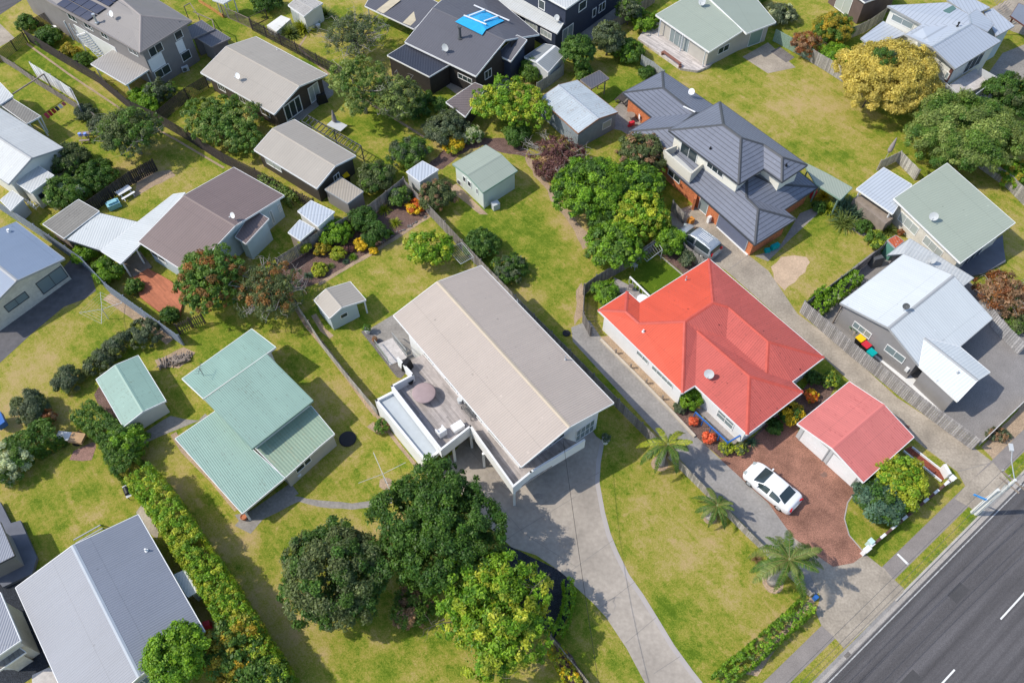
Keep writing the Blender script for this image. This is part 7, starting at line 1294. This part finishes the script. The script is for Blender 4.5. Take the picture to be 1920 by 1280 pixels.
# bins, planters
def bin_(label, px, py, mlid, body=BLACK, z=0, rot=.6):
    p = at(px, py, 1.0); r = thing('wheelie_bin', label, 'bin', (p.x, p.y, 0), 'wheelie bins beside the grey wall' if px > 1500 else None); r.rotation_euler = (0, 0, rot); q = MB(); a = .25; c = .31; q.quadbox([Vector((p.x + i * a, p.y + j * a, .06)) for i, j in ((-1, -1), (1, -1), (1, 1), (-1, 1))] + [Vector((p.x + i * c, p.y + j * c, .95)) for i, j in ((-1, -1), (1, -1), (1, 1), (-1, 1))]); obj('body', q, body, r)
    q = MB(); q.box((p.x, p.y, 1.0), (.66, .70, .09)); obj('lid', q, mlid, r)
    for s in (-1, 1): q = MB(); q.tube([Vector((p.x - .25, p.y + s * .22, .1)), Vector((p.x - .25, p.y + s * .28, .1))], .1, 12); obj('wheel', q, RUBBER, r)
bin_('black wheelie bin with a yellow lid beside the grey house wall', 1614, 634, YELP); bin_('black wheelie bin with a red lid between the yellow and teal ones', 1625, 646, REDP); bin_('teal recycling crate bin next to the red-lidded bin', 1635, 660, TEALP, TEALP); bin_('bin with a yellow lid behind the beige ribbed shed', 648, 328, YELP)
def pot(label, px, py, r_, h, m, plant='mid', z0=0., pr=None, cat='plant pot'):
    p = at(px, py, z0 + h); r = thing('potted_plant', label, cat, (p.x, p.y, z0)); q = MB(); q.lathe((p.x, p.y, z0), [(r_ * .65, 0), (r_ * .9, h * .6), (r_, h), (r_ * .85, h), (r_ * .8, h * .85)], 14); obj('pot', q, m, r)
    if plant:
        C, Nn, T = crown_arrays([((p.x, p.y, z0 + h + .1), r_ * 1.1, r_ * 1.1, r_ * 1.0)], plant, (.12, .07), .8); o = bpy.data.objects.new('foliage', leafmesh(C, Nn, .12, .07, T, r.location)); SC.collection.objects.link(o); o.parent = r
pot('tall pale planter with a succulent, nearest the bins', 1606, 620, .22, .8, CONC, 'bluegreen'); pot('tall pale planter with a succulent behind its twin', 1599, 614, .22, .8, CONC, 'bluegreen')
pot('white pot with a small plant at the patio corner', 688, 616, .32, .6, WHITE, 'mid'); pot('terracotta pot on the stone bed nearest the patio corner', 702, 636, .22, .3, TERRA, 'brown'); pot('dark pot in the middle of the stone bed', 721, 659, .22, .3, BLACK, 'purple'); pot('terracotta pot at the lower end of the stone bed', 735, 674, .2, .28, TERRA, 'red'); pot('white square planter at the corner of the beige-roofed house', 1136, 822, .34, .7, WHITE, 'grey'); pot('terracotta pot at the carport corner of the green-roofed house', 456, 968, .26, .45, TERRA, None); pot('terracotta pot in front of the cream window wall', 1688, 436, .25, .35, TERRA, 'red'); pot('black pot on the big deck by the parapet', 769, 713, .28, .4, BLACK, None, z0=DZ); pot('white planter beside the small yucca at the cabin', 596, 46, .3, .45, WHITE, None)
# heat pumps and tanks
def acu(label, px, py, rot, w=.8, m=LGREY):
    p = at(px, py, .5); r = thing('heat_pump', label, 'heat pump', (p.x, p.y, 0)); r.rotation_euler = (0, 0, rot); q = MB(); q.box((p.x, p.y, .42), (w, .32, .62)); obj('casing', q, m, r); q = MB(); q.tube([Vector((p.x - .12, p.y - .165, .42)), Vector((p.x - .12, p.y - .18, .42))], .24, 18); obj('fan_grille', q, DGREY, r)
acu('heat pump against the mint cabin wall', 864, 341, -.8); acu('heat pump below the taupe house window', 347, 128, .6); acu('white heat pump beside the cream window wall', 1718, 445, -.7); acu('small white unit at the far end of the cream window wall', 1771, 478, -.7, .6)
q = MB(); p = at(929, 385, .4); q.box((p.x, p.y, .35), (.75, .6, .7), .5); q.box((p.x, p.y, .72), (.8, .65, .05), .5); one('utility_box', 'white utility box on the lawn beside the mint cabin', 'box', q, LGREY)
# trampoline / toys / seats
q = MB(); p = at(652, 823, 0); q.lathe((p.x, p.y, 0), [(.72, 0), (.72, .10), (.6, .12)], 24); one('tank_lid', 'dark round tank lid in the lawn beside the green-roofed house', 'tank lid', q, BLACK); q = MB(); p = at(1062, 625, 0); q.lathe((p.x, p.y, 0), [(.36, 0), (.36, .08), (.3, .09)], 20); one('manhole_cover', 'black round cover at the top of the long driveway', 'manhole cover', q, BLACK)
def picnic(label, px, py, rot, m=WOOD, L=1.7, name='picnic_table'):
    p = at(px, py, .7); r = thing(name, label, 'picnic table', (p.x, p.y, 0)); r.rotation_euler = (0, 0, rot); q = MB()
    for k in range(5): q.box((p.x, p.y - .3 + .15 * k, .72), (L, .13, .04))
    obj('tabletop', q, m, r)
    for s in (-1, 1): q = MB(); q.box((p.x, p.y + s * .68, .44), (L, .26, .04)); obj('bench', q, m, r)
    for s in (-1, 1): q = MB(); q.beam((p.x + s * L * .35, p.y - .75, .02), (p.x + s * L * .35, p.y + .2, .7), .08); q.beam((p.x + s * L * .35, p.y + .75, .02), (p.x + s * L * .35, p.y - .2, .7), .08); obj('leg', q, m, r)
picnic('dark picnic table beside the tiled brick house', 1171, 182, .9, mat('dark_timber', (.07, .06, .055), .8, .2)); picnic('small picnic table on the far left lawn with toys on it', 158, 252, .1, mat('pale_timber', (.30, .24, .2), .8, .2), 1.1); picnic('white picnic table on the lawn of the brown-roofed house', 232, 357, .8, WHITE, 1.5)
q = MB(); p = at(157, 252, .85); 
for dx, c in ((-.45, 0), (.15, 0)): q.tube([p + Vector((dx, 0, -.1)), p + Vector((dx, 0, .15))], .18, 10)
one('toys', 'coloured toys on the small picnic table', 'toys', q, mat('toy_blue', (.25, .35, .75), .5, .1)); 
q = MB(); a = at(1243, 96, .75); b_ = at(1276, 120, .75); q.beam(a, b_, .4, .06); q.beam(a - Vector((0, 0, .18)), a - Vector((0, 0, .45)), .35, .3); q.beam(b_ - Vector((0, 0, .18)), b_ - Vector((0, 0, .45)), .35, .3); one('garden_bench', 'long low brown bench on the whitewashed deck', 'bench', q, mat('brown_bench', (.24, .11, .08), .7, .15))
def chair(label, px, py, z0, rot, m, name='garden_chair'):
    p = at(px, py, z0 + .45); r = thing(name, label, 'chair', (p.x, p.y, z0)); r.rotation_euler = (0, 0, rot); q = MB(); q.box((p.x, p.y, z0 + .44), (.48, .48, .05)); obj('seat', q, m, r); q = MB(); q.box((p.x - .23, p.y, z0 + .7), (.04, .46, .5)); obj('backrest', q, m, r)
    for s in (-1, 1):
        for t in (-1, 1): q = MB(); q.box((p.x + s * .2, p.y + t * .2, z0 + .21), (.045, .045, .42)); obj('leg', q, m, r)
chair('white plastic chair on the back lawn of the red-roofed house', 1190, 497, 0, .8, LGREY); chair('white chair in the brick courtyard', 1202, 222, 0, .2, WHITE); chair('grey folding chair on the red house back deck', 1184, 536, .3, 1.2, FABRIC); table('white round table at the corner of the red roof', 1205, 560, .3, .55, .72, WHITE); table('white round table in the courtyard of the solar-panel house', 98, 52, 0, .5, .72, WHITE); table('small table in the brick courtyard', 1183, 215, 0, .5, .7, WOOD); chair('white chair next to the round table near the solar-panel house', 110, 62, 0, .5, WHITE)
q = MB(); p = at(1185, 228, .6); q.box((p.x, p.y, .35), (.6, .35, .4), .4); q.tube([p + Vector((-.3, -.3, -.35)), p + Vector((-.3, -.25, -.35))], .2, 10); one('ride_on_toy', 'red ride-on toy in the brick courtyard', 'toy', q, REDP)
def furled(label, px, py, h, m, base=False, lean=(0, 0)):
    p = at(px, py); r = thing('garden_umbrella', label, 'umbrella', p); t = p + Vector((lean[0], lean[1], h)); q = MB(); q.tube([p, t], .03, 8); obj('pole', q, METAL, r); q = MB(); q.tube([p.lerp(t, .3), p.lerp(t, .4), p.lerp(t, .6), p.lerp(t, .95), t], [.1, .26, .24, .08, .02], 10); obj('canopy', q, m, r)
furled('closed grey garden umbrella on the lawn beside the feathery trees', 630, 238, 2.3, FABRIC); furled('closed grey umbrella leaning over the courtyard screen', 1660, 298, 2.4, FABRIC, lean=(.5, .6)); q = MB(); p = at(632, 235, .7); q.box((p.x, p.y, .7), (2.0, 1.2, .06), -.6); q.box((p.x, p.y, .35), (.3, .3, .68), -.6); one('garden_table', 'grey slab table under the closed umbrella', 'table', q, LGREY)
r = thing('pergola', 'dark open timber pergola alongside the taupe sleepout', 'pergola', at(625, 260)); P4 = [at(566, 228, 2.2), at(577, 217, 2.2), at(677, 274, 2.2), at(667, 287, 2.2)]; q = MB()
for a, b_ in ((P4[0], P4[3]), (P4[1], P4[2])): q.beam(a, b_, .07, .14)
obj('beam', q, DGREY, r); q = MB()
for k in range(15): q.beam(P4[0].lerp(P4[3], k / 14) + Vector((0, 0, .1)), P4[1].lerp(P4[2], k / 14) + Vector((0, 0, .1)), .05, .1)
obj('rafters', q, DGREY, r)
for a in (P4[1], P4[2], P4[1].lerp(P4[2], .5)): q = MB(); q.beam(a, Vector((a.x, a.y, 0)), .1); obj('post', q, DGREY, r)
# cart, log pile, brick boxes, blue ute corner
r = thing('garden_trailer', 'wooden crate trailer beside the dark hedge', 'trailer', at(145, 825)); r_ = .4; p = at(146, 822, .55); q = MB(); q.box((p.x, p.y, .6), (1.25, .95, .08), -.15); q.box((p.x, p.y, .7), (1.2, .9, .18), -.15); obj('tray', q, mat('pallet_wood', (.42, .27, .15), .8, .2), r); q = MB(); p = at(122, 817, .4); q.box((p.x, p.y, .4), (1.5, .8, .05), -.15); obj('frame', q, METAL, r)
for k in (-1, 1): q = MB(); c = at(146, 822, .3) + Vector((0, k * .5, 0)); q.tube([c - Vector((0, .06, 0)), c + Vector((0, .06, 0))], .28, 14); obj('wheel', q, RUBBER, r)
q = MB()
for k in range(60): c = at(random.uniform(305, 352), 0, 0); px = random.uniform(300, 355); c = at(px, 682 - (px - 300) * .25 + random.uniform(-7, 7), .1 + random.random() * .25); t = random.uniform(0, 3.1); d = Vector((math.cos(t), math.sin(t), random.uniform(-.15, .25))) * random.uniform(.2, .45); q.tube([c - d, c + d], random.uniform(.03, .08), 6)
one('log_pile', 'heap of old branches and logs behind the green-roofed house', 'log pile', q, WOOD)
q = MB(); p = at(1296, 411, .5); q.box((p.x, p.y, .3), (.55, .5, .6), .6); one('cardboard_box', 'orange box behind the bonnet of the silver car', 'box', q, ORANGE); q = MB(); p = at(1330, 410, .5); q.box((p.x, p.y, .4), (.35, .3, .8), .6); one('mailing_drum', 'white container against the brick garage pier', 'container', q, WHITE)
q = MB(); a, b_ = at(1298, 394, 0), at(1304, 376, 0); q.beam(a + Vector((0, 0, .8)), b_ + Vector((0, 0, .8)), .25, 1.6); one('entrance_wall', 'short brick wing wall at the house entrance', 'wall', q, BRICK)
q = MB(); p = at(1453, 462, .3); q.box((p.x, p.y, .3), (.9, .4, .5), .5); q.box((p.x - .8, p.y - .4, .2), (.5, .4, .35), .2); one('toy_scooter', 'teal and white garden toys at the back of the brick garage', 'toys', q, TEALP); q = MB(); p = at(1525, 362, .6); q.lathe((p.x, p.y, 0), [(.25, 0), (.35, .9), (.1, 1.3)], 12); one('red_cover', 'red covered item under the roof corner beside the green canopy', 'cover', q, REDP)
r = thing('spa_cover', 'round bluish trampoline with a dark rim in the left garden', 'trampoline', at(140, 335)); q = MB(); p = at(142, 334, .6); q.lathe((p.x, p.y, 0), [(1.0, .5), (1.0, .6), (.85, .62)], 24); obj('mat', q, mat('trampoline_blue', (.05, .09, .14), .6, .1), r); q = MB()
for k in range(6): t = k * 1.05; q.tube([Vector((p.x + math.cos(t), p.y + math.sin(t), .55)), Vector((p.x + math.cos(t) * 1.05, p.y + math.sin(t) * 1.05, 0))], .03, 6)
obj('leg', q, METAL, r)
q = MB(); p = at(212, 382, .5); q.box((p.x, p.y, .35), (1.3, .8, .6), .6); q.box((p.x, p.y, .75), (.9, .5, .2), .6); one('pool_toy', 'pale blue plastic play set on the lawn by the dark fence', 'play set', q, mat('toy_cyan', (.25, .50, .58), .5, .2, 4))
def rocks(label, gen, n, s0, s1):
    pts = [gen() for _ in range(n)]; r = thing('rock_edging', label, 'rocks', (pts[0].x, pts[0].y, 0))
    for c in pts:
        s = random.uniform(s0, s1); q = MB(); a = random.uniform(0, 6); k0 = [(math.cos(a + t) * s * random.uniform(.7, 1.1), math.sin(a + t) * s * random.uniform(.7, 1.1)) for t in (0, 1.05, 2.1, 3.14, 4.2, 5.2)]
        q.v = [(c.x + x, c.y + y, 0) for x, y in k0] + [(c.x + x * .8, c.y + y * .8, s * .55) for x, y in k0] + [(c.x, c.y, s * .8)]
        q.f = [(i, (i + 1) % 6, 6 + (i + 1) % 6, 6 + i) for i in range(6)] + [(6 + i, 6 + (i + 1) % 6, 12) for i in range(6)]
        obj('rock', q, STONE, r)
P_ = [at(285, 305, .1), at(262, 320, .1), at(245, 340, .1)]
rocks('line of loose rocks along the shaded bed by the dark fence', lambda: P_[0].lerp(P_[2], random.random()) + Vector((random.uniform(-.5, .5), random.uniform(-.5, .5), 0)), 26, .12, .3)
def _g():
    f = random.random(); return at(690 + 112 * f, 470 - 66 * f, 0) + Vector((random.uniform(-.15, .15), random.uniform(-.15, .15), 0))
rocks('row of stones between the mulched bed and the lawn', _g, 40, .08, .16)
def _g():
    f = random.random(); return at(1590 + 45 * f, 425 + 22 * f, 0) + Vector((random.uniform(-.2, .2), random.uniform(-.2, .2), 0))
rocks('rocks in front of the yucca cluster', _g, 20, .1, .25)
# steel stair frame and washing near the taupe house
r = thing('stair_frame', 'white steel stair frame against the solar-panel house', 'stair', at(170, 100)); q = MB(); a, b_ = at(150, 62, 3.0), at(195, 108, .2)
for s in (-.5, .5):
    n_ = Vector((.5, .35, 0)).normalized() * s; q.beam(a + n_, b_ + n_, .05, .12); q.beam(a + n_ + Vector((0, 0, .9)), b_ + n_ + Vector((0, 0, .9)), .04, .05)
for k in range(12): c = a.lerp(b_, (k + .5) / 12); n_ = Vector((.5, .35, 0)).normalized() * .5; q.beam(c - n_, c + n_, .26, .04)
obj('steps', q, WHITE, r)
for px, py in ((130, 45), (143, 60), (120, 40)): p = at(px, py, 2.6); q = MB(); q.beam(p, Vector((p.x, p.y, 0)), .12); obj('post', q, WHITE, r)
r = thing('swing_frame', 'wooden frame of a swing and pergola at the top edge', 'frame', at(385, 30)); q = MB()
for a, b_ in (((345, 12), (356, 6)), ((356, 6), (372, 30)), ((362, 22), (398, 38)), ((398, 38), (402, 55))): q.beam(at(*a, 2.3), at(*b_, 2.3), .08)
for a in ((345, 12), (372, 30), (398, 38)): p = at(*a, 2.3); q.beam(p, Vector((p.x, p.y, 0)), .08)
obj('beam', q, WOOD, r)
r = thing('washing_rack', 'white and red washing rack beside the plain white tin shed', 'washing rack', at(55, 385)); q = MB()
for k in range(5): q.beam(at(45 + k * 5, 380 + k * 3, 1.3), at(54 + k * 5, 373 + k * 3, 1.3), .03)
obj('frame', q, METAL, r); q = MB(); 
for k in range(4): c = at(50 + k * 5, 378 + k * 3, 1.0); q.box(tuple(c), (.05, .5, .6), .5)
obj('garment', q, WHITE, r)
q = MB(); pp = [at(0, 770, 1.1), at(9, 790, 1.1), at(-5, 800, 1.1), at(-40, 780, 1.1)]; q.prism([(p.x, p.y) for p in pp], .5, 1.1); one('parked_car', 'corner of a blue car at the left edge of the lawn', 'car', q, BLUEP)
q = MB(); p = at(388, 1170, .5); q.box((p.x, p.y, .4), (.5, .4, .7), .3); one('crate', 'red crate between the hedge and the slate-blue roof', 'crate', q, REDP)
q = MB(); a = at(563, 895, 0); q.tube([a + Vector((0, 0, .5)), a + Vector((0, 0, .62))], .2, 12); q.tube([a, a + Vector((0, 0, .5))], .05, 8); one('birdbath', 'small white dish on a stand under the lean-to windows', 'birdbath', q, WHITE)
q = MB(); a = at(1527, 1122, 0); q.box((a.x, a.y, .25), (.3, .3, .5), .6); one('meter_box', 'small blue water meter box at the end of the front hedge', 'meter box', q, BLUEP)
# stair at the top right edge and timber rails
r = thing('timber_stair', 'pale timber stair rail behind the silver-roofed house', 'stair', at(1870, 10)); q = MB()
for k in range(10): f = k / 9; a = at(1857 + 24 * f, -6 + 30 * f, 2.0); q.beam(a, a + Vector((1.2, 1.2, .4)), .08, .08)
obj('slats', q, WOOD, r)
print('LEAVES', NL[0], 'OBJECTS', len(bpy.data.objects))
